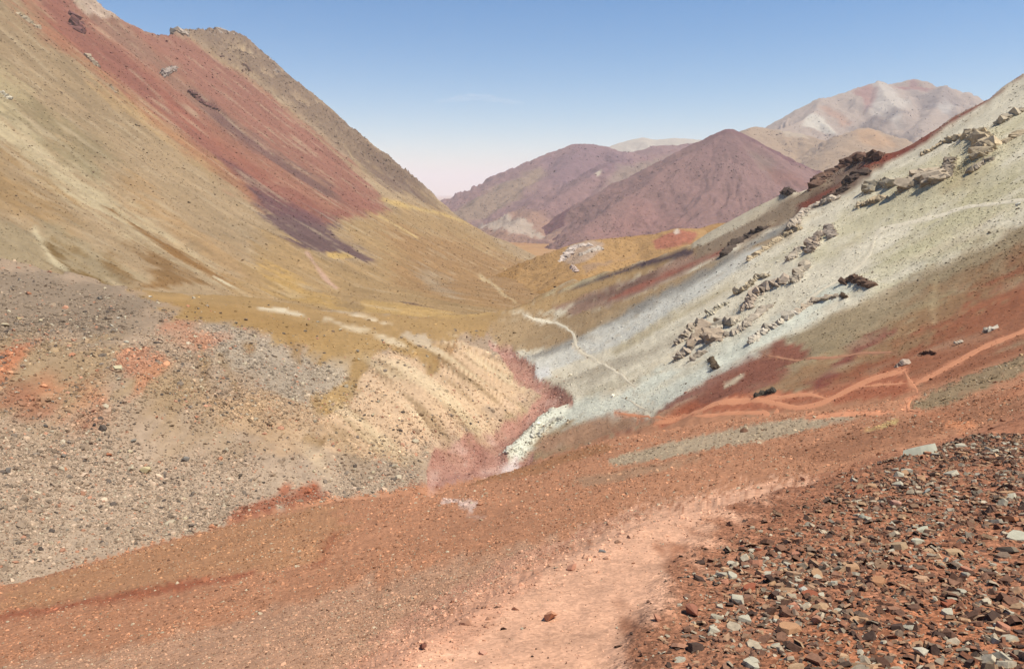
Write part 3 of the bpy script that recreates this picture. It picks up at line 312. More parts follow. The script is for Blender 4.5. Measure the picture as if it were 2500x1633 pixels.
  {'t': 'p', 'c': (160, 154, 146), 'pts': [[146.36, 377.93], [121.02, 368.61], [102.19, 368.1], [81.0, 369.28], [51.33, 374.41], [31.45, 381.37], [0.49, 392.05], [1.66, 376.08], [31.66, 363.23], [50.94, 353.03], [78.08, 343.65], [97.94, 343.85], [117.17, 351.38], [143.67, 368.43]], 's': 7, 'o': 1, 'w': 8, 'k': 1},
  {'t': 'p', 'c': (228, 224, 214), 'pts': [[115.17, 349.47], [97.17, 346.9], [77.09, 351.73], [48.78, 359.56], [29.93, 370.59], [7.67, 378.05], [8.82, 349.07], [30.35, 339.65], [47.66, 325.03], [73.8, 322.94], [93.59, 326.16], [112.61, 337.66]], 's': 10, 'o': 1, 'w': 10, 'k': 1},
  {'t': 'p', 'c': (222, 220, 220), 'pts': [[10.18, 357.65], [18.06, 352.75], [17.82, 328.77], [14.08, 328.76], [9.8, 343.72]], 's': 5, 'o': 0.9, 'w': 5, 'k': 0},
  {'t': 'p', 'c': (176, 162, 142), 'pts': [[69.04, 273.9], [54.63, 279.11], [33.06, 297.13], [17.66, 316.97], [17.26, 294.62], [32.14, 275.32], [53.22, 265.21], [68.1, 267.23]], 's': 12, 'o': 0.65, 'w': 12, 'k': 1},
  {'t': 'p', 'c': (184, 172, 146), 'pts': [[54.52, 248.07], [41.97, 248.64], [27.03, 266.34], [26.55, 253.06], [41.16, 236.67], [53.94, 241.52]], 's': 12, 'o': 0.6, 'w': 12, 'k': 1},
  {'t': 'p', 'c': (188, 168, 124), 'pts': [[95.34, 313.03], [78.24, 313.3], [62.55, 321.07], [44.45, 317.76], [43.09, 300.18], [60.57, 303.69], [75.9, 298.29], [93.53, 303.95]], 's': 10, 'o': 0.6, 'w': 10, 'k': 1},
  {'t': 'p', 'c': (230, 230, 214), 'pts': [[102.82, 236.69], [89.64, 228.41], [71.69, 230.74], [57.16, 228.43], [48.29, 242.21], [34.42, 240.21], [22.47, 260.88], [12.28, 266.79], [-1.32, 226.95], [1.3, 222.32], [8.25, 237.02], [20.33, 234.58], [31.91, 221.28], [39.6, 215.03], [46.8, 203.75], [52.72, 204.77], [66.41, 201.5], [75.13, 204.29], [89.76, 213.14], [102.15, 217.89]], 's': 9, 'o': 0.95, 'w': 12, 'k': 1},
  {'t': 'p', 'c': (202, 190, 146), 'pts': [[167.98, 248.35], [161.79, 259.2], [143.74, 250.38], [125.02, 238.69], [114.71, 229.95], [118.15, 213.16], [136.99, 216.96], [155.78, 218.63]], 's': 20, 'o': 0.7, 'w': 24, 'k': 1},
  {'t': 'p', 'c': (214, 204, 164), 'pts': [[125.02, 238.69], [139.01, 241.63], [144.31, 229.51], [132.41, 218.79], [111.76, 211.57], [101.8, 214.48]], 's': 16, 'o': 0.6, 'w': 20, 'k': 1},
  {'t': 'p', 'c': (168, 148, 116), 'pts': [[146.66, 204.76], [126.25, 207.76], [103.47, 205.84], [74.24, 201.76], [65.51, 198.65], [70.1, 166.57], [97.34, 182.51], [122.62, 192.38], [136.75, 189.73]], 's': 9, 'o': 0.9, 'w': 14, 'k': 1},
  {'t': 'p', 'c': (172, 148, 108), 'pts': [[108.81, 185.57], [97.34, 182.51], [73.93, 173.71], [67.49, 169.34], [68.64, 150.69], [81.65, 151.94], [106.12, 172.4]], 's': 14, 'o': 0.7, 'w': 16, 'k': 1},
  {'t': 'p', 'c': (164, 122, 84), 'pts': [[140.48, 189.52], [121.85, 191.06], [100.4, 179.03], [77.34, 160.52], [66.82, 165.22], [52.89, 153.64], [60.84, 132.99], [72.17, 127.04], [118.23, 157.5]], 's': 14, 'o': 0.85, 'w': 20, 'k': 1},
  {'t': 'p', 'c': (168, 98, 66), 'pts': [[134.06, 177.48], [124.66, 179.92], [99.39, 161.03], [76.38, 141.8], [67.59, 146.48], [56.49, 138.83], [67.59, 127.59], [61.25, 109.8], [34.25, 59.16], [75.68, 106.91], [83.34, 108.01]], 's': 14, 'o': 0.85, 'w': 24, 'k': 1},
  {'t': 'p', 'c': (156, 90, 72), 'pts': [[75.92, 204.97], [67.83, 202.47], [59.4, 204.3], [51.05, 202.58], [41.05, 203.5], [40.7, 181.03], [47.97, 163.69], [54.82, 159.44], [66.15, 170.77], [73.21, 175.47], [76.17, 189.46]], 's': 7, 'o': 0.9, 'w': 10, 'k': 1},
  {'t': 'p', 'c': (146, 76, 66), 'pts': [[89.51, 173.36], [82.61, 169.1], [72.36, 160.4], [60.33, 143.51], [58.58, 137.41], [69.08, 150.56], [78.68, 158.54], [87.02, 166.92]], 's': 7, 'o': 0.85, 'w': 8, 'k': 1},
  {'t': 'p', 'c': (226, 206, 176), 'pts': [[61.3, 189.6], [58.95, 188.37], [54.82, 184.78], [54.45, 182.49], [58.34, 185.19], [60.97, 187.97]], 's': 3, 'o': 1, 'w': 3, 'k': 0},
  {'t': 'p', 'c': (188, 106, 72), 'pts': [[35.36, 203.76], [46.65, 180.35], [54.23, 157.66], [57.7, 136.15], [63.78, 131.43], [69.44, 127.78], [60.54, 107.37], [30.07, 56.27], [26.22, 64.97], [24.6, 77.45], [36.37, 179.65]], 's': 9, 'o': 0.9, 'w': 10, 'k': 0},
  {'t': 'p', 'c': (186, 142, 112), 'pts': [[3.92, 224.31], [11.07, 238.79], [22.8, 232.26], [31.84, 220.74], [39.37, 213.61], [38.56, 180.49], [27.93, 209.34], [14.08, 220.1]], 's': 6, 'o': 0.9, 'w': 8, 'k': 0},
  {'t': 'p', 'c': (176, 100, 72), 'pts': [[30.16, 207.6], [38.07, 177.57], [25.6, 80.59], [44.77, 141.31], [38.34, 179.68], [30.46, 210.9]], 's': 6, 'o': 0.8, 'w': 6, 'k': 0},
  {'t': 'p', 'c': (194, 142, 124), 'pts': [[-14.85, 452.82], [0.0, 447.55], [2.68, 393.74], [12.36, 362.07], [10.19, 343.59], [15.91, 309.43], [22.61, 266.19], [21.99, 255.11], [14.68, 268.75], [9.38, 250.33], [-1.85, 226.86], [-1.29, 221.05], [6.53, 224.13], [2.9, 82.71], [-3.27, 69.71], [-7.63, 61.7], [-24.31, 199.94], [-23.82, 215.44], [-13.52, 233.14], [-2.92, 252.33], [6.21, 269.93], [12.79, 289.69], [6.96, 304.23], [0.88, 306.34], [0.97, 338.98], [-4.76, 381.05]], 's': 1.2, 'o': 1, 'w': 5, 'k': 0},
  {'t': 'p', 'c': (206, 156, 142), 'pts': [[-14.85, 452.82], [0.0, 447.55], [1.81, 399.03], [-5.53, 389.96]], 's': 5, 'o': 0.7, 'w': 5, 'k': 0},
  {'t': 'p', 'c': (198, 150, 136), 'pts': [[-20.09, 180.08], [-11.75, 200.74], [-3.93, 224.68], [0.0, 219.87], [-5.92, 202.21], [-5.82, 66.05]], 's': 8, 'o': 0.6, 'w': 12, 'k': 0},
  {'t': 'p', 'c': (236, 216, 212), 'pts': [[-4.45, 217.69], [1.56, 223.22], [2.78, 216.47], [-0.91, 77.6], [-3.46, 211.12]], 's': 3, 'o': 0.95, 'w': 6, 'k': 0},
  {'t': 'p', 'c': (228, 152, 112), 'pts': [[35.59, 180.27], [41.15, 177.54], [41.91, 159.52], [46.4, 158.77], [50.31, 146.89], [50.47, 135.21], [49.97, 124.7], [52.45, 121.41], [54.43, 121.94], [59.4, 124.82], [63.81, 126.48], [66.94, 122.58], [68.18, 123.79], [69.58, 127.28], [68.66, 126.2], [65.46, 130.36], [60.79, 128.56], [55.67, 125.57], [53.77, 125.04], [51.35, 128.31], [51.97, 139.01], [51.92, 151.77], [48.58, 167.12], [45.65, 175.21], [41.25, 179.31], [35.85, 183.1]], 's': 3, 'o': 1, 'w': 3, 'k': 0},
  {'t': 'p', 'c': (228, 152, 112), 'pts': [[67.26, 123.94], [64.54, 117.43], [60.99, 109.77], [34.7, 60.7], [60.25, 104.94], [62.11, 110.94], [65.32, 117.67], [68.32, 124.78]], 's': 3, 'o': 1, 'w': 3, 'k': 0},
  {'t': 'p', 'c': (228, 152, 112), 'pts': [[61.26, 109.58], [68.39, 113.0], [76.79, 117.72], [83.51, 118.33], [91.89, 121.15], [94.14, 124.57], [85.43, 121.49], [78.46, 120.79], [69.75, 115.8], [62.44, 112.27]], 's': 3, 'o': 1, 'w': 3, 'k': 0},
  {'t': 'p', 'c': (228, 152, 112), 'pts': [[50.56, 147.53], [56.01, 133.99], [54.69, 123.05], [55.7, 125.11], [57.15, 136.86], [51.65, 151.07]], 's': 3, 'o': 1, 'w': 3, 'k': 0},
  {'t': 'p', 'c': (228, 152, 112), 'pts': [[39.71, 157.57], [44.73, 142.81], [28.13, 71.16], [49.85, 126.25], [45.64, 145.97], [40.86, 162.59]], 's': 3, 'o': 1, 'w': 3, 'k': 0},
  {'t': 'p', 'c': (228, 152, 112), 'pts': [[49.7, 124.21], [24.76, 57.32], [26.32, 60.8], [50.79, 126.63]], 's': 3, 'o': 1, 'w': 3, 'k': 0},
  {'t': 'p', 'c': (228, 152, 112), 'pts': [[32.1, 222.93], [37.84, 212.1], [37.01, 183.46], [41.03, 177.67], [41.33, 178.92], [37.65, 186.12], [38.33, 214.17], [32.43, 225.07]], 's': 3, 'o': 1, 'w': 3, 'k': 0},
  {'t': 'p', 'c': (228, 152, 112), 'pts': [[37.91, 213.81], [31.79, 186.82], [36.29, 184.14], [36.55, 186.85], [32.45, 189.24], [38.26, 212.46]], 's': 3, 'o': 1, 'w': 3, 'k': 0},
  {'t': 'p', 'c': (228, 152, 112), 'pts': [[60.03, 124.84], [61.6, 119.67], [62.75, 112.94], [63.36, 114.12], [62.22, 120.98], [60.66, 126.28]], 's': 3, 'o': 1, 'w': 3, 'k': 0},
  {'t': 'p', 'c': (198, 140, 104), 'pts': [[69.35, 200.46], [69.97, 174.86], [73.38, 162.89], [75.59, 154.17], [76.05, 143.25], [76.97, 145.09], [76.49, 156.13], [74.16, 164.79], [70.65, 176.59], [69.96, 202.08]], 's': 3, 'o': 0.7, 'w': 3, 'k': 0},
  {'t': 'p', 'c': (226, 214, 186), 'pts': [[153.56, 215.34], [151.25, 222.07], [149.25, 230.73], [148.87, 246.64], [143.37, 252.34], [137.31, 263.85], [133.74, 274.44], [128.28, 264.72], [120.09, 249.36], [113.27, 242.35], [108.96, 238.4], [102.2, 237.32], [95.69, 233.61], [89.93, 231.21], [89.25, 228.06], [94.99, 230.49], [101.41, 234.17], [108.13, 235.3], [112.57, 239.28], [119.53, 246.38], [127.87, 261.82], [131.97, 269.7], [135.49, 259.7], [141.68, 248.7], [147.17, 243.39], [147.83, 228.3], [149.93, 219.81], [152.28, 213.22]], 's': 3, 'o': 1, 'w': 3, 'k': 0},
  {'t': 'p', 'c': (222, 212, 188), 'pts': [[132.85, 271.58], [143.5, 279.83], [149.85, 277.06], [151.39, 280.63], [144.9, 283.48], [133.97, 274.95]], 's': 3, 'o': 0.7, 'w': 3, 'k': 0},
  {'t': 'p', 'c': (222, 214, 194), 'pts': [[89.85, 230.76], [76.93, 227.85], [66.64, 231.34], [56.83, 227.53], [52.45, 236.19], [50.92, 248.24], [50.32, 246.25], [51.94, 233.96], [56.55, 225.31], [66.27, 228.9], [76.46, 225.51], [89.33, 228.5]], 's': 4, 'o': 0.7, 'w': 4, 'k': 0},
  {'t': 'p', 'c': (230, 212, 186), 'pts': [[6.84, 510.33], [13.57, 493.61], [19.38, 479.91], [24.27, 478.23], [27.66, 469.89], [29.39, 448.71], [32.29, 413.97], [32.79, 383.55], [32.48, 370.5], [29.68, 365.37], [34.07, 346.26], [35.68, 316.28], [38.22, 269.89], [39.64, 249.54], [40.37, 235.01], [38.7, 230.36], [42.74, 213.22], [43.26, 214.38], [39.33, 231.19], [41.06, 234.73], [40.39, 251.1], [38.94, 271.9], [36.77, 321.28], [34.87, 348.47], [30.73, 365.55], [33.44, 367.61], [33.91, 383.92], [33.53, 420.19], [30.47, 452.38], [28.62, 474.32], [24.41, 484.14], [19.7, 485.28], [14.31, 498.75], [7.58, 517.43]], 's': 3, 'o': 1, 'w': 3, 'k': 0},
  {'t': 'p', 'c': (208, 184, 140), 'pts': [[114.86, 199.2], [108.24, 188.74], [100.78, 175.84], [90.61, 155.87], [90.9, 155.52], [100.95, 175.12], [108.23, 187.63], [114.82, 197.99]], 's': 4, 'o': 0.6, 'w': 3, 'k': 0},
  {'t': 'p', 'c': (198, 138, 102), 'pts': [[-88.39, 73.91], [-78.92, 104.59], [-62.39, 139.95], [-42.93, 161.74], [-25.46, 173.12], [6.39, 219.19], [28.17, 211.27], [49.2, 131.5], [58.34, 107.12], [74.07, 104.55], [97.9, 106.48], [8.71, 9.07], [19.79, 30.52], [11.44, 27.48], [4.98, 27.15], [0.0, 20.58], [-2.81, 15.27], [-4.86, 11.92], [-11.91, 9.21]], 's': 2, 'o': 1, 'w': 3, 'k': 0},
  {'t': 'p', 'c': (190, 142, 98), 'pts': [[-34.5, 75.23], [-32.07, 83.17], [-20.66, 81.39], [-10.65, 45.34], [-9.04, 32.06], [-14.32, 34.46], [-20.17, 35.07], [-29.98, 39.42], [-41.75, 55.22]], 's': 16, 'o': 0.5, 'w': 30, 'k': 0},
  {'t': 'p', 'c': (160, 112, 66), 'pts': [[-5.82, 66.05], [2.33, 79.69], [12.21, 91.42], [10.2, 70.09], [1.74, 59.56]], 's': 8, 'o': 0.5, 'w': 14, 'k': 0},
  {'t': 'p', 'c': (162, 80, 52), 'pts': [[-27.93, 35.23], [-19.32, 31.86], [-15.81, 32.75], [-12.03, 31.74], [-12.63, 33.28], [-17.15, 35.48], [-21.35, 35.16], [-30.82, 38.87]], 's': 12, 'o': 0.7, 'w': 14, 'k': 0},
  {'t': 'p', 'c': (166, 90, 62), 'pts': [[-11.97, 46.02], [-10.31, 37.58], [-8.94, 31.26], [-8.38, 30.07], [-9.29, 35.21], [-10.87, 43.19]], 's': 14, 'o': 0.6, 'w': 14, 'k': 0},
  {'t': 'p', 'c': (190, 172, 144), 'pts': [[8.03, 59.83], [13.15, 64.63], [18.09, 66.45], [23.39, 62.32], [25.67, 53.99], [24.47, 50.21], [19.04, 46.96], [14.92, 46.66], [11.47, 49.2], [7.5, 51.32]], 's': 5, 'o': 0.85, 'w': 14, 'k': 0},
  {'t': 'p', 'c': (168, 142, 114), 'pts': [[2.89, 49.25], [6.92, 47.3], [11.56, 44.03], [10.91, 41.51], [4.92, 41.9]], 's': 8, 'o': 0.5, 'w': 14, 'k': 0},
  {'t': 'p', 'c': (152, 134, 102), 'pts': [[29.51, 53.22], [38.34, 63.82], [53.31, 81.42], [72.75, 101.11], [43.64, 60.32], [33.37, 51.56], [28.14, 45.34], [26.28, 45.2]], 's': 5, 'o': 0.85, 'w': 10, 'k': 0},
  {'t': 'p', 'c': (150, 98, 68), 'pts': [[14.01, 37.0], [20.13, 40.91], [25.99, 43.0], [34.48, 48.25], [24.92, 34.64], [19.33, 31.77], [12.88, 29.37]], 's': 10, 'o': 0.5, 'w': 18, 'k': 0},
  {'t': 'p', 'c': (226, 196, 184), 'pts': [[-6.18, 56.69], [-4.32, 52.4], [-2.48, 44.21], [-2.48, 41.89], [-3.38, 44.0], [-4.86, 49.91]], 's': 3, 'o': 0.8, 'w': 12, 'k': 0},
  {'t': 'p', 'c': (212, 170, 152), 'pts': [[-3.28, 42.69], [-1.56, 37.65], [-1.24, 34.87], [-2.52, 38.72]], 's': 4, 'o': 0.5, 'w': 12, 'k': 0},
  {'t': 'p', 'c': (200, 160, 132), 'pts': [[-8.86, 22.39], [-5.04, 23.86], [0.0, 24.6], [1.52, 25.46], [0.0, 20.28], [-2.78, 15.09], [-5.43, 11.48], [-11.0, 13.95], [-16.69, 21.59]], 's': 14, 'o': 0.6, 'w': 24, 'k': 0},
  {'t': 'p', 'c': (206, 150, 122), 'pts': [[-3.43, 16.0], [-2.05, 19.95], [0.0, 22.98], [2.27, 25.45], [5.17, 28.23], [4.77, 25.95], [0.0, 19.99], [-2.75, 14.92]], 's': 5, 'o': 0.8, 'w': 12, 'k': 0},
  {'t': 'p', 'c': (232, 152, 104), 'pts': [[22.39, 36.93], [21.88, 34.44], [20.9, 31.94], [20.04, 30.86], [20.03, 31.6], [19.24, 29.65], [6.73, 10.73], [6.21, 10.25], [18.59, 29.67], [19.7, 30.92], [20.65, 33.36]], 's': 3, 'o': 0.9, 'w': 6, 'k': 0},
  {'t': 'p', 'c': (228, 152, 112), 'pts': [[59.07, 104.85], [31.8, 57.68], [27.41, 50.05], [24.92, 44.83], [24.43, 42.62], [25.91, 45.21], [26.41, 47.42], [27.45, 49.59], [30.04, 54.04], [33.1, 58.36]], 's': 4, 'o': 1, 'w': 3, 'k': 0},
  {'t': 'p', 'c': (228, 152, 112), 'pts': [[23.27, 56.4], [25.09, 52.47], [25.21, 46.73], [26.55, 49.28], [26.61, 55.75], [24.78, 60.2]], 's': 4, 'o': 1, 'w': 3, 'k': 0},
  {'t': 'p', 'c': (206, 132, 92), 'pts': [[40.44, 54.24], [34.3, 48.06], [30.7, 44.18], [29.03, 42.93], [27.67, 40.76], [29.26, 41.94], [32.58, 45.46], [38.13, 50.95]], 's': 6, 'o': 0.8, 'w': 5, 'k': 0},
  {'t': 'p', 'c': (206, 132, 92), 'pts': [[24.68, 43.27], [23.53, 39.22], [24.0, 38.54], [24.9, 40.04], [24.42, 40.75], [25.7, 45.06]], 's': 6, 'o': 0.7, 'w': 3, 'k': 0},
  {'t': 'p', 'c': (214, 190, 120), 'pts': [[22.64, 41.82], [21.29, 40.96], [19.64, 39.46], [19.35, 38.82], [20.75, 39.83], [22.4, 41.34]], 's': 3, 'o': 0.8, 'w': 3, 'k': 0},
  {'t': 'p', 'c': (220, 150, 112), 'pts': [[1.91, 7.16], [9.27, 26.2], [11.0, 26.35], [13.52, 27.2], [6.26, 10.25], [17.32, 28.41], [13.81, 27.84], [11.3, 27.17], [9.59, 27.23], [7.15, 26.99]], 's': 6, 'o': 0.7, 'w': 5, 'k': 0},
  {'t': 'p', 'c': (184, 124, 92), 'pts': [[-6.27, 10.34], [-4.86, 11.92], [-3.8, 13.63], [-2.8, 15.2], [0.0, 20.46], [2.1, 23.41], [4.94, 26.94], [11.35, 27.27], [19.63, 30.27], [24.69, 34.31], [47.59, 50.94], [2.2, 1.42], [-0.94, 1.44]], 's': 1.5, 'o': 1, 'w': 3, 'k': 0},
  {'t': 'p', 'c': (242, 184, 150), 'pts': [[-6.27, 10.34], [-3.82, 13.69], [-1.57, 17.22], [0.0, 20.58], [2.11, 23.56], [4.98, 27.15], [8.18, 27.8], [11.44, 27.48], [11.25, 26.45], [2.83, 7.62], [2.24, 7.03], [1.84, 6.34], [1.51, 5.64], [1.15, 4.89], [0.9, 4.22], [0.69, 3.65], [0.54, 3.25], [0.3, 2.37], [-0.57, 1.53]], 's': 26, 'o': 0.95, 'w': 50, 'k': 0},
  {'t': 'p', 'c': (222, 160, 128), 'pts': [[-3.82, 13.69], [-2.81, 15.27], [0.0, 20.28], [2.06, 22.94], [0.24, 4.95], [-0.18, 4.15], [-0.45, 3.68], [-0.68, 3.11]], 's': 10, 'o': 0.6, 'w': 30, 'k': 0},
  {'t': 'p', 'c': (186, 112, 70), 'pts': [[2.06, 3.99], [2.67, 4.21], [3.04, 4.01], [3.27, 3.71], [2.28, 2.5], [0.9, 2.61], [1.31, 3.27]], 's': 20, 'o': 0.5, 'w': 40, 'k': 0},
  {'t': 'p', 'c': (170, 108, 76), 'pts': [[3.49, 7.92], [9.22, 12.77], [3.59, 4.42], [2.52, 4.4], [2.01, 5.17], [2.16, 6.63]], 's': 20, 'o': 0.4, 'w': 40, 'k': 0},
 ],
 'knoll': [
  {'t': 'p', 'c': (184, 142, 86), 'pts': [[-27.49, 980.32], [32.9, 1192.2], [462.6, 1307.2], [392.4, 1083.5]], 's': 5, 'o': 1, 'w': 4, 'k': 0},
  {'t': 'p', 'c': (178, 104, 82), 'pts': [[227.8, 1216.3], [266.3, 1243.2], [306.8, 1240.5], [286.7, 1181.6], [226.8, 1173.6]], 's': 5, 'o': 0.9, 'w': 6, 'k': 0},
  {'t': 'p', 'c': (236, 220, 204), 'pts': [[269.0, 1236.6], [276.5, 1246.6], [276.0, 1227.9], [268.9, 1222.8]], 's': 3, 'o': 0.8, 'w': 3, 'k': 0},
  {'t': 'p', 'c': (186, 158, 136), 'pts': [[72.9, 1136.6], [86.5, 1161.3], [103.6, 1213.4], [126.7, 1211.1], [149.9, 1193.0], [140.2, 1153.7], [107.7, 1080.3], [89.3, 1074.8]], 's': 4, 'o': 0.9, 'w': 5, 'k': 0},
  {'t': 'p', 'c': (160, 130, 110), 'pts': [[99.8, 1059.0], [140.8, 1105.6], [203.5, 1188.7], [155.1, 1120.7], [101.8, 1018.3]], 's': 5, 'o': 0.6, 'w': 6, 'k': 0},
 ],
 'purple': [
  {'t': 'p', 'c': (148, 112, 108), 'pts': [[59.1, 2108.7], [246.9, 3079.9], [1432.0, 2834.6], [1080.8, 2028.7]], 's': 5, 'o': 1, 'w': 4, 'k': 0},
  {'t': 'p', 'c': (132, 98, 98), 'pts': [[727.7, 3016.5], [850.5, 3000.6], [952.6, 2955.3], [821.7, 2766.6], [680.9, 2802.2]], 's': 18, 'o': 0.6, 'w': 16, 'k': 0},
  {'t': 'p', 'c': (166, 120, 114), 'pts': [[258.0, 2339.6], [424.5, 2593.6], [553.2, 2529.6], [551.2, 2221.4]], 's': 18, 'o': 0.6, 'w': 20, 'k': 0},
  {'t': 'p', 'c': (132, 116, 104), 'pts': [[897.1, 2873.1], [958.0, 2815.9], [965.2, 2738.5], [882.3, 2717.4]], 's': 12, 'o': 0.5, 'w': 14, 'k': 0},
  {'t': 'p', 'c': (148, 98, 86), 'pts': [[905.3, 2794.2], [1096.7, 2728.9], [1094.3, 2682.6], [958.2, 2715.9]], 's': 10, 'o': 0.5, 'w': 12, 'k': 0},
 ],
 'mauve': [
  {'t': 'p', 'c': (150, 116, 116), 'pts': [[-484.7, 2469.4], [-681.1, 5097.3], [1650.6, 4751.0], [917.8, 2517.8]], 's': 5, 'o': 1, 'w': 4, 'k': 0},
  {'t': 'p', 'c': (158, 136, 110), 'pts': [[-350.5, 3762.8], [-159.6, 4191.9], [187.3, 4331.5], [104.5, 3843.8], [-137.7, 3589.7], [-288.3, 3497.1]], 's': 18, 'o': 0.7, 'w': 18, 'k': 0},
  {'t': 'p', 'c': (134, 104, 114), 'pts': [[168.9, 4473.8], [448.1, 4636.1], [668.0, 4595.8], [631.9, 3774.7], [353.3, 3429.1], [215.9, 3981.9]], 's': 20, 'o': 0.7, 'w': 20, 'k': 0},
  {'t': 'p', 'c': (156, 140, 122), 'pts': [[480.3, 3550.4], [864.7, 4011.3], [888.6, 3818.8], [561.5, 3326.3], [408.2, 3262.9]], 's': 16, 'o': 0.6, 'w': 16, 'k': 0},
  {'t': 'p', 'c': (176, 138, 112), 'pts': [[-231.7, 3517.1], [0.0, 3375.0], [224.3, 2723.6], [281.5, 2547.6], [-72.8, 2636.8]], 's': 20, 'o': 0.6, 'w': 20, 'k': 0},
  {'t': 'p', 'c': (206, 190, 170), 'pts': [[385.2, 3522.6], [420.7, 3567.9], [396.4, 3484.2]], 's': 3, 'o': 0.9, 'w': 3, 'k': 0},
  {'t': 'p', 'c': (206, 196, 180), 'pts': [[-154.9, 3531.1], [78.0, 2842.1], [136.8, 2762.4], [0.0, 2723.9], [-119.7, 3111.6]], 's': 6, 'o': 0.5, 'w': 10, 'k': 1},
 ],
 'pale_range': [
  {'t': 'p', 'c': (190, 178, 160), 'pts': [[233.0, 8539.0], [743.9, 9259.8], [3142.2, 9044.3], [2881.6, 8125.1]], 's': 5, 'o': 1, 'w': 4, 'k': 0},
 ],
 'striped': [
  {'t': 'p', 'c': (172, 152, 138), 'pts': [[876.1, 4540.0], [1518.4, 6409.4], [5757.1, 7542.0], [3264.9, 4083.9]], 's': 5, 'o': 1, 'w': 4, 'k': 0},
  {'t': 'p', 'c': (196, 184, 172), 'pts': [[3070.1, 6593.8], [3188.3, 6622.0], [3195.0, 6187.6], [2859.8, 5692.0], [2808.7, 5983.7], [2892.2, 6330.6]], 's': 7, 'o': 0.9, 'w': 8, 'k': 0},
  {'t': 'p', 'c': (150, 92, 82), 'pts': [[2829.0, 6427.7], [3051.3, 6588.3], [3047.4, 6461.7], [2836.5, 6049.0], [2776.2, 6051.9], [2820.0, 6238.7]], 's': 6, 'o': 0.8, 'w': 7, 'k': 0},
  {'t': 'p', 'c': (150, 96, 88), 'pts': [[3249.4, 6597.0], [3740.7, 7227.5], [3590.4, 6547.2], [3469.3, 6540.5]], 's': 4, 'o': 0.9, 'w': 5, 'k': 0},
  {'t': 'p', 'c': (130, 116, 112), 'pts': [[3366.7, 6540.0], [3617.6, 6481.7], [3642.2, 6229.6], [3256.0, 5640.6], [3237.0, 6136.1]], 's': 8, 'o': 0.7, 'w': 9, 'k': 0},
  {'t': 'p', 'c': (206, 198, 184), 'pts': [[2146.3, 5660.4], [2303.3, 5870.5], [2348.0, 5786.2], [2291.5, 5340.0], [2215.3, 5514.8], [1995.8, 5405.1]], 's': 5, 'o': 0.9, 'w': 7, 'k': 0},
  {'t': 'p', 'c': (176, 128, 98), 'pts': [[2420.5, 6061.5], [2495.0, 6101.7], [2589.2, 5830.5], [2461.5, 5673.9]], 's': 6, 'o': 0.7, 'w': 7, 'k': 0},
  {'t': 'p', 'c': (106, 92, 88), 'pts': [[2461.5, 5673.9], [2783.4, 5923.6], [3117.8, 5967.4], [2779.5, 5708.7], [2483.8, 5578.9]], 's': 8, 'o': 0.7, 'w': 10, 'k': 0},
  {'t': 'p', 'c': (196, 190, 182), 'pts': [[3280.6, 5925.9], [3442.1, 6109.5], [3459.6, 5956.5], [3193.5, 5698.9]], 's': 7, 'o': 0.6, 'w': 8, 'k': 0},
 ],
 'tan_hills': [
  {'t': 'p', 'c': (170, 142, 112), 'pts': [[676.2, 3467.2], [1250.6, 5226.2], [3140.3, 4072.6], [2599.3, 3217.1]], 's': 5, 'o': 1, 'w': 4, 'k': 0},
  {'t': 'p', 'c': (188, 146, 102), 'pts': [[2112.4, 4695.3], [2228.2, 4730.5], [2246.7, 4496.7], [2112.9, 4361.1], [2029.2, 4443.7]], 's': 8, 'o': 0.8, 'w': 9, 'k': 0},
  {'t': 'p', 'c': (206, 190, 168), 'pts': [[1781.2, 5116.5], [1926.1, 5062.7], [1945.1, 4964.8], [1805.9, 5024.7]], 's': 6, 'o': 0.7, 'w': 7, 'k': 0},
  {'t': 'p', 'c': (168, 124, 100), 'pts': [[1528.5, 4737.0], [1648.9, 4362.2], [1513.6, 3931.5], [1502.5, 4407.3]], 's': 12, 'o': 0.5, 'w': 14, 'k': 0},
 ],
}
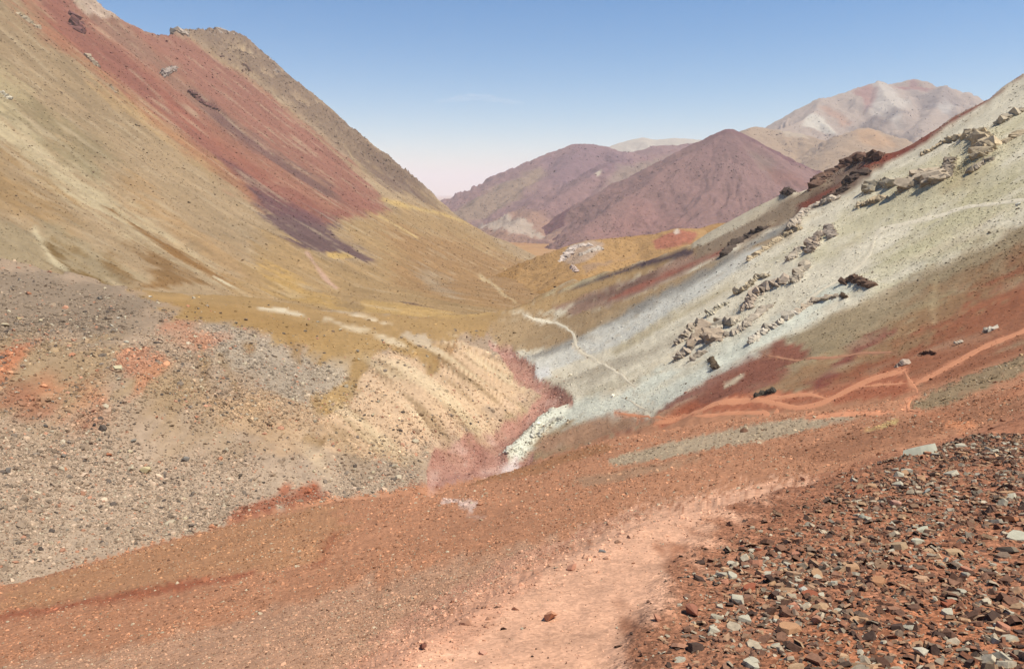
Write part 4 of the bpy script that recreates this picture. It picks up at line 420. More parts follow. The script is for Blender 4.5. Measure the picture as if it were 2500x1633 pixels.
PLACED = {
 'outcrops': [
  ['near', [[202.8, 339.7, 0.2194], [208.91, 347.31, 0.2248], [200.75, 326.35, 0.2125], [192.32, 307.83, 0.2012], [185.06, 297.95, 0.1944], [179.18, 291.27, 0.1895]], 17, (200, 178, 146), 'large hooked tan rock scarp high on the pale right slope'],
  ['near', [[210.67, 352.52, 0.2278], [209.45, 361.17, 0.2316], [204.44, 365.45, 0.2322], [199.15, 367.06, 0.2315]], 8, (200, 178, 146), 'long thin rock ledge running left from the hooked scarp'],
  ['near', [[160.76, 305.26, 0.1911], [166.36, 311.0, 0.1953], [169.07, 310.99, 0.1961], [166.15, 300.03, 0.19], [161.58, 286.39, 0.1821]], 21, (190, 171, 149), 'bulky brown rock knob above the bend of the pale path'],
  ['near', [[160.76, 337.42, 0.207], [168.73, 352.47, 0.2164], [166.63, 336.92, 0.2082], [165.59, 325.52, 0.2023]], 13, (190, 176, 153), 'square-edged rock ledge left of the bulky brown knob'],
  ['near', [[148.95, 322.22, 0.1967], [151.2, 316.51, 0.1943], [153.64, 310.56, 0.1919]], 10, (200, 178, 146), 'low broken rock ledge just below the square-edged ledge'],
  ['near', [[169.59, 294.83, 0.1884], [176.21, 306.05, 0.1956], [183.19, 317.29, 0.203]], 10, (179, 160, 140), 'upright rock fin inside the curve of the hooked scarp'],
  ['near', [[168.44, 278.02, 0.1801], [172.42, 279.51, 0.1819], [175.74, 280.08, 0.1832]], 10, (179, 162, 141), 'jagged rock ledge below the hooked scarp'],
  ['near', [[216.22, 339.59, 0.2235], [221.31, 340.97, 0.2258], [226.89, 341.73, 0.2279]], 12, (192, 176, 154), 'rock ledge close to the right edge under the red skyline'],
  ['near', [[192.77, 301.23, 0.1983], [196.91, 300.58, 0.1993], [201.17, 300.67, 0.2007]], 10, (200, 178, 146), 'second rock ledge at the right edge, below the skyline ledge'],
  ['near', [[131.36, 350.5, 0.2076], [139.38, 363.23, 0.2156], [148.02, 375.4, 0.2236], [153.56, 374.97, 0.2245], [156.71, 365.52, 0.2203]], 12, (192, 175, 158), 'long ragged rock rib below the dark crag'],
  ['near', [[107.19, 371.9, 0.2152], [114.6, 384.5, 0.2228], [120.55, 390.0, 0.2266], [126.78, 390.64, 0.2278], [131.87, 388.43, 0.2275]], 10, (98, 82, 72), 'dark rock rib at the head of the grey scree band'],
  ['near', [[106.25, 331.22, 0.1935], [111.87, 334.37, 0.196], [117.26, 337.73, 0.1986], [124.13, 340.95, 0.2014], [131.23, 339.19, 0.2017]], 9, (200, 178, 146), 'thin pale brown rib right of the dark rib'],
  ['near', [[109.11, 290.04, 0.1724], [113.97, 297.83, 0.1772], [118.56, 303.76, 0.1811]], 10, (193, 177, 158), 'small leaning rock fin left of the tall brown fin'],
  ['near', [[115.21, 285.84, 0.1712], [120.63, 297.07, 0.178], [125.27, 304.88, 0.1829], [127.4, 305.39, 0.1836]], 13, (184, 163, 144), 'tall brown rock fin in the middle of the pale slope'],
  ['near', [[132.54, 313.32, 0.1887], [126.68, 294.25, 0.1777]], 10, (176, 159, 145), 'small dark rock beside the tall brown fin'],
  ['near', [[83.25, 258.28, 0.152], [86.77, 264.64, 0.1558], [90.0, 267.6, 0.1578], [94.22, 268.16, 0.1586], [97.74, 264.26, 0.1571]], 18, (184, 164, 146), 'big dark-faced rock buttress left of the pale scree run'],
  ['near', [[99.33, 258.89, 0.1546], [104.16, 265.93, 0.159], [109.34, 273.23, 0.1637]], 12, (190, 174, 154), 'rock rib climbing from the big buttress'],
  ['near', [[62.05, 243.46, 0.1421], [65.54, 251.06, 0.1464], [68.39, 254.12, 0.1483], [66.12, 235.56, 0.1383]], 20, (185, 163, 141), 'rounded brown tor at the lower end of the outcrops'],
  ['near', [[60.0, 260.61, 0.1511], [63.93, 266.51, 0.1545], [67.76, 271.52, 0.1575], [70.22, 270.63, 0.1572]], 12, (179, 163, 146), 'row of dark teeth of rock left of the brown tor'],
  ['near', [[69.73, 249.2, 0.1458], [72.8, 253.45, 0.1483], [74.69, 253.26, 0.1484], [75.44, 248.17, 0.1458]], 17, (203, 189, 170), 'domed pale rock above the brown tor'],
  ['near', [[55.48, 241.12, 0.1405], [57.74, 242.27, 0.1412], [60.13, 242.14, 0.1413]], 12, (179, 162, 144), 'low rock left of and below the brown tor'],
  ['near', [[57.76, 230.96, 0.1352], [59.56, 231.55, 0.1356], [61.49, 232.59, 0.1363]], 10, (185, 168, 149), 'crumbling rock at the foot of the brown tor'],
  ['near', [[70.83, 235.73, 0.1388], [72.98, 235.14, 0.1387], [75.7, 235.21, 0.139], [81.11, 240.52, 0.1425], [86.15, 245.92, 0.1459]], 12, (188, 172, 154), 'long broken rib running down from the big buttress'],
  ['near', [[75.01, 277.14, 0.1611], [78.45, 279.84, 0.1629], [81.58, 279.62, 0.1631]], 10, (214, 202, 178), 'pale knobby ledge above the domed rock'],
  ['near', [[87.71, 285.51, 0.1669], [90.29, 283.34, 0.1661], [96.85, 290.06, 0.1705], [98.77, 285.95, 0.1686]], 9, (202, 184, 155), 'yellowish thin ledge above the big buttress'],
  ['near', [[71.39, 215.21, 0.1281], [74.55, 218.44, 0.1302], [77.68, 219.24, 0.131], [80.31, 219.25, 0.1313], [85.62, 222.08, 0.1335]], 12, (206, 193, 176), 'pale rib along the lower side of the scree run'],
  ['near', [[86.68, 221.69, 0.1335], [90.05, 223.65, 0.135], [92.95, 224.6, 0.136], [96.55, 219.57, 0.1341]], 10, (196, 176, 153), 'brown-topped rib continuing up the scree run'],
  ['near', [[102.34, 226.31, 0.1385], [104.63, 226.61, 0.1391], [104.24, 219.99, 0.1358], [103.41, 211.74, 0.1315]], 12, (120, 92, 74), 'dark overhanging rock below the bend of the pale path'],
  ['near', [[98.42, 218.7, 0.134], [97.1, 213.41, 0.1311]], 6, (110, 88, 70), 'small dark rock under the overhanging one'],
  ['near', [[61.11, 221.23, 0.1303], [60.38, 215.69, 0.1273], [59.62, 210.58, 0.1246]], 8, (110, 92, 72), 'lone dark rock in the pale scree below the tor'],
  ['near', [[172.89, 429.62, 0.2565], [184.01, 446.25, 0.2674], [190.64, 451.11, 0.2713]], 17, (126, 94, 76), 'left end of the dark crag on the skyline'],
  ['near', [[195.83, 451.26, 0.2725], [205.06, 460.21, 0.2792], [204.67, 446.01, 0.2719], [198.51, 412.11, 0.2535]], 17, (118, 86, 70), 'dark red-brown crag standing on the skyline'],
  ['near', [[173.1, 390.48, 0.2366], [177.91, 392.69, 0.2388], [184.42, 395.88, 0.2419]], 13, (86, 68, 58), 'black rock below the skyline crag'],
  ['near', [[160.28, 381.91, 0.2294], [164.67, 380.49, 0.2296], [168.49, 381.56, 0.231]], 10, (84, 66, 56), 'dark rock step beneath the black rock'],
  ['near', [[174.88, 481.11, 0.2835], [170.25, 459.82, 0.2716]], 10, (88, 70, 62), 'lone dark boulder tor on the pale shoulder of the skyline'],
  ['near', [[85.48, 130.92, 0.0877], [86.15, 130.43, 0.0876]], 8, (209, 196, 179), 'pale rocks above the red path near the right edge'],
  ['near', [[79.72, 129.78, 0.0857], [80.48, 129.87, 0.0859]], 5, (202, 185, 166), 'small pale rock left of the pair above the red path'],
  ['near', [[75.44, 132.77, 0.0861], [75.74, 131.48, 0.0856], [75.17, 128.44, 0.0839]], 5, (120, 80, 60), 'dark stones in a row above the path fork'],
  ['near', [[51.96, 151.39, 0.0919], [53.75, 152.13, 0.0925], [54.5, 148.98, 0.0909]], 9, (84, 76, 66), 'dark humped rock beside the red path'],
  ['near', [[69.27, 129.22, 0.083], [70.57, 129.0, 0.0832]], 8, (179, 159, 144), 'grey rock at the upper path fork'],
  ['near', [[-1.71, 225.49, 0.133], [-0.53, 227.63, 0.134]], 8, (209, 205, 190), 'pale rock at the tip of the white spur'],
  ['near', [[6.87, 236.89, 0.1388], [7.22, 239.78, 0.14], [7.58, 243.0, 0.1415]], 6, (202, 198, 185), 'short rock rib on the white spur'],
  ['near', [[9.11, 237.99, 0.1394], [11.53, 243.16, 0.1419], [14.31, 247.92, 0.1443], [17.36, 246.6, 0.1435]], 8, (205, 200, 185), 'longer rock rib on the white spur'],
  ['knoll', [[75.89, 1124.0, 0.6266], [87.32, 1145.49, 0.6384], [97.66, 1164.79, 0.6492], [110.56, 1179.79, 0.658], [122.93, 1173.42, 0.6552]], 9, (203, 185, 174), 'pinkish grey crag at the end of the low orange hill'],
  ['knoll', [[105.72, 1125.25, 0.6282], [119.54, 1139.45, 0.6366], [138.92, 1171.19, 0.6551]], 7, (202, 185, 170), 'broken rocks right of the pinkish crag'],
  ['knoll', [[87.58, 1067.44, 0.5962], [90.82, 1035.73, 0.5791]], 8, (205, 179, 166), 'small rocks below the pinkish crag'],
  ['left', [[-640.86, 1498.36, 0.9172], [-640.52, 1530.96, 0.934], [-633.76, 1556.4, 0.9453]], 12, (179, 162, 148), 'left crag of the two on the left mountain skyline'],
  ['left', [[-638.52, 1637.56, 0.9889], [-649.68, 1713.17, 1.0315], [-656.14, 1779.62, 1.0681], [-647.64, 1798.55, 1.0759]], 13, (180, 163, 149), 'right crag of the two on the left mountain skyline'],
  ['left', [[-583.26, 1551.11, 0.9291], [-575.15, 1565.55, 0.9346], [-582.43, 1604.72, 0.9571]], 10, (136, 108, 92), 'brown crag below the skyline crags'],
  ['left', [[-546.49, 1573.69, 0.9319], [-557.73, 1640.07, 0.9698], [-554.61, 1674.53, 0.9874]], 13, (134, 106, 90), 'larger brown crag on the flank right of the red scree'],
  ['left', [[-578.03, 1830.0, 1.0757], [-559.13, 1797.46, 1.054], [-540.84, 1765.96, 1.0331]], 9, (172, 154, 141), 'crag close to the skyline edge of the flank'],
  ['left', [[-649.58, 1161.36, 0.75], [-637.62, 1146.94, 0.7389], [-622.27, 1123.65, 0.7223]], 13, (128, 84, 78), 'dark maroon crag in the top left red band'],
  ['left', [[-540.27, 1200.68, 0.7357], [-548.58, 1240.76, 0.7586], [-553.91, 1277.98, 0.7792]], 8, (172, 154, 144), 'grey-brown rocks at the head of the tan stripe'],
  ['left', [[-505.5, 1209.5, 0.7309], [-492.43, 1203.83, 0.7246], [-480.02, 1202.95, 0.7211], [-471.54, 1219.63, 0.7277]], 9, (126, 86, 78), 'dark rocks at the head of the purple stripe'],
  ['left', [[-572.1, 1050.24, 0.6696], [-563.5, 1045.3, 0.6644], [-556.32, 1037.04, 0.6581]], 8, (179, 160, 137), 'yellow-brown rocks beside the left edge of the red band'],
  ['left', [[-523.13, 1001.95, 0.6304], [-510.93, 988.84, 0.6202], [-496.06, 971.89, 0.6074]], 6, (176, 159, 136), 'string of small rocks lower along the red band'],
  ['left', [[-640.53, 1017.06, 0.6771], [-632.73, 1020.35, 0.6758], [-619.19, 1020.55, 0.6711]], 9, (185, 167, 141), 'ochre rocks in the top left corner'],
  ['left', [[-513.07, 778.56, 0.5192], [-506.01, 774.39, 0.5148]], 8, (196, 185, 164), 'pale rocks at the left edge of the mountain'],
 ],
 'slabs': [
  ['near', [[5.58, 9.57, 0.0064]], 40, (196, 194, 176), 'large pale grey-green block at the brow of the stony bank', 'long'],
  ['near', [[2.36, 4.38, 0.0031]], 26, (196, 140, 98), 'rounded orange-brown slab throwing a dark shadow', 'flat'],
  ['near', [[1.5, 3.64, 0.0025]], 34, (206, 154, 112), 'broad flat tan slab near the bottom of the stony bank', 'flat'],
  ['near', [[1.07, 3.98, 0.0027]], 24, (188, 122, 96), 'reddish block with a black shadow beside the trail', 'block'],
  ['near', [[0.24, 4.2, 0.0027]], 20, (222, 156, 118), 'square pinkish block set in the trail edge', 'block'],
  ['near', [[2.08, 4.39, 0.003]], 22, (210, 204, 184), 'pale grey slab next to the rounded orange slab', 'long'],
  ['near', [[1.84, 4.25, 0.0029]], 14, (216, 210, 196), 'pale pointed shard at the left of the slab cluster', 'block'],
  ['near', [[3.12, 5.28, 0.0037]], 20, (216, 210, 184), 'whitish long slab in the middle of the stony bank', 'long'],
  ['near', [[3.34, 5.61, 0.0039]], 20, (206, 202, 178), 'grey-green slab just above the whitish long slab', 'long'],
  ['near', [[3.89, 5.27, 0.0039]], 24, (210, 204, 182), 'big rounded pale slab at the right edge', 'flat'],
  ['near', [[3.58, 4.96, 0.0037]], 24, (140, 124, 106), 'dark grey tilted slab near the right edge', 'flat'],
  ['near', [[1.69, 3.72, 0.0026]], 16, (206, 148, 116), 'upright reddish slab above the broad tan slab', 'block'],
  ['near', [[3.61, 6.51, 0.0044]], 12, (214, 158, 136), 'small pink block in the upper bank', 'block'],
  ['near', [[4.19, 7.02, 0.0048]], 13, (186, 184, 170), 'grey blocky stone in the upper bank', 'block'],
  ['near', [[1.18, 3.87, 0.0026]], 16, (186, 174, 152), 'grey slab right of the reddish block', 'flat'],
  ['near', [[1.99, 3.23, 0.0024]], 16, (220, 208, 186), 'white upright shard at the bottom edge', 'block'],
  ['near', [[0.85, 3.91, 0.0026]], 13, (204, 142, 112), 'pinkish stone left of the reddish block', 'block'],
  ['near', [[0.88, 3.49, 0.0024]], 20, (204, 148, 118), 'pink-brown slab at the bottom of the trail side', 'flat'],
  ['near', [[3.2, 4.95, 0.0036]], 22, (204, 168, 128), 'tan slab below the dark tilted slab', 'flat'],
  ['near', [[2.91, 5.18, 0.0036]], 24, (196, 164, 128), 'wide tan slab left of the whitish long slab', 'flat'],
  ['near', [[4.19, 5.83, 0.0043]], 22, (188, 124, 84), 'rust-coloured slab near the right edge', 'flat'],
  ['near', [[0.75, 5.7, 0.0036]], 11, (150, 146, 144), 'blue-grey stone on the outer edge of the trail', 'flat'],
  ['near', [[0.46, 5.21, 0.0033]], 14, (224, 160, 130), 'pale pink clod on the outer edge of the trail', 'block'],
  ['near', [[-0.51, 3.81, 0.0025]], 12, (150, 96, 78), 'dark brown clod low on the outer edge of the trail', 'block'],
  ['near', [[-0.16, 3.68, 0.0025]], 12, (226, 166, 138), 'rounded pink stone in the lower trail', 'flat'],
  ['near', [[3.09, 6.06, 0.0041]], 14, (200, 196, 176), 'pale stone at the foot of the upper bank', 'flat'],
 ],
 'boulders': [
  ['near', [[-83.86, 159.7, 0.1057]], 20, (222, 204, 158), 'large pale yellow boulder low on the grey moraine'],
  ['near', [[-86.51, 158.82, 0.1058]], 15, (214, 198, 170), 'whitish boulder left of the large pale yellow one'],
  ['near', [[-107.05, 195.29, 0.1262]], 19, (218, 206, 168), 'cream boulder beside the orange earth streak'],
  ['near', [[-117.41, 220.44, 0.1406]], 9, (236, 228, 206), 'small round white stone high on the moraine'],
  ['near', [[-95.14, 220.36, 0.1359]], 10, (226, 212, 178), 'cream stone at the top of a grassy runnel'],
  ['near', [[-86.48, 198.71, 0.1238]], 10, (222, 206, 172), 'cream stone lower in the same grassy runnel'],
  ['near', [[-106.07, 236.94, 0.1462]], 8, (234, 216, 190), 'small white stone right of the round white one'],
  ['near', [[-64.76, 166.67, 0.1057]], 9, (112, 98, 84), 'dark stone below the pale scree'],
  ['near', [[-90.36, 168.54, 0.1107]], 12, (150, 144, 134), 'grey boulder in the middle of the moraine'],
  ['near', [[-98.56, 154.13, 0.106]], 11, (140, 130, 120), 'grey boulder left of the middle one'],
  ['near', [[-99.64, 168.9, 0.1127]], 8, (84, 78, 74), 'black stone at the end of the red-brown streak'],
  ['near', [[-106.88, 162.26, 0.1115]], 8, (98, 92, 88), 'dark grey stone left of the black one'],
  ['near', [[-100.71, 139.68, 0.1001]], 14, (128, 120, 114), 'dark grey boulder cluster stone at the left edge'],
  ['near', [[-77.95, 167.44, 0.1081]], 14, (146, 140, 134), 'flat grey boulder below the pale scree'],
  ['near', [[-71.2, 171.41, 0.1088]], 12, (206, 142, 106), 'orange boulder right of the flat grey one'],
  ['near', [[-154.96, 229.13, 0.1547]], 10, (196, 170, 126), 'tan boulder high at the left edge'],
  ['near', [[-135.35, 216.14, 0.1431]], 9, (206, 170, 140), 'pink and white boulder on the upper moraine'],
  ['near', [[-164.4, 296.29, 0.1889]], 8, (214, 196, 168), 'pale boulder just under the moraine crest'],
  ['near', [[-150.12, 304.33, 0.1895]], 7, (232, 222, 206), 'white stone where the moraine meets the grass'],
  ['near', [[-134.71, 249.76, 0.1589]], 8, (226, 214, 196), 'white boulder, upper of two on the moraine'],
  ['near', [[-132.17, 239.94, 0.1536]], 8, (226, 216, 198), 'white boulder, lower of two on the moraine'],
  ['near', [[-95.7, 149.67, 0.1035]], 10, (206, 138, 100), 'orange boulder near the left end of the moraine foot'],
  ['near', [[-92.35, 161.05, 0.1078]], 10, (206, 132, 94), 'rust-orange boulder above the pale yellow one'],
  ['near', [[-32.48, 173.69, 0.1059]], 8, (226, 212, 182), 'cream stone near the stream bed'],
  ['near', [[-14.29, 71.06, 0.0437]], 8, (224, 206, 172), 'cream stone at the edge of the brown slope'],
  ['near', [[39.39, 667.85, 0.3732]], 7, (66, 54, 46), 'dark boulder on the far edge of the orange slope'],
  ['near', [[148.17, 219.39, 0.1466]], 8, (244, 240, 228), 'white block below the pale path at the right edge'],
  ['near', [[106.67, 254.08, 0.1534]], 4, (120, 104, 84), 'small dark stone beside the pale path'],
 ],
 'person': [
  ['near', [[33.5, 372.95, 0.2115]]],
 ],
 'paths': [
  ['o', [[35.6, 179.9, 35.9, 183.6], [36.8, 179.1, 37.1, 182.1], [38.2, 178.5, 38.3, 181.1], [39.5, 178.0, 39.6, 180.3], [40.8, 177.5, 40.9, 179.7], [42.0, 176.3, 42.2, 179.2], [40.2, 163.2, 43.5, 178.4], [40.8, 160.5, 44.6, 177.4], [41.7, 159.1, 45.7, 176.2], [42.7, 158.3, 46.7, 174.9], [43.8, 158.0, 47.6, 173.4], [45.0, 157.8, 48.4, 171.5], [46.0, 157.2, 48.5, 167.2], [46.8, 155.9, 48.8, 163.6], [47.5, 154.1, 49.5, 161.2], [48.1, 152.2, 50.1, 159.1], [48.8, 150.2, 50.8, 157.1], [49.4, 148.3, 51.4, 154.9], [49.8, 146.1, 51.9, 152.4], [50.1, 143.5, 52.1, 149.3], [50.2, 140.5, 52.2, 146.0], [50.2, 137.4, 52.2, 142.6], [50.2, 134.3, 52.1, 139.2], [50.1, 131.1, 52.0, 135.8], [50.0, 128.0, 51.8, 132.6], [50.1, 125.4, 51.9, 130.1], [50.4, 123.7, 52.2, 128.4], [51.0, 122.5, 52.7, 127.3], [51.7, 121.8, 53.4, 126.5], [52.5, 121.3, 54.1, 126.0], [53.4, 121.3, 55.0, 126.0], [54.5, 121.6, 56.1, 126.4], [55.6, 122.2, 57.3, 127.0], [56.8, 122.9, 58.5, 127.7], [57.9, 123.5, 59.7, 128.4], [59.1, 124.1, 60.9, 129.0], [60.2, 124.6, 62.1, 129.5], [61.3, 125.1, 63.2, 130.0], [62.4, 125.4, 64.4, 130.4], [63.3, 125.5, 65.4, 130.5], [64.1, 125.1, 66.3, 130.1], [64.7, 124.5, 66.9, 129.4], [65.3, 123.8, 67.5, 128.6], [65.9, 123.1, 68.2, 127.9], [66.8, 122.9, 69.0, 127.7], [67.8, 123.1, 70.0, 128.0]]],
  ['o', [[67.2, 124.0, 68.4, 124.7], [65.1, 119.1, 66.2, 119.7], [63.1, 114.5, 64.2, 115.2], [61.2, 110.1, 62.7, 111.5], [59.8, 106.1, 61.5, 108.3], [34.4, 60.2, 60.4, 105.1]]],
  ['o', [[61.1, 109.1, 62.6, 112.7], [62.1, 109.7, 63.7, 113.3], [63.2, 110.2, 64.9, 113.8], [64.3, 110.7, 66.0, 114.4], [65.4, 111.2, 67.1, 114.9], [66.5, 111.7, 68.2, 115.4], [67.6, 112.3, 69.4, 116.0], [68.8, 112.9, 70.6, 116.6], [69.9, 113.5, 71.8, 117.3], [71.1, 114.2, 73.0, 118.0], [72.4, 114.9, 74.3, 118.8], [73.6, 115.6, 75.6, 119.5], [74.8, 116.2, 76.9, 120.2], [76.0, 116.8, 78.1, 120.8], [77.0, 117.2, 79.3, 121.3], [78.0, 117.3, 80.3, 121.5], [78.9, 117.4, 81.3, 121.6], [79.8, 117.5, 82.3, 121.7], [80.8, 117.6, 83.2, 121.8], [81.7, 117.7, 84.2, 121.9], [82.7, 117.8, 85.2, 122.0], [83.7, 118.0, 86.3, 122.3], [84.7, 118.3, 87.4, 122.6], [85.8, 118.7, 88.5, 123.0], [87.0, 119.0, 89.7, 123.4], [88.1, 119.4, 90.9, 123.8], [89.2, 119.8, 92.1, 124.3], [90.4, 120.2, 93.3, 124.7], [91.5, 120.6, 94.5, 125.2]]],
  ['o', [[50.4, 147.0, 51.8, 151.6], [51.1, 145.4, 52.5, 149.9], [51.8, 143.8, 53.2, 148.2], [52.4, 142.2, 53.8, 146.5], [53.0, 140.7, 54.5, 144.9], [53.7, 139.2, 55.1, 143.3], [54.3, 137.7, 55.7, 141.7], [54.8, 136.2, 56.3, 140.1], [55.3, 134.5, 56.7, 138.3], [55.5, 132.3, 56.9, 135.8], [55.3, 129.4, 56.7, 132.5], [54.9, 126.1, 56.3, 128.9], [54.5, 122.8, 55.8, 125.4]]],
  ['o', [[39.6, 157.0, 41.1, 163.7], [40.2, 154.2, 41.4, 159.2], [41.0, 151.8, 42.1, 156.4], [41.7, 149.6, 42.8, 154.1], [42.5, 147.6, 43.6, 152.0], [43.2, 145.7, 44.3, 150.0], [44.0, 143.8, 45.1, 148.0], [44.6, 141.9, 45.8, 145.9], [45.2, 139.7, 46.4, 143.7], [45.7, 137.5, 46.9, 141.4], [46.2, 135.3, 47.4, 139.1], [46.7, 133.2, 47.9, 136.9], [28.3, 78.8, 48.3, 134.7], [28.1, 76.3, 48.8, 132.6], [28.0, 74.2, 49.2, 130.5], [27.9, 72.2, 49.6, 128.5], [27.8, 70.4, 50.0, 126.6]]],
  ['c', [[153.7, 215.5, 152.2, 213.1], [153.1, 217.0, 151.6, 214.6], [152.6, 218.6, 151.1, 216.1], [152.0, 220.2, 150.6, 217.7], [151.5, 221.9, 150.0, 219.3], [151.0, 223.6, 149.5, 221.0], [150.6, 225.5, 149.0, 222.8], [150.1, 227.4, 148.6, 224.7], [149.7, 229.5, 148.1, 226.7], [149.4, 231.7, 147.8, 228.9], [149.2, 234.2, 147.5, 231.3], [149.1, 236.9, 147.3, 233.9], [149.0, 239.7, 147.2, 236.6], [148.9, 242.6, 147.1, 239.3], [148.7, 245.3, 146.8, 241.7], [148.0, 247.4, 146.1, 243.6], [147.1, 248.8, 145.2, 244.9], [146.0, 250.0, 144.1, 246.0], [144.9, 251.2, 143.0, 247.1], [143.8, 252.5, 141.9, 248.3], [142.8, 253.9, 140.9, 249.7], [141.9, 255.6, 139.9, 251.2], [141.0, 257.3, 139.0, 252.9], [140.1, 259.0, 138.0, 254.6], [139.1, 260.9, 137.1, 256.3], [138.2, 262.7, 136.1, 258.1], [137.3, 264.8, 135.2, 260.0], [136.5, 267.0, 134.4, 262.1], [135.7, 269.4, 133.6, 264.4], [134.7, 271.4, 132.6, 266.1], [132.9, 271.2, 131.2, 266.1], [129.9, 267.4, 128.9, 263.2], [126.5, 261.5, 126.0, 258.1], [123.3, 255.6, 122.8, 252.4], [120.5, 251.0, 119.9, 247.6], [118.1, 247.7, 117.3, 244.1], [115.8, 245.1, 115.0, 241.5], [113.6, 242.9, 112.7, 239.4], [111.4, 240.9, 110.6, 237.4], [109.5, 239.5, 108.6, 235.9], [107.7, 238.6, 106.7, 235.0], [106.0, 238.2, 105.0, 234.6], [104.3, 237.9, 103.4, 234.3], [102.6, 237.4, 101.7, 233.8], [100.8, 236.6, 99.9, 233.0], [98.9, 235.7, 98.1, 232.1], [97.1, 234.7, 96.3, 231.1], [95.3, 233.7, 94.5, 230.2], [93.5, 232.9, 92.7, 229.3], [91.7, 232.2, 90.9, 228.6], [90.0, 231.4, 89.2, 227.8]]],
  ['c', [[6.8, 510.3, 7.6, 517.4], [10.6, 501.0, 11.3, 506.8], [14.2, 492.6, 14.9, 497.9], [17.9, 485.6, 18.4, 490.9], [21.5, 480.1, 21.9, 485.6], [24.9, 474.2, 25.4, 479.6], [27.6, 463.9, 28.5, 469.1], [29.7, 448.7, 30.7, 452.8], [31.4, 429.9, 32.5, 434.3], [32.0, 403.6, 33.2, 407.8], [32.0, 382.9, 33.1, 382.6], [31.8, 373.0, 32.9, 371.4], [31.4, 366.2, 32.5, 365.1], [31.8, 358.9, 32.7, 359.7], [33.1, 350.7, 34.0, 352.5], [34.6, 341.1, 35.4, 343.4], [35.6, 328.5, 36.6, 331.8], [35.8, 309.2, 37.0, 314.8], [35.9, 291.6, 36.9, 295.6], [36.8, 281.7, 37.6, 284.2], [37.7, 273.3, 38.5, 275.4], [38.5, 265.2, 39.3, 267.1], [39.1, 256.9, 39.9, 258.7], [39.6, 248.7, 40.3, 250.2], [40.0, 241.2, 40.7, 242.4], [40.4, 234.4, 41.1, 235.4]]],
  ['c', [[35.3, 234.0, 35.8, 235.2], [36.6, 227.6, 37.0, 228.6], [37.9, 222.3, 38.3, 223.1], [39.2, 217.3, 39.6, 218.1], [40.4, 211.9, 40.8, 212.9], [41.2, 204.8, 41.7, 206.5]]],
  ['o', [[32.1, 222.9, 32.4, 225.1], [33.8, 220.0, 34.2, 222.1], [35.5, 217.0, 35.8, 219.1], [37.0, 213.8, 37.4, 215.8], [38.2, 209.8, 38.8, 211.9], [39.1, 203.7, 39.9, 207.0], [37.1, 184.1, 37.9, 187.7], [38.3, 181.1, 38.6, 182.5], [39.6, 179.3, 39.9, 180.4], [41.0, 177.7, 41.3, 178.9]]],
  ['o', [[29.5, 73.6, 50.9, 126.8], [28.1, 69.2, 50.6, 124.3], [27.1, 65.8, 50.4, 121.8], [26.3, 62.6, 28.4, 67.6], [25.4, 59.8, 27.4, 64.1], [24.7, 57.1, 26.4, 61.0]]],
  ['o', [[59.9, 124.5, 60.8, 126.6], [60.3, 123.0, 61.3, 125.1], [60.7, 121.6, 61.7, 123.7], [61.1, 120.2, 62.1, 122.2], [61.5, 118.7, 62.4, 120.6], [61.8, 117.1, 62.7, 119.0], [62.0, 115.5, 62.9, 117.3], [62.2, 113.9, 63.2, 115.7], [62.4, 112.4, 63.4, 114.1]]],
  ['t', [[69.3, 200.3, 70.0, 202.3], [69.4, 196.0, 70.2, 198.0], [69.6, 191.8, 70.4, 193.8], [69.7, 187.7, 70.5, 189.8], [69.8, 183.8, 70.6, 185.8], [69.9, 180.0, 70.7, 182.0], [70.1, 176.5, 70.9, 178.7], [70.4, 173.7, 71.3, 175.9], [70.9, 171.4, 71.8, 173.7], [71.5, 169.4, 72.4, 171.7], [72.1, 167.4, 73.0, 169.7], [72.6, 165.4, 73.6, 167.7], [73.1, 163.4, 74.1, 165.8], [73.6, 161.5, 74.6, 163.9], [74.1, 159.7, 75.1, 162.1], [74.6, 157.9, 75.6, 160.3], [75.0, 156.0, 76.1, 158.5], [75.3, 154.1, 76.5, 156.5], [75.6, 151.9, 76.7, 154.4], [75.7, 149.7, 76.9, 152.1], [75.8, 147.4, 77.0, 149.8], [75.9, 145.2, 77.0, 147.5], [75.9, 143.0, 77.1, 145.3]]],
  ['o', [[23.2, 56.2, 24.9, 60.5], [23.4, 55.6, 25.2, 59.8], [23.7, 55.1, 25.4, 59.2], [24.0, 54.5, 25.7, 58.5], [24.2, 54.0, 25.9, 57.9], [24.5, 53.4, 26.2, 57.3], [24.7, 52.9, 26.4, 56.7], [24.9, 52.3, 26.6, 56.0], [25.0, 51.5, 26.7, 55.1], [25.0, 50.7, 26.7, 54.1], [25.1, 49.8, 26.7, 53.1], [25.1, 49.0, 26.7, 52.1], [25.1, 48.1, 26.7, 51.2], [25.1, 47.3, 26.6, 50.3], [25.1, 46.6, 26.6, 49.4]]],
  ['o', [[59.1, 104.9, 33.1, 58.3], [32.7, 58.7, 30.7, 54.7], [29.4, 53.2, 28.7, 51.4], [26.5, 47.7, 27.5, 49.2], [25.0, 44.4, 26.6, 47.1], [24.4, 42.6, 26.0, 45.3]]],
 ],
}

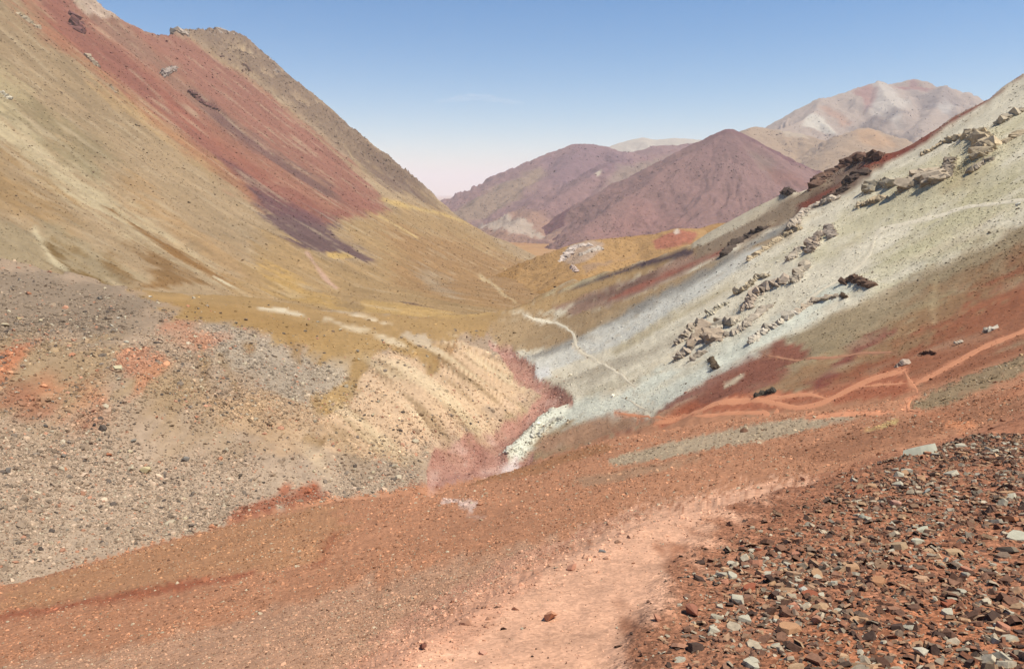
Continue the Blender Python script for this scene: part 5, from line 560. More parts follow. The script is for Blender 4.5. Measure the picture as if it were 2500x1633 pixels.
# ---------------------------------------------------------------- colour of the ground
def lin(c):
    c = np.asarray(c, float) / 255.0
    c = np.where(c <= 0.04045, c / 12.92, ((c + 0.055) / 1.055) ** 2.4)
    g = (c * np.array([0.2126, 0.7152, 0.0722])).sum(-1, keepdims=True)
    return (c + (g - c) * 0.10) * np.array([1.0, 0.985, 0.90])
ALB = 0.60
HAZE = 0.000052
def poly_sd(x, y, P):
    n = len(P); d2 = np.full(x.shape, 1e18); ins = np.zeros(x.shape, bool)
    for i in range(n):
        ax, ay = P[i][0], P[i][1]; bx, by = P[(i + 1) % n][0], P[(i + 1) % n][1]
        ex, ey = bx - ax, by - ay
        t = np.clip(((x - ax) * ex + (y - ay) * ey) / (ex * ex + ey * ey + 1e-12), 0, 1)
        d2 = np.minimum(d2, (x - ax - t * ex) ** 2 + (y - ay - t * ey) ** 2)
        c = ((ay > y) != (by > y))
        if abs(ey) > 1e-12: ins ^= c & (x < ex * (y - ay) / ey + ax)
    d = np.sqrt(d2)
    return np.where(ins, -d, d)
PXF = 1.0 / 1805.6
def paint(x, y, base, patches, fall, seed, kap=5.0, streak=None):
    """base ground colour, then each band / patch / path laid over it (plan view, metres)"""
    r = np.hypot(x, y)
    col = np.tile(lin(base)[None] * ALB, (len(x), 1)) if np.ndim(base) == 1 else np.array(base)
    fx, fy = fall; u = -fy * x + fx * y; v = fx * x + fy * y
    for i, p in enumerate(patches):
        P = p['pts']; A = np.array(P)
        m = (p['s'] + p['w']) * 2 * r * PXF
        box = (x > A[:, 0].min() - m) & (x < A[:, 0].max() + m) & (y > A[:, 1].min() - m * kap) & (y < A[:, 1].max() + m * kap)
        k = np.where(box)[0]
        if len(k) == 0: continue
        xx, yy, rr = x[k], y[k], r[k] * PXF
        sd_ = poly_sd(xx, yy / kap, A / np.array([1, kap])) / rr
        R = float(np.median(np.hypot(A[:, 0], A[:, 1]))) * PXF
        if p['k']:
            q = fbm(u[k] / (22 * R * kap), v[k] / (200 * R), seed + i, 4, 0.62) + 0.6 * fbm(u[k] / (7 * R * kap), v[k] / (60 * R), seed + i + 40, 2, 0.6)
        else:
            q = fbm(xx / (60 * R), yy / (45 * R * kap), seed + i, 3, 0.55)
        mk = sstep(p['s'], -p['s'], sd_ + q * p['w'] * 1.7) * p['o']
        col[k] += (lin(p['c'])[None] * ALB - col[k]) * mk[:, None]
    if streak is not None:                     # washed-down debris: thin lighter and darker runs down the slope
        S = r * PXF; a1 = np.clip(r, 60, 2500); q1 = np.log(a1)
        L_ = float(np.median(S[streak > .5])) if (streak > .5).any() else 1.0
        n1 = fbm(u / (9 * L_ * kap), v / (150 * L_), seed + 71, 4, 0.7); n2 = fbm(u / (30 * L_ * kap), v / (260 * L_), seed + 72, 3, 0.6); n3 = fbm(u / (16 * L_ * kap), v / (190 * L_), seed + 73, 3, 0.6)
        f = 1 + streak * ((0.20 + .12 * (kap < 4)) * n1 + 0.18 * n2)
        col = col * f[:, None]
        pale = lin((214, 192, 158)) * ALB
        col += (pale - col) * (streak * sstep(.12, .5, n3) * .38)[:, None]
    return np.clip(col, 0.005, 0.95)

# ---------------------------------------------------------------- ground sheets
def ground_material(name, scale, grain, bump, rough=0.62, cells=(), detail=(3.0, 3.0, 3.0)):
    m = bpy.data.materials.new(name); m.use_nodes = True
    t = m.node_tree; b = t.nodes['Principled BSDF']
    b.inputs['Roughness'].default_value = 0.95; b.inputs['Specular IOR Level'].default_value = 0.1
    at = t.nodes.new('ShaderNodeAttribute'); at.attribute_name = 'ground'
    tc = t.nodes.new('ShaderNodeTexCoord')
    n1 = t.nodes.new('ShaderNodeTexNoise'); n1.inputs['Scale'].default_value = scale; n1.inputs['Detail'].default_value = detail[2]; n1.inputs['Roughness'].default_value = 0.8
    t.links.new(tc.outputs['Object'], n1.inputs['Vector'])
    mr = t.nodes.new('ShaderNodeMapRange'); mr.inputs[1].default_value = 0.3; mr.inputs[2].default_value = 0.7; mr.inputs[3].default_value = 1 - grain; mr.inputs[4].default_value = 1 + grain * 0.8
    t.links.new(n1.outputs['Fac'], mr.inputs[0])
    if detail[0] != detail[2]:
        zz = t.nodes.new('ShaderNodeAttribute'); zz.attribute_name = 'zone'
        for k_, (cst, mul) in enumerate(((1.0, -1.0), (1.0, 0.8))):
            dp = t.nodes.new('ShaderNodeVectorMath'); dp.operation = 'DOT_PRODUCT'; dp.inputs[1].default_value = (grain * mul, grain * mul * .4, grain * mul * .25)
            t.links.new(zz.outputs['Color'], dp.inputs[0])
            a1 = t.nodes.new('ShaderNodeMath'); a1.operation = 'ADD'; a1.inputs[1].default_value = cst; t.links.new(dp.outputs['Value'], a1.inputs[0]); t.links.new(a1.outputs[0], mr.inputs[3 + k_])
    mx = t.nodes.new('ShaderNodeVectorMath'); mx.operation = 'SCALE'
    t.links.new(at.outputs['Color'], mx.inputs[0]); t.links.new(mr.outputs[0], mx.inputs['Scale'])
    t.links.new(mx.outputs[0], b.inputs['Base Color'])
    last = mx.outputs[0]
    za = t.nodes.new('ShaderNodeAttribute'); za.attribute_name = 'zone'
    zs = t.nodes.new('ShaderNodeSeparateColor'); t.links.new(za.outputs['Color'], zs.inputs[0])
    for i, (size, amt, zi) in enumerate(cells):
        v = t.nodes.new('ShaderNodeTexVoronoi'); v.inputs['Scale'].default_value = 1.0 / size; v.inputs['Randomness'].default_value = 1.0
        t.links.new(tc.outputs['Object'], v.inputs['Vector'])
        sc = t.nodes.new('ShaderNodeSeparateColor'); t.links.new(v.outputs['Color'], sc.inputs[0])
        cr = t.nodes.new('ShaderNodeMapRange'); cr.inputs[1].default_value = 0; cr.inputs[2].default_value = 1; cr.inputs[3].default_value = -amt; cr.inputs[4].default_value = amt
        t.links.new(sc.outputs[0], cr.inputs[0])
        src_ = cr.outputs[0]
        if zi is not None:
            ml = t.nodes.new('ShaderNodeMath'); ml.operation = 'MULTIPLY'; t.links.new(src_, ml.inputs[0]); t.links.new(zs.outputs[zi], ml.inputs[1]); src_ = ml.outputs[0]
        ad = t.nodes.new('ShaderNodeMath'); ad.operation = 'ADD'; ad.inputs[1].default_value = 1.0; t.links.new(src_, ad.inputs[0])
        m2 = t.nodes.new('ShaderNodeVectorMath'); m2.operation = 'SCALE'; t.links.new(last, m2.inputs[0]); t.links.new(ad.outputs[0], m2.inputs['Scale']); last = m2.outputs[0]
    t.links.new(last, b.inputs['Base Color'])
    n2 = t.nodes.new('ShaderNodeTexNoise'); n2.inputs['Scale'].default_value = scale * 1.7; n2.inputs['Detail'].default_value = detail[2]; n2.inputs['Roughness'].default_value = rough
    t.links.new(tc.outputs['Object'], n2.inputs['Vector'])
    if detail[0] != detail[2]:
        dt = t.nodes.new('ShaderNodeVectorMath'); dt.operation = 'DOT_PRODUCT'; dt.inputs[1].default_value = detail
        t.links.new(za.outputs['Color'], dt.inputs[0]); t.links.new(dt.outputs['Value'], n1.inputs['Detail']); t.links.new(dt.outputs['Value'], n2.inputs['Detail'])
    bp = t.nodes.new('ShaderNodeBump'); bp.inputs['Strength'].default_value = 1.0; bp.inputs['Distance'].default_value = bump
    t.links.new(n2.outputs['Fac'], bp.inputs['Height']); t.links.new(bp.outputs[0], b.inputs['Normal'])
    return m

def struct(name, me, mat, kind='structure', label=None):
    o = bpy.data.objects.new(name, me); COL.objects.link(o); me.materials.append(mat); o['kind'] = kind
    if label: o['label'] = label
    return o

def grid_mesh(name, X, Y, Z, colr, keep=None, zone=None):
    nr, nc = X.shape
    me = bpy.data.meshes.new(name)
    V = np.stack([X, Y, Z], -1).reshape(-1, 3).astype(np.float32)
    i = np.arange(nr * nc).reshape(nr, nc)
    q = np.stack([i[:-1, :-1], i[:-1, 1:], i[1:, 1:], i[1:, :-1]], -1).reshape(-1, 4)
    if keep is not None:
        kk = (keep[:-1, :-1] | keep[:-1, 1:] | keep[1:, 1:] | keep[1:, :-1]).ravel(); q = q[kk]
        used = np.zeros(nr * nc, bool); used[q.ravel()] = True
        remap = np.cumsum(used) - 1; V = V[used]; colr = colr[used]; q = remap[q]
    me.vertices.add(len(V)); me.vertices.foreach_set('co', V.ravel())
    me.loops.add(q.size); me.loops.foreach_set('vertex_index', q.ravel().astype(np.int32))
    me.polygons.add(len(q)); me.polygons.foreach_set('loop_start', np.arange(0, q.size, 4, dtype=np.int32))
    me.polygons.foreach_set('use_smooth', np.ones(len(q), bool))
    me.update(calc_edges=True)
    a = me.attributes.new('ground', 'FLOAT_COLOR', 'POINT')
    c4 = np.ones((len(V), 4), np.float32); c4[:, :3] = colr
    a.data.foreach_set('color', c4.ravel())
    if zone is not None:
        a = me.attributes.new('zone', 'FLOAT_COLOR', 'POINT'); c4 = np.ones((len(V), 4), np.float32); c4[:, :3] = zone; a.data.foreach_set('color', c4.ravel())
    return me

def polar(az, r0, r1, rows, fn, coarse=220, hidden=0.12):
    """ranges for every bearing, spaced so that the slopes are evenly covered"""
    ca = np.linspace(az[0], az[-1], coarse); rs = np.geomspace(r0, r1, 1500)
    A, Rr = np.meshgrid(ca, rs, indexing='ij')
    E = fn(Rr * np.sin(A), Rr * np.cos(A)) / Rr
    dE = np.abs(np.diff(E, axis=1)); run = np.maximum.accumulate(E, axis=1)
    vis = np.where(E[:, 1:] >= run[:, 1:] - 1e-4, 1.0, hidden)
    dl = np.diff(np.log(rs))[None]
    wgt = dE * vis * 740 + dl * 10 * (0.35 + 0.65 * (vis > 0.5))
    cum = np.concatenate([np.zeros((coarse, 1)), np.cumsum(wgt, 1)], 1)
    k = np.array([1, 4, 6, 4, 1]) / 16.0
    for _ in range(3):
        pad = np.vstack([cum[:1], cum[:1], cum, cum[-1:], cum[-1:]])
        cum = sum(k[j] * pad[j:j + coarse] for j in range(5))
    lr = np.empty((coarse, rows))
    for i in range(coarse):
        lr[i] = np.interp(np.linspace(0, cum[i, -1], rows), cum[i], np.log(rs))
    out = np.empty((rows, len(az)))
    for j in range(rows): out[j] = np.interp(az, ca, lr[:, j])
    return np.exp(out)

deg = math.radians
near = Near(TERRAIN)
left = Left(TERRAIN)
FACE_FALL = (-0.99, 0.09)
FLD = (0.64, -0.77)

def zone_weights(x, y):
    """where the bench, the lower slope and the far valley sides are"""
    r = np.hypot(x, y); a = np.clip(az_of(x, y), -AZMAX, AZMAX)
    bench = sstep(1.06, 0.98, r / near.rr('bench_edge', a))
    lower = sstep(1.03, 0.99, r / near.rr('brow', a)) * (1 - bench)
    return bench, lower, 1 - np.clip(bench + lower, 0, 1)

def paint_poly(c):
    for p in PAINT['near']:
        if tuple(p['c']) == c: return np.array(p['pts'])
TRAIL = paint_poly((242, 184, 150)); STREAM = paint_poly((194, 142, 124)); SCARP = paint_poly((224, 188, 152))
def box_sd(x, y, P, pad, kap=1.0):
    out = np.full(x.shape, 1e6)
    k = (x > P[:, 0].min() - pad) & (x < P[:, 0].max() + pad) & (y > P[:, 1].min() - pad * kap) & (y < P[:, 1].max() + pad * kap)
    if k.any(): out[k] = poly_sd(x[k], y[k] / kap, P / np.array([1, kap]))
    return out
LEDGES = [(np.array(q[1]), float(np.mean([c[2] for c in q[1]])) * q[2] * 0.9) for q in PLACED['outcrops'] if q[0] == 'near']
def ledge(x, y):
    d = np.zeros(x.shape)
    for A, s in LEDGES:
        pad = 4 * s
        k = (x > A[:, 0].min() - pad) & (x < A[:, 0].max() + pad) & (y > A[:, 1].min() - pad) & (y < A[:, 1].max() + pad)
        if not k.any(): continue
        best = np.full(int(k.sum()), 1e9); xx, yy = x[k], y[k]
        for a, c in zip(A[:-1], A[1:]):
            ex, ey = c[0] - a[0], c[1] - a[1]
            t = np.clip(((xx - a[0]) * ex + (yy - a[1]) * ey) / (ex * ex + ey * ey + 1e-9), 0, 1)
            best = np.minimum(best, np.hypot(xx - a[0] - t * ex, yy - a[1] - t * ey))
        d[k] = np.maximum(d[k], 0.75 * s * np.exp(-(best / (1.7 * s)) ** 2))
    return d
def trail_mask(x, y): return sstep(0.12, -0.22, box_sd(x, y, TRAIL, 1.0))
def near_detail(x, y):
    x = np.asarray(x, float); y = np.asarray(y, float)
    r = np.hypot(x, y)
    bench, lower, far = zone_weights(x, y)
    left_side = sstep(20, -20, x - 0.0 - np.interp(y, [0, 200, 300, 420, 700], [0, -5, 15, -10, -30]))
    face = far * (1 - left_side)
    tr = trail_mask(x, y)
    d = bench * -0.07 * tr + bench * (1 - 0.42 * tr) * (0.05 * fbm(x / 1.3, y / 1.3, 3, 5, 0.55) + 0.020 * fbm(x * 4, y * 4, 9, 4, .6) + 0.018 * ridged(x * 1.7, y * 1.7, 14, 3, .6))
    d = d + lower * (0.35 * fbm(x / 9, y / 9, 4, 5, 0.5) + 0.10 * fbm(x / 1.4, y / 1.4, 5, 3, 0.6)) * sstep(4, 16, r)
    # far sides: ribs and rills along the fall line plus rubble
    u = FACE_FALL[1] * -1 * x + FACE_FALL[0] * y; v = FACE_FALL[0] * x + FACE_FALL[1] * y
    d = d + face * (2.2 * fbm(u / 45, v / 170, 6, 3, 0.5) + 0.7 * ridged(u / 16, v / 70, 7, 2, 0.5) + 0.22 * fbm(x / 3, y / 6, 8, 2, 0.6)) * sstep(110, 200, r)
    fl = FLD; u2 = -fl[1] * x + fl[0] * y; v2 = fl[0] * x + fl[1] * y
    d = d + far * left_side * (1.6 * fbm(x / 45, y / 45, 12, 3, 0.5) + 1.1 * fbm(u2 / 20, v2 / 70, 10, 3, 0.5) + 0.34 * fbm(x / 3, y / 5, 11, 3, 0.6))
    sc = sstep(6, -10, box_sd(x, y, SCARP, 12.0, 3.0))
    d = d + sc * (1.9 * ridged(u2 / 15, v2 / 140, 15, 3, 0.5) + .5 * ridged(u2 / 5, v2 / 60, 16, 2, .5))
    d = d - 1.5 * sstep(1.5, -2.5, box_sd(x, y, STREAM, 6.0) + 1.0 * gnoise(x / 9, y / 14, 17)) * (1 + .35 * fbm(x / 4, y / 12, 18, 3, .6))
    return d + ledge(x, y)

az_in = np.linspace(deg(-37.5), deg(37.5), 900)
az = np.concatenate([np.linspace(deg(-85), deg(-37.9), 30), az_in, np.linspace(deg(37.9), deg(85), 30)])
R = polar(az, 0.6, 900, 640, near.height)
X = R * np.sin(az)[None]; Y = R * np.cos(az)[None]
Z = near.height(X, Y) + near_detail(X, Y)
_zw = zone_weights(X, Y)
_ls = sstep(20, -20, X - np.interp(Y, [0, 200, 300, 420, 700], [0, -5, 15, -10, -30]))
_b0 = sum(w_.ravel()[:, None] * lin(c_)[None] * ALB for w_, c_ in ((_zw[0], (184, 124, 92)), (_zw[1], (198, 138, 102)), (_zw[2], (176, 150, 116))))
colr = paint(X.ravel(), Y.ravel(), _b0, PAINT['near'], FACE_FALL, 100, 5.0, (_zw[2] * (1 - _ls) * sstep(100, 180, np.hypot(X, Y))).ravel())
_sc = sstep(8, -6, box_sd(X, Y, SCARP, 12.0, 3.0)).ravel(); _u2 = (-FLD[1] * X + FLD[0] * Y).ravel(); _v2 = (FLD[0] * X + FLD[1] * Y).ravel()
_sn = fbm(_u2 / 9, _v2 / 70, 141, 4, .65); _s2 = fbm(_u2 / 14, _v2 / 90, 142, 3, .6)
colr += (lin((150, 122, 84)) * ALB - colr) * (_sc * sstep(-.02, .28, _sn) * .7)[:, None]
colr += (lin((232, 206, 168)) * ALB - colr) * (_sc * sstep(.0, .3, _s2) * .7)[:, None]
_st = sstep(.5, -1.5, box_sd(X, Y, STREAM, 4.0)).ravel()
colr += (lin((158, 104, 90)) * ALB - colr) * (_st * sstep(.0, .3, fbm(X / 7, Y / 16, 151, 3, .55).ravel()) * .5)[:, None]
colr += (lin((222, 184, 170)) * ALB - colr) * (_st * sstep(.12, .4, fbm(X / 9, Y / 18, 152, 3, .55).ravel()) * .5)[:, None]
colr = colr * (1 + (_zw[2] * _ls).ravel() * (0.16 * fbm(X / 9, Y / 22, 131, 4, .7) + .16 * fbm(X / 40, Y / 60, 132, 3, .6)).ravel() + _zw[1].ravel() * (.10 * fbm(X / 3, Y / 9, 133, 4, .65) + .14 * fbm(X / 14, Y / 40, 135, 3, .6)).ravel() + _zw[0].ravel() * .25 * fbm(X / .6, Y / .6, 134, 5, .65).ravel())[:, None]
zone = np.stack([w_.ravel() for w_ in zone_weights(X, Y)], 1); zone[:, 0] *= 1 - .6 * trail_mask(X, Y).ravel()
me = grid_mesh('valley_slopes', X, Y, Z, colr, None, zone)
GM = ground_material('near_ground', 0.5, 0.30, 0.22, 0.60, ((0.018, .42, 0), (0.05, .25, 0), (0.16, .16, 1), (1.2, .08, 2)), (8.5, 3.0, 1.5))
struct('valley_slopes', me, GM)
NEAR_GRID = (X, Y, Z, R, az, colr, _zw, _ls)

az = np.concatenate([np.linspace(deg(-60), deg(-38.5), 20), np.linspace(deg(-38), deg(9), 480)])
R = polar(az, 330, 2600, 350, left.height)
X = R * np.sin(az)[None]; Y = R * np.cos(az)[None]
LF = (0.952, -0.306)
u = -LF[1] * X + LF[0] * Y; v = LF[0] * X + LF[1] * Y
Z = left.height(X, Y) + 8.0 * fbm(u / 80, v / 420, 31, 4, 0.55) + 2.6 * ridged(u / 24, v / 160, 32, 3, 0.5) + 0.7 * fbm(X / 7, Y / 7, 33, 3, 0.6)
def crag_mask(x, y):
    m = np.zeros(x.size)
    for p in PAINT['left']:
        if tuple(p['c']) in ((172, 146, 120), (222, 196, 176)):
            A = np.array(p['pts']); m = np.maximum(m, sstep(14, -22, poly_sd(x.ravel(), y.ravel() / 2.4, A / np.array([1, 2.4]))))
    return m.reshape(x.shape)
_cm = crag_mask(X, Y)
_rg = ridged(X / 70, Y / 75, 36, 5, 0.6)
Z = Z + _cm * (24.0 * _rg + 4.0 * fbm(X / 6, Y / 9, 37, 3, .6))
_rgc = 0.88 * (1 + _cm * 0.45 * np.clip(_rg, -1, .6)).ravel()[:, None]
colr = _rgc * paint(X.ravel(), Y.ravel(), (178, 150, 114), PAINT['left'], LF, 300, 2.4, np.ones(X.size))
colr += (lin((116, 94, 80)) * ALB - colr) * (_cm * sstep(.12, .45, _rg) * .7).ravel()[:, None]
colr += (lin((206, 180, 146)) * ALB - colr) * (_cm * sstep(-.05, -.5, _rg) * .5).ravel()[:, None]
struct('mountain_left', grid_mesh('mountain_left', X, Y, Z, colr), ground_material('left_mountain_ground', 0.10, 0.10, 0.5, 0.60, ((4.0, .06, None),)))

LEFT_GRID = (X, Y, Z, R, az, colr)

FAR_GRIDS = {}
def far_sheet(name, az0, az1, r0, r1, cols, rows, spines, base, amp, wl, seed, fall, mat, drop=60):
    T_ = Tents(spines)
    az = np.linspace(deg(az0), deg(az1), cols)
    fn = lambda x, y: np.maximum(T_.height(x, y), floor_height(x, y) - 80)
    R = polar(az, r0, r1, rows, fn)
    X = R * np.sin(az)[None]; Y = R * np.cos(az)[None]
    h = T_.height(X, Y)
    Z = h + amp * (ridged(X / wl, Y / wl, seed, 6, 0.58) - 0.35) * (0.06 + 0.94 * sstep(0, wl * .5, T_.away(X, Y))) + 0.15 * amp * fbm(X / (wl * .12), Y / (wl * .12), seed + 9, 3, 0.6)
    if name == 'purple':                     # ribs and runnels fanning out from the summit
        px_, py_, _ = spines[0][0][0]; th = np.arctan2(X - px_, Y - py_); dd = np.hypot(X - px_, Y - py_)
        th = th + .22 * fbm(X / 420, Y / 420, 65, 3, .6)
        Z = Z + 22 * ridged(th * 4.5, dd / 700, 63, 4, .6) * sstep(20, 500, dd) + 5 * ridged(th * 17, dd / 300, 64, 2, .5) * sstep(150, 600, dd)
    colr = paint(X.ravel(), Y.ravel(), base, PAINT[name], fall, seed, 2.0)
    keep = Z > floor_height(X, Y) - drop
    FAR_GRIDS[name] = (X, Y, Z, R, az, colr, keep)
    return struct(name, grid_mesh(name, X, Y, Z, colr, keep), mat)
fm = ground_material('far_ground', 0.02, 0.16, 6.0)
far_sheet('knoll', -4, 22, 850, 1900, 220, 100, TERRAIN['knoll'], (178, 134, 74), 6, 60, 51, (-.5, -.8), ground_material('knoll_ground', 0.1, 0.25, 1.5), 12)
far_sheet('purple', 2, 30, 1900, 3900, 280, 150, TERRAIN['purple'], (124, 84, 90), 20, 200, 61, (-.5, -.8), fm)
far_sheet('mauve', -10, 24, 2300, 6000, 330, 150, TERRAIN['mauve'], (122, 92, 94), 80, 420, 71, (-.5, -.8), fm)
far_sheet('pale_range', 3, 44, 7800, 10500, 300, 80, TERRAIN['pale_range'], (190, 178, 160), 60, 420, 81, (-.5, -.8), fm)
far_sheet('striped', 12, 46, 4300, 8600, 330, 170, TERRAIN['striped'], (158, 134, 116), 95, 420, 91, (-.5, -.8), fm)
far_sheet('tan_hills', 12, 42, 3400, 6200, 260, 130, TERRAIN['tan_hills'], (170, 142, 112), 60, 330, 95, (-.5, -.8), fm)
for o, n in ((bpy.data.objects['purple'], 'hill_purple'), (bpy.data.objects['mauve'], 'hills_mauve'), (bpy.data.objects['pale_range'], 'mountains_pale'), (bpy.data.objects['striped'], 'mountain_striped'), (bpy.data.objects['tan_hills'], 'hills_tan'), (bpy.data.objects['knoll'], 'hill_low')):
    o.name = n
az = np.linspace(deg(-70), deg(70), 140); rr = np.geomspace(700, 60000, 110)
R = np.repeat(rr[:, None], len(az), 1); X = R * np.sin(az)[None]; Y = R * np.cos(az)[None]
Z = floor_height(X, Y) + 3 * fbm(X / 160, Y / 160, 41, 3) * sstep(12000, 6000, R)
colr = np.tile(lin((192, 146, 96))[None] * ALB, (X.size, 1))
colr += (lin((176, 120, 82)) * ALB - colr) * sstep(-.1, .3, fbm(X / 300, Y / 60, 43, 3).ravel())[:, None] * .7
struct('valley_floor', grid_mesh('valley_floor', X, Y, Z, colr), fm)
# ---------------------------------------------------------------- air
bm = bmesh.new(); bmesh.ops.create_cube(bm, size=1.0)
hz = bpy.data.meshes.new('haze'); bm.to_mesh(hz); bm.free()
ho = bpy.data.objects.new('haze', hz); COL.objects.link(ho); ho['kind'] = 'stuff'; ho['label'] = 'thin pale dusty air over the whole valley'
lo, hi = -420.0, 1150.0
ho.scale = (125000, 125000, hi - lo); ho.location = (0, 0, 0.5 * (lo + hi))
hm = bpy.data.materials.new('haze_air'); hm.use_nodes = True; ht = hm.node_tree; ht.nodes.clear()
hv = ht.nodes.new('ShaderNodeVolumePrincipled'); hv.inputs['Color'].default_value = (0.98, 0.955, 0.98, 1); hv.inputs['Density'].default_value = HAZE; hv.inputs['Anisotropy'].default_value = 0.0
hv.inputs['Density Attribute'].default_value = ''
hout = ht.nodes.new('ShaderNodeOutputMaterial'); ht.links.new(hv.outputs[0], hout.inputs['Volume'])
try: hm.cycles.homogeneous_volume = True
except Exception: pass
hz.materials.append(hm)
# ---------------------------------------------------------------- footpaths
def ground_z(x, y): return near.height(x, y) + near_detail(x, y)
from mathutils.bvhtree import BVHTree
_dg = bpy.context.evaluated_depsgraph_get()
_bvh = BVHTree.FromObject(bpy.data.objects['valley_slopes'], _dg)
def sheet_z(X_, Y_):
    o_ = np.empty(X_.shape)
    for k_ in np.ndindex(X_.shape):
        h_ = _bvh.ray_cast(Vector((X_[k_], Y_[k_], 900)), Vector((0, 0, -1)))[0]
        o_[k_] = h_.z if h_ is not None else ground_z(X_[k_:k_ + 1], Y_[k_:k_ + 1])[0]
    return o_
def plain_material(name, rgb, scale=2.0, grain=0.25, bump=0.05):
    m = bpy.data.materials.new(name); m.use_nodes = True
    t = m.node_tree; b = t.nodes['Principled BSDF']; b.inputs['Roughness'].default_value = 0.92; b.inputs['Specular IOR Level'].default_value = 0.15
    tc = t.nodes.new('ShaderNodeTexCoord'); n = t.nodes.new('ShaderNodeTexNoise')
    n.inputs['Scale'].default_value = scale; n.inputs['Detail'].default_value = 8; n.inputs['Roughness'].default_value = 0.7
    t.links.new(tc.outputs['Object'], n.inputs['Vector'])
    mx = t.nodes.new('ShaderNodeMix'); mx.data_type = 'RGBA'
    c = lin(rgb) * ALB
    mx.inputs[6].default_value = (*(c * (1 - grain)), 1); mx.inputs[7].default_value = (*np.minimum(c * (1 + grain), 0.95), 1)
    t.links.new(n.outputs['Fac'], mx.inputs[0]); t.links.new(mx.outputs[2], b.inputs['Base Color'])
    bp = t.nodes.new('ShaderNodeBump'); bp.inputs['Distance'].default_value = bump; bp.inputs['Strength'].default_value = 0.8
    t.links.new(n.outputs['Fac'], bp.inputs['Height']); t.links.new(bp.outputs[0], b.inputs['Normal'])
    return m
PM = {'o': plain_material('path_orange_earth', (234, 156, 112), 1.5, 0.15, 0.05), 'c': plain_material('path_cream_dust', (246, 232, 206), 1.0, 0.12, 0.05), 't': plain_material('path_tan_dust', (200, 140, 106), 1.0, 0.12, 0.05)}
for kind, rows in PLACED['paths']:
    A = np.array(rows); n = len(A); q = np.linspace(0, n - 1, n * 5)
    A = np.stack([np.interp(q, np.arange(n), A[:, k]) for k in range(4)], 1)
    wob = (1 + 0.35 * gnoise(q * 0.5, q * 0 + 3.3, 77)) * np.clip(np.minimum(q, q[-1] - q) / 2.5, .12, 1)
    cx = (A[:, 0] + A[:, 2]) / 2; cy = (A[:, 1] + A[:, 3]) / 2; hx = (A[:, 2] - A[:, 0]) / 2 * wob; hy = (A[:, 3] - A[:, 1]) / 2 * wob
    s = np.linspace(-1, 1, 7)
    X = cx[:, None] + hx[:, None] * s; Y = cy[:, None] + hy[:, None] * s
    Z = sheet_z(X, Y) + (0.05 if kind == 'o' else 0.09) - 0.08 * (np.abs(s) > 0.95)
    Z[0] -= 0.5; Z[-1] -= 0.5
    me = grid_mesh('path', X, Y, Z, np.ones((X.size, 3)))
    struct('path', me, PM[kind])

# ---------------------------------------------------------------- stones
def tint_material(name, bump=0.004, scale=30.0):
    m = bpy.data.materials.new(name); m.use_nodes = True
    t = m.node_tree; b = t.nodes['Principled BSDF']; b.inputs['Roughness'].default_value = 0.9; b.inputs['Specular IOR Level'].default_value = 0.15
    at = t.nodes.new('ShaderNodeAttribute'); at.attribute_name = 'ground'
    tc = t.nodes.new('ShaderNodeTexCoord'); n = t.nodes.new('ShaderNodeTexNoise'); n.inputs['Scale'].default_value = scale; n.inputs['Detail'].default_value = 6
    t.links.new(tc.outputs['Object'], n.inputs['Vector'])
    mr = t.nodes.new('ShaderNodeMapRange'); mr.inputs[1].default_value = 0.3; mr.inputs[2].default_value = 0.7; mr.inputs[3].default_value = 0.75; mr.inputs[4].default_value = 1.2
    t.links.new(n.outputs['Fac'], mr.inputs[0])
    mx = t.nodes.new('ShaderNodeVectorMath'); mx.operation = 'SCALE'
    t.links.new(at.outputs['Color'], mx.inputs[0]); t.links.new(mr.outputs[0], mx.inputs['Scale']); t.links.new(mx.outputs[0], b.inputs['Base Color'])
    bp = t.nodes.new('ShaderNodeBump'); bp.inputs['Distance'].default_value = bump; t.links.new(n.outputs['Fac'], bp.inputs['Height']); t.links.new(bp.outputs[0], b.inputs['Normal'])
    return m
rng = np.random.default_rng(7)

def normals(x, y, e):
    zx = (ground_z(x + e, y) - ground_z(x - e, y)) / (2 * e); zy = (ground_z(x, y + e) - ground_z(x, y - e)) / (2 * e)
    n = np.stack([-zx, -zy, np.ones_like(zx)], -1)
    return n / np.linalg.norm(n, axis=-1, keepdims=True)

def flake_template(rg, sides):
    """thin chipped slab: irregular outline, smaller tilted top face; unit size, bottom open"""
    a = np.sort((np.arange(sides) + rg.uniform(-.32, .32, sides)) / sides * 2 * math.pi)
    rad = rg.uniform(.7, 1.15, sides); st = rg.uniform(.5, .95)
    o = np.stack([np.cos(a) * rad, np.sin(a) * rad * st], 1)
    top = o * rg.uniform(.72, .98) + rg.uniform(-.08, .08, 2)
    tl = rg.uniform(-.35, .35, 2)
    zt = 0.5 + top @ tl
    V = np.concatenate([np.c_[o, np.full(sides, -.5)], np.c_[top, zt]])
    Fc = [[i, (i + 1) % sides, sides + (i + 1) % sides] for i in range(sides)] + [[i, sides + (i + 1) % sides, sides + i] for i in range(sides)]
    Fc += [[sides, sides + i, sides + i + 1] for i in range(1, sides - 1)]
    return V, np.array(Fc)
_ico = bmesh.new(); bmesh.ops.create_icosphere(_ico, subdivisions=1, radius=1.0)
_ico.verts.ensure_lookup_table(); ICO_V = np.array([v.co for v in _ico.verts]); ICO_F = np.array([[v.index for v in f.verts] for f in _ico.faces]); _ico.free()
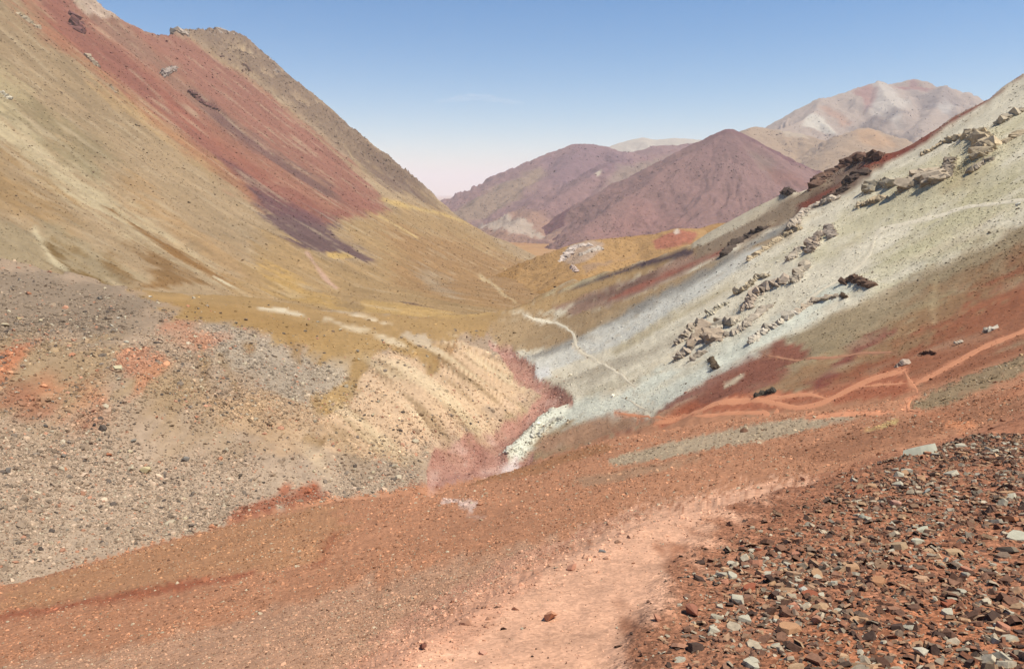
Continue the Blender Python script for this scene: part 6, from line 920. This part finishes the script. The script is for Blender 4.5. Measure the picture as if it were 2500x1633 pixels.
def chunk_template(rg, sub=False):
    v = ICO_V.copy()
    for _ in range(7):                                   # split it along random planes: a broken boulder
        n = rg.normal(size=3); n /= np.linalg.norm(n); d = rg.uniform(.45, .85)
        h = v @ n - d; v = v - np.maximum(h, 0)[:, None] * n
    v = v * rg.uniform(.75, 1.2, 3) * np.array([1, 1, .75]) + rg.uniform(-.04, .04, v.shape)
    return v, ICO_F

def scatter_mesh(name, pos, size, thick, nrm, cols, templates, rg, jitter=0.35, sink=0.15, along=None):
    """many stones in one mesh; each lies in the ground, turned and tilted its own way"""
    VV, FF, CC = [], [], []; off = 0
    which = rg.integers(0, len(templates), len(pos))
    ang = rg.uniform(0, 2 * math.pi, len(pos))
    nn = nrm + rg.normal(size=nrm.shape) * jitter; nn /= np.linalg.norm(nn, axis=1, keepdims=True)
    ref = np.stack([np.cos(ang), np.sin(ang), np.zeros_like(ang)], 1)
    tx = ref - (ref * nn).sum(1, keepdims=True) * nn; tx /= np.linalg.norm(tx, axis=1, keepdims=True); ty = np.cross(nn, tx)
    for k, (tv, tf) in enumerate(templates):
        i = np.where(which == k)[0]
        if len(i) == 0: continue
        sz = size[i][:, None, None]
        loc = tv[None] * np.concatenate([sz, sz, thick[i][:, None, None]], 2)
        P = loc[..., :1] * tx[i][:, None] + loc[..., 1:2] * ty[i][:, None] + loc[..., 2:] * nn[i][:, None] + pos[i][:, None] + nrm[i][:, None] * (thick[i][:, None, None] * (0.5 - sink))
        VV.append(P.reshape(-1, 3)); m = len(tv)
        FF.append((tf[None] + (np.arange(len(i)) * m)[:, None, None] + off).reshape(-1, 3)); off += len(i) * m
        CC.append(np.repeat(cols[i], m, 0))
    V = np.concatenate(VV).astype(np.float32); Fq = np.concatenate(FF).astype(np.int32); C_ = np.concatenate(CC)
    me = bpy.data.meshes.new(name)
    me.vertices.add(len(V)); me.vertices.foreach_set('co', V.ravel())
    me.loops.add(Fq.size); me.loops.foreach_set('vertex_index', Fq.ravel())
    me.polygons.add(len(Fq)); me.polygons.foreach_set('loop_start', np.arange(0, Fq.size, 3, dtype=np.int32))
    me.polygons.foreach_set('use_smooth', np.zeros(len(Fq), bool))
    me.update(calc_edges=True)
    a = me.attributes.new('ground', 'FLOAT_COLOR', 'POINT'); c4 = np.ones((len(V), 4), np.float32); c4[:, :3] = C_; a.data.foreach_set('color', c4.ravel())
    return me
def pick(cols, w, n, rg, var=0.14):
    L_ = np.array([lin(c) * ALB for c in cols]); w = np.array(w, float); k = rg.choice(len(cols), n, p=w / w.sum())
    return np.clip(L_[k] * (1 + rg.normal(0, var, (n, 1))), 0.01, 0.95)

FLAKES = [flake_template(rng, s) for s in (4, 5, 5, 5, 6, 6, 5, 4, 6, 5)]
CHUNKS = [chunk_template(rng) for _ in range(10)]
SM = tint_material('shale_stones', 0.004, 40.0); BM_ = tint_material('boulder_stones', 0.08, 2.0)
def polar_points(n, a0, a1, r0, r1, pw):
    a = rng.uniform(deg(a0), deg(a1), n); r = (r0 ** pw + rng.uniform(0, 1, n) * (r1 ** pw - r0 ** pw)) ** (1 / pw)
    return r * np.sin(a), r * np.cos(a)
# --- the stony bank above the trail
def bank_mask(x, y):
    t = np.interp(y, [1.5, 2.6, 3.3, 4.3, 5.6, 7.0, 8.5], [0.35, .5, .80, 1.25, 2.0, 2.9, 4.6])      # right-hand edge of the trodden trail
    return sstep(-0.75, 0.65, x - t)
x, y = polar_points(120000, -30, 48, 1.9, 13.5, 1.25)
r = np.hypot(x, y); inside = r < near.rr('bench_edge', az_of(x, y)) * 1.0
m = bank_mask(x, y); nz = fbm(x / 1.1, y / 1.1, 201, 3, .6)
m = m * (1 - .9 * trail_mask(x, y))
keep = inside & (rng.uniform(size=len(x)) < (0.04 + 0.96 * m * np.clip(.9 + 1.0 * nz, .3, 1)))
x, y, m, nz, r = x[keep][:46000], y[keep][:46000], m[keep][:46000], nz[keep][:46000], r[keep][:46000]
n = len(x)
size = np.clip(0.0122 * np.exp(rng.normal(0, .65, n)) * (0.75 + .45 * np.clip(nz * 2, 0, 1)) * (0.4 + .6 * m) * (1 + 0.05 * r), .006, .055)
grey = sstep(-.1, .35, fbm(x / .9 + 5, y / .9, 205, 3, .6))
cA = pick([(206,192,168),(204,164,126),(176,158,136),(140,116,98),(176,118,88)], [3, 3, 3, 3, 3], n, rng)
cB = pick([(158,114,90),(186,146,114),(128,92,74),(198,178,152),(96,74,64)], [5, 4, 4, 1.5, 2], n, rng)
cols = np.where((rng.uniform(size=n) < .12 + .55 * grey)[:, None], cA, cB)
pos = np.stack([x, y, ground_z(x, y)], 1); nr_ = normals(x, y, .03)
me = scatter_mesh('shale_scree', pos, size, size * rng.uniform(.2, .6, n), nr_, cols, FLAKES, rng, .5, .05)
o = struct('shale_scree', me, SM, 'stuff', 'small broken shale covering the red bank beside the trail')
# --- grit, rubble and stones further off: one little stone, instanced on surveyed points
def grit_material(name):
    mt = bpy.data.materials.new(name); mt.use_nodes = True
    t = mt.node_tree; b_ = t.nodes['Principled BSDF']; b_.inputs['Roughness'].default_value = 0.93; b_.inputs['Specular IOR Level'].default_value = 0.1
    at = t.nodes.new('ShaderNodeAttribute'); at.attribute_type = 'INSTANCER'; at.attribute_name = 'tint'
    t.links.new(at.outputs['Color'], b_.inputs['Base Color'])
    return mt
GRIT = grit_material('grit_stone')
def grit(name, label, pos, size, cols, flat):
    n = len(pos); me = bpy.data.meshes.new(name)
    me.vertices.add(n); me.vertices.foreach_set('co', pos.astype(np.float32).ravel())
    sz = (size[:, None] * rng.uniform(.65, 1.3, (n, 3)) * np.array([1, 1, flat])).astype(np.float32)
    rt = np.stack([rng.normal(0, .5, n), rng.normal(0, .5, n), rng.uniform(0, 6.28, n)], 1).astype(np.float32)
    for nm, dat in (('size', sz), ('turn', rt)):
        a = me.attributes.new(nm, 'FLOAT_VECTOR', 'POINT'); a.data.foreach_set('vector', dat.ravel())
    a = me.attributes.new('tint', 'FLOAT_COLOR', 'POINT'); c4 = np.ones((n, 4), np.float32); c4[:, :3] = cols; a.data.foreach_set('color', c4.ravel())
    o = struct(name, me, GRIT, 'stuff', label)
    ng = bpy.data.node_groups.new(name, 'GeometryNodeTree')
    ng.interface.new_socket('Geometry', in_out='INPUT', socket_type='NodeSocketGeometry'); ng.interface.new_socket('Geometry', in_out='OUTPUT', socket_type='NodeSocketGeometry')
    gi = ng.nodes.new('NodeGroupInput'); go = ng.nodes.new('NodeGroupOutput')
    ic = ng.nodes.new('GeometryNodeMeshIcoSphere'); ic.inputs['Radius'].default_value = 1.0; ic.inputs['Subdivisions'].default_value = 1
    sp_ = ng.nodes.new('GeometryNodeSetPosition'); rv = ng.nodes.new('FunctionNodeRandomValue'); rv.data_type = 'FLOAT_VECTOR'
    rv.inputs[0].default_value = (-.3, -.3, -.3); rv.inputs[1].default_value = (.3, .3, .3)
    ss = ng.nodes.new('GeometryNodeSetShadeSmooth'); ss.inputs['Shade Smooth'].default_value = False
    sm = ng.nodes.new('GeometryNodeSetMaterial'); sm.inputs['Material'].default_value = GRIT
    ip = ng.nodes.new('GeometryNodeInstanceOnPoints')
    na = []
    for nm in ('size', 'turn'):
        q_ = ng.nodes.new('GeometryNodeInputNamedAttribute'); q_.data_type = 'FLOAT_VECTOR'; q_.inputs['Name'].default_value = nm; na.append(q_)
    L_ = ng.links.new
    L_(ic.outputs['Mesh'], sp_.inputs['Geometry']); L_(rv.outputs[0], sp_.inputs['Offset']); L_(sp_.outputs[0], ss.inputs['Geometry']); L_(ss.outputs[0], sm.inputs['Geometry'])
    L_(gi.outputs[0], ip.inputs['Points']); L_(sm.outputs[0], ip.inputs['Instance']); L_(na[0].outputs[0], ip.inputs['Scale']); L_(na[1].outputs[0], ip.inputs['Rotation'])
    L_(ip.outputs[0], go.inputs[0])
    md = o.modifiers.new('stones', 'NODES'); md.node_group = ng
    return o
def grid_pick(G, n, w):
    """n random spots on a ground sheet, weighted; returns position, range, ground colour"""
    X_, Y_, Z_, R_, az_, C_ = G[:6]
    cut = w[:-1, 1:] * 1.0; cut[:, :1] = 0
    vis = (Z_ / R_); run = np.maximum.accumulate(vis, axis=0); cut = cut * (vis[:-1, 1:] > run[:-1, 1:] - .003)
    inframe = np.abs(az_[1:]) < deg(38); cut = cut * inframe[None]
    pr = (cut / cut.sum()).ravel(); idx = rng.choice(pr.size, n, p=pr); i_, j_ = np.unravel_index(idx, cut.shape); j_ = j_ + 1
    a = rng.uniform(size=n)[:, None]; b_ = rng.uniform(size=n)[:, None]
    P = np.stack([X_, Y_, Z_], -1)
    p0 = P[i_, j_]; du = P[i_ + 1, j_] - p0; dv = P[i_, j_ - 1] - p0
    C3 = C_.reshape(*X_.shape, 3)
    return p0 + a * du + b_ * dv, R_[i_, j_], C3[i_, j_]
PXR = 1 / 740.0                                            # a pixel of the final picture, per metre of range
def speck(cols, lo, hi, var, rg, extra=None):
    n = len(cols); f = np.exp(rg.normal(0, var, (n, 1))); c = cols * np.clip(f, lo, hi)
    if extra is not None:
        cc, fr = extra; k = rg.uniform(size=n) < fr; c[k] = pick(cc, [1] * len(cc), int(k.sum()), rg)
    return np.clip(c, .01, .9)
zb, zl, zf = NEAR_GRID[6]; ls_ = NEAR_GRID[7]; Rn = NEAR_GRID[3]
_cm_left = crag_mask(LEFT_GRID[0], LEFT_GRID[1])
stm = sstep(0, 3, box_sd(NEAR_GRID[0], NEAR_GRID[1], STREAM, 4.0))
patchy = np.clip(.55 + .9 * fbm(NEAR_GRID[0] / 6, NEAR_GRID[1] / 14, 221, 3, .6), .15, 1)
LG = ledge(NEAR_GRID[0], NEAR_GRID[1])
p_, r_, c_ = grid_pick(NEAR_GRID, 85000, zl * patchy)
s_ = np.clip(r_ * PXR * .62 * np.exp(rng.normal(0, .5, len(r_))), .006, .32)
grit('slope_gravel', 'loose gravel on the brown slope below the trail', p_, s_, speck(c_, .55, 1.8, .33, rng, ([(206, 186, 158), (190, 160, 130), (140, 100, 78)], .16)), .6)
big = np.clip(.45 + 1.0 * fbm(NEAR_GRID[0] / 22, NEAR_GRID[1] / 40, 211, 3, .6), .08, 1)
scp = sstep(8, -6, box_sd(NEAR_GRID[0], NEAR_GRID[1], SCARP, 12.0, 3.0)); grs = sstep(4, -4, box_sd(NEAR_GRID[0], NEAR_GRID[1], paint_poly((176, 140, 86)), 12.0, 3.0))
p_, r_, c_ = grid_pick(NEAR_GRID, 9000, zf * (1 - stm))
s_ = np.clip(r_ * PXR * .42 * np.exp(rng.normal(0, .5, len(r_))), .05, .7)
grit('stream_gravel', 'pinkish gravel lying in the dry stream bed', p_, s_, speck(c_, .6, 1.5, .2, rng, ([(206, 176, 160), (140, 96, 84)], .15)), .7)
p_, r_, c_ = grid_pick(NEAR_GRID, 24000, zb * (.25 + .75 * sstep(1.5, 2.5, Rn)))
s_ = np.clip(r_ * PXR * .55 * np.exp(rng.normal(0, .5, len(r_))), .0015, .02)
pe_, re2, ce_ = grid_pick(NEAR_GRID, 2600, zb * sstep(.80, .97, Rn / near.rr('bench_edge', np.clip(NEAR_GRID[4], -AZMAX, AZMAX))[None]) * (np.abs(NEAR_GRID[4])[None] < .7))
se_ = np.clip(re2 * PXR * 1.3 * np.exp(rng.normal(0, .5, len(re2))), .004, .05)
p_ = np.concatenate([p_, pe_]); s_ = np.concatenate([s_, se_]); c_ = np.concatenate([c_, ce_])
grit('trail_grit', 'fine grit on the trail and between the shale', p_, s_, speck(c_, .55, 1.5, .22, rng), .7)
p_, r_, c_ = grid_pick(NEAR_GRID, 66000, zf * ls_ * stm * big * (1 - .72 * scp) * (1 - .85 * grs) * (.35 + .65 * sstep(330, 230, Rn)))
s_ = np.clip(r_ * PXR * .66 * np.exp(rng.normal(0, .55, len(r_))), .08, 1.2)
grit('moraine_rubble', 'stony rubble strewn over the grey moraine', p_, s_, speck(c_, .5, 1.8, .30, rng, ([(206, 190, 164), (176, 150, 126), (150, 134, 120), (206, 150, 120), (110, 98, 90)], .22)), .75)
p_, r_, c_ = grid_pick(NEAR_GRID, 44000, zf * (1 - ls_) * (.15 + .85 * stm) * (1 + 5 * sstep(.15, .6, LG)) * np.clip(.5 + .8 * fbm(NEAR_GRID[0] / 40, NEAR_GRID[1] / 60, 231, 3, .6), .1, 1))
s_ = np.clip(r_ * PXR * .42 * np.exp(rng.normal(0, .45, len(r_))), .05, .8)
grit('slope_stones', 'stones dotted over the pale and red right slopes', p_, s_, speck(c_, .65, 1.6, .18, rng, ([(150, 132, 108), (120, 100, 84)], .025)), .6)
p_, r_, c_ = grid_pick(LEFT_GRID, 60000, 1 + 2 * _cm_left)
s_ = np.clip(r_ * PXR * .40 * np.exp(rng.normal(0, .45, len(r_))), .2, 2.6)
grit('mountain_scree', 'scree stones on the banded left mountain', p_, s_, speck(c_, .7, 1.5, .17, rng, ([(128, 104, 84)], .02)), .6)
for nm, G in FAR_GRIDS.items():
    if nm in ('pale_range',): continue
    k_ = {'knoll': 3000, 'purple': 5000, 'mauve': 4000, 'striped': 3500, 'tan_hills': 2500}[nm]
    cl = np.clip(.25 + 1.3 * fbm(G[0] / 260, G[1] / 260, 241, 3, .6), .03, 1) * G[6]
    p_, r_, c_ = grid_pick(G, k_, cl)
    s_ = np.clip(r_ * PXR * .5 * np.exp(rng.normal(0, .4, len(r_))), .3, 9)
    grit('hill_rocks', {'knoll': 'rocks dotted over the low orange hill', 'purple': 'dark rocks speckling the purple pyramid hill', 'mauve': 'rocks speckling the mauve hills', 'striped': 'rocks on the striped far mountain', 'tan_hills': 'rocks on the tan far hills'}[nm], p_, s_, speck(c_, .72, 1.25, .13, rng), .6)

# ---------------------------------------------------------------- single slabs and boulders
def hull_into(bm, pts):
    vs = [bm.verts.new(q) for q in pts]
    res = bmesh.ops.convex_hull(bm, input=vs, use_existing_faces=False)
    kill = [v for v in vs if not v.link_faces]
    bmesh.ops.delete(bm, geom=kill, context='VERTS')
    return [v for v in vs if v.is_valid]
def jag_points(kind, rg):
    if kind == 'block':
        q = rg.uniform(-1, 1, (16, 3)); q /= np.maximum(np.abs(q).max(1, keepdims=True), .6); q *= rg.uniform(.75, 1, (16, 1))
        return q * rg.uniform(.7, 1.1, 3) * np.array([1, .85, .62])
    n = 9; st = .72 if kind == 'flat' else .42
    a = (np.arange(n) + rg.uniform(-.4, .4, n)) / n * 2 * math.pi; rad = rg.uniform(.7, 1.12, n); tl = rg.uniform(-.14, .14, 2)
    o = np.stack([np.cos(a) * rad, np.sin(a) * rad * st], 1)
    t = o * rg.uniform(.72, .97, (n, 1)) + rg.uniform(-.06, .06, 2)
    return np.concatenate([np.c_[o, np.full(n, -.22) + rg.uniform(-.05, .1, n)], np.c_[t, .2 + t @ tl + rg.uniform(-.02, .02, n)]])
def jag_mesh(name, kind, rg):
    bm = bmesh.new(); hull_into(bm, jag_points(kind, rg)); bmesh.ops.recalc_face_normals(bm, faces=bm.faces)
    me = bpy.data.meshes.new(name); bm.to_mesh(me); bm.free()
    return me
MATS = {}
def stone_mat(rgb, scale, bump=0.004):
    k = (tuple(rgb), scale)
    if k not in MATS: MATS[k] = plain_material('stone_%d_%d_%d' % tuple(rgb), rgb, scale, 0.30, bump)
    return MATS[k]
def put_stone(name, me, x, y, size, label, cat, group=None, lift=0.15, tilt=.2, zs=1.0, gz=None):
    o = bpy.data.objects.new(name, me); COL.objects.link(o)
    if gz is None: gz = (normals(np.array([x]), np.array([y]), max(.02, size * .5))[0], float(ground_z(np.array([x]), np.array([y]))[0]))
    nv, z = gz
    q = Vector((nv + rng.normal(size=3) * tilt)).to_track_quat('Z', 'Y'); q = q @ Matrix.Rotation(rng.uniform(0, 6.28), 3, 'Z').to_quaternion()
    o.rotation_euler = q.to_euler(); o.scale = (size, size, size * zs)
    o.location = Vector((x, y, z)) + Vector(nv) * size * lift
    o['label'] = label; o['category'] = cat
    if group: o['group'] = group
    return o
for sheet, pts, px, rgb, label, shape in PLACED['slabs']:
    x, y, s = pts[0]
    me = jag_mesh('shale_stone', shape, rng); me.materials.append(stone_mat(rgb, 3.0))
    put_stone('shale_stone', me, x, y, s * px * 1.05, label, 'stone', lift=.14 if shape != 'block' else .35, tilt=.15)
KINDS = [('pale grey', (206,196,174)), ('tan', (206,160,120)), ('rust-red', (178,102,72)), ('dark brown', (124,88,70)), ('pinkish', (206,140,110))]
LIB = {k: [] for k, _ in KINDS}
for k, c in KINDS:
    for sh in ('flat', 'flat', 'long', 'block', 'flat'):
        me = jag_mesh('shale_stone', sh, rng); me.materials.append(stone_mat(c, 3.0)); LIB[k].append(me)
x, y = polar_points(3000, 2, 37, 2.9, 12.5, 1.1); r = np.hypot(x, y)
nz = fbm(x / 1.1, y / 1.1, 201, 3, .6)
ok = (bank_mask(x, y) > .5) & (r < near.rr('bench_edge', az_of(x, y)) * .99) & (rng.uniform(size=len(x)) < np.clip(.25 + 1.6 * nz, .05, 1))
x, y, r = x[ok][:270], y[ok][:270], r[ok][:270]
NB, ZB = normals(x, y, .04), ground_z(x, y)
for i in range(len(x)):
    k = KINDS[int(rng.choice(5, p=[.42, .26, .1, .1, .12]))][0]
    sz_ = float(np.clip(.027 * math.exp(rng.normal(0, .36)) * (1 + .06 * r[i]), .02, .12)); a_i = math.degrees(math.atan2(x[i], y[i]))
    lab = '%s %s shale slab %s of the bank, %s' % ('larger' if sz_ > .048 else 'small', k, 'near the brow' if r[i] > 8 else 'in the upper half' if r[i] > 6 else 'in the middle' if r[i] > 4.4 else 'at the near foot', 'at right' if a_i > 27 else 'beside the trail' if a_i < 15 else 'midway across')
    put_stone('shale_stone', LIB[k][int(rng.integers(5))], float(x[i]), float(y[i]), sz_, lab, 'stone', 'loose shale slabs on the stony bank', .12, .22, gz=(NB[i], float(ZB[i])))
for sheet, pts, px, rgb, label in PLACED['boulders']:
    x, y, s = pts[0]
    me = jag_mesh('boulder', 'block', rng); me.materials.append(stone_mat(rgb, 2.0, .03))
    put_stone('boulder', me, x, y, s * px * .62, label, 'boulder', lift=.45)
BK = [('grey', (150,138,124)), ('cream', (212,194,160)), ('orange', (204,140,104)), ('brown', (140,116,96))]
BL = {}
for k, c in BK:
    BL[k] = []
    for _ in range(3):
        me = jag_mesh('boulder', 'block', rng); me.materials.append(stone_mat(c, 2.0, .03)); BL[k].append(me)
x, y = polar_points(900, -36, -10, 120, 330, 1.0); r = np.hypot(x, y); ok = r < near.rr('crest', az_of(x, y)) * .97
x, y, r = x[ok][:150], y[ok][:150], r[ok][:150]
NB, ZB = normals(x, y, .4), ground_z(x, y)
for i in range(len(x)):
    k = BK[int(rng.choice(4, p=[.38, .32, .12, .18]))][0]
    sz_ = float(np.clip(.42 * math.exp(rng.normal(0, .35)) * (r[i] / 190) ** .5, .25, 1.1)); a_i = math.degrees(math.atan2(x[i], y[i]))
    lab = '%s %s boulder %s of the moraine, %s' % ('larger' if sz_ > .5 else 'smaller', k, 'high near the crest' if r[i] > 260 else 'on the upper half' if r[i] > 205 else 'on the lower half' if r[i] > 160 else 'at the foot', 'far left' if a_i < -27 else 'left of its middle' if a_i < -19 else 'towards the stream')
    put_stone('boulder', BL[k][int(rng.integers(3))], float(x[i]), float(y[i]), sz_, lab, 'boulder', 'boulders on the moraine', .35, gz=(NB[i], float(ZB[i])))

# ---------------------------------------------------------------- rock outcrops
HT = {'near': ground_z, 'left': lambda x, y: left.height(x, y), 'knoll': lambda x, y: Tents(TERRAIN['knoll']).height(x, y)}
def outcrop(sheet, pts, px, rgb, label):
    fn = HT[sheet]; A = np.array(pts); s = float(A[:, 2].mean()) * px * .95        # half thickness, metres
    seg = np.r_[0, np.cumsum(np.hypot(*np.diff(A[:, :2], axis=0).T))] if len(A) > 1 else np.array([0.])
    kap = 0.9
    n = int(np.clip(seg[-1] / (s * .62) + 2, 3, 40))
    bm = bmesh.new(); lay = bm.verts.layers.float_color.new('ground')
    base = np.minimum(lin(rgb) * ALB * 1.12, .8)
    q = np.linspace(0, seg[-1], n)
    cx = np.interp(q, seg, A[:, 0]); cy = np.interp(q, seg, A[:, 1])
    reps = 7
    w_ = np.array([.0, .3, .6, .8, .95, 1.15, 1.3]); kk = np.array([1.15, .8, .65, .5, .4, .34, .28])
    X0 = cx[:, None] + rng.uniform(-.85, .85, (n, reps)) * s * w_; Y0 = cy[:, None] + rng.uniform(-1.1, 1.1, (n, reps)) * s * w_; Z0 = fn(X0, Y0)
    bed = Matrix.Rotation(rng.uniform(0, 6.28), 3, 'Z') @ Matrix.Rotation(rng.uniform(.35, .7), 3, 'X')   # shared bedding
    for i in range(n):
        for rep in range(reps):
            k = kk[rep] * rng.uniform(.55, 1.35); x0, y0, z0 = float(X0[i, rep]), float(Y0[i, rep]), float(Z0[i, rep])
            P = jag_points('block', rng) * np.array([1.25, 1.0, .95]) * k * s
            rot = Matrix.Rotation(rng.normal(0, .35), 3, 'Z') @ bed @ Matrix.Rotation(rng.normal(0, .18), 3, 'Y')
            f = 1 + rng.normal(0, .13)
            for v in hull_into(bm, [Vector((x0, y0, z0 - .10 * s * k)) + rot @ Vector(p_) for p_ in P]):
                v[lay] = (base[0] * f, base[1] * f, base[2] * f, 1)
    bmesh.ops.recalc_face_normals(bm, faces=bm.faces)
    o3 = Vector((float(A[0, 0]), float(A[0, 1]), float(fn(A[:1, 0], A[:1, 1])[0])))
    for v in bm.verts: v.co -= o3
    me = bpy.data.meshes.new('rock_outcrop'); bm.to_mesh(me); bm.free()
    me.materials.append(OM)
    o = bpy.data.objects.new('rock_outcrop', me); COL.objects.link(o); o.location = o3
    o['label'] = label; o['category'] = 'rock'
OM = tint_material('outcrop_rock', 0.12, 0.9)
for sheet, pts, px, rgb, label in PLACED['outcrops']: outcrop(sheet, pts, px, rgb, label)

# ---------------------------------------------------------------- the walker on the far path
def walker(x, y):
    J = {'pel': (0, 0, .95), 'bel': (0, .0, 1.12), 'che': (0, -.02, 1.35), 'nek': (0, -.02, 1.52), 'hed': (0, -.05, 1.60), 'top': (0, -.05, 1.74),
         'shL': (-.19, 0, 1.45), 'elL': (-.25, .06, 1.18), 'haL': (-.24, -.08, .96), 'fiL': (-.23, -.12, .87), 'shR': (.19, 0, 1.45), 'elR': (.25, .02, 1.18), 'haR': (.25, .12, .96), 'fiR': (.24, .13, .87),
         'hiL': (-.1, 0, .90), 'knL': (-.11, -.14, .50), 'anL': (-.11, -.06, .09), 'toL': (-.11, -.22, .04), 'hiR': (.1, 0, .90), 'knR': (.11, .05, .50), 'anR': (.11, .24, .13), 'toR': (.11, .12, .04), 'pak': (0, .17, 1.33)}
    E = [('pel', 'bel'), ('bel', 'che'), ('che', 'nek'), ('nek', 'hed'), ('hed', 'top'), ('che', 'shL'), ('shL', 'elL'), ('elL', 'haL'), ('haL', 'fiL'), ('che', 'shR'), ('shR', 'elR'), ('elR', 'haR'), ('haR', 'fiR'),
         ('pel', 'hiL'), ('hiL', 'knL'), ('knL', 'anL'), ('anL', 'toL'), ('pel', 'hiR'), ('hiR', 'knR'), ('knR', 'anR'), ('anR', 'toR')]
    Rr = {'pel': .18, 'bel': .18, 'che': .21, 'nek': .06, 'hed': .10, 'top': .085, 'shL': .075, 'shR': .075, 'elL': .05, 'elR': .05, 'haL': .04, 'haR': .04, 'fiL': .03, 'fiR': .03, 'hiL': .10, 'hiR': .10, 'knL': .065, 'knR': .065, 'anL': .045, 'anR': .045, 'toL': .04, 'toR': .04}
    names = [k for k in J if k != 'pak']; ix = {k: i for i, k in enumerate(names)}
    me = bpy.data.meshes.new('person'); me.from_pydata([J[k] for k in names], [(ix[a], ix[b]) for a, b in E], [])
    o = bpy.data.objects.new('person', me); COL.objects.link(o)
    sk = o.modifiers.new('skin', 'SKIN'); o.modifiers.new('sub', 'SUBSURF').levels = 1
    o.modifiers['sub'].render_levels = 1
    for k in names: me.skin_vertices[0].data[ix[k]].radius = (Rr[k], Rr[k])
    me.skin_vertices[0].data[ix['pel']].use_root = True
    me.materials.append(plain_material('dark_walking_clothes', (44, 40, 42), 8, .3, .01))
    z = float(sheet_z(np.array([x]), np.array([y]))[0]) + .08
    o.location = (x, y, z); o['label'] = 'person in dark clothes walking along the pale path'; o['category'] = 'person'
    bm = bmesh.new(); bmesh.ops.create_icosphere(bm, subdivisions=2, radius=1.0)
    for v in bm.verts: v.co = Vector((v.co.x * .22, v.co.y * .15 + .22, v.co.z * .33 + 1.30))
    pm = bpy.data.meshes.new('backpack'); bm.to_mesh(pm); bm.free(); pm.materials.append(plain_material('black_backpack', (36, 34, 40), 8, .3, .01))
    b = bpy.data.objects.new('backpack', pm); COL.objects.link(b); b.parent = o
walker(*PLACED['person'][0][1][0][:2])

# ---------------------------------------------------------------- a wisp of cloud beyond the hills
bm = bmesh.new()
for (dx, dz, sx, sz) in ((0, 0, 330, 42), (-260, -30, 250, 26), (300, -45, 260, 24), (560, -80, 200, 16), (-520, -62, 200, 14)):
    vs = bmesh.ops.create_icosphere(bm, subdivisions=3, radius=1.0)['verts']
    for v in vs:
        j = 1 + .25 * math.sin(v.co.x * 5 + dx) * math.cos(v.co.y * 4 + dz) + .12 * math.sin(v.co.x * 13 + v.co.z * 9)
        v.co = Vector((v.co.x * sx * j + dx, v.co.y * 300 * j, v.co.z * sz * j + dz))
cm_ = bpy.data.meshes.new('cloud'); bm.to_mesh(cm_); bm.free()
for f_ in cm_.polygons: f_.use_smooth = True
cl = bpy.data.objects.new('cloud', cm_); COL.objects.link(cl); cl.location = (-560, 12600, 1500)
cl['label'] = 'faint thin wisp of white cloud in the blue sky'; cl['category'] = 'cloud'
ct = bpy.data.materials.new('cloud_wisp'); ct.use_nodes = True; cn = ct.node_tree; cn.nodes.clear()
cv = cn.nodes.new('ShaderNodeVolumePrincipled'); cv.inputs['Color'].default_value = (1, 1, 1, 1); cv.inputs['Density'].default_value = 0.00035; cv.inputs['Density Attribute'].default_value = ''
co = cn.nodes.new('ShaderNodeOutputMaterial'); cn.links.new(cv.outputs[0], co.inputs['Volume']); cm_.materials.append(ct)
try: ct.cycles.homogeneous_volume = True
except Exception: pass
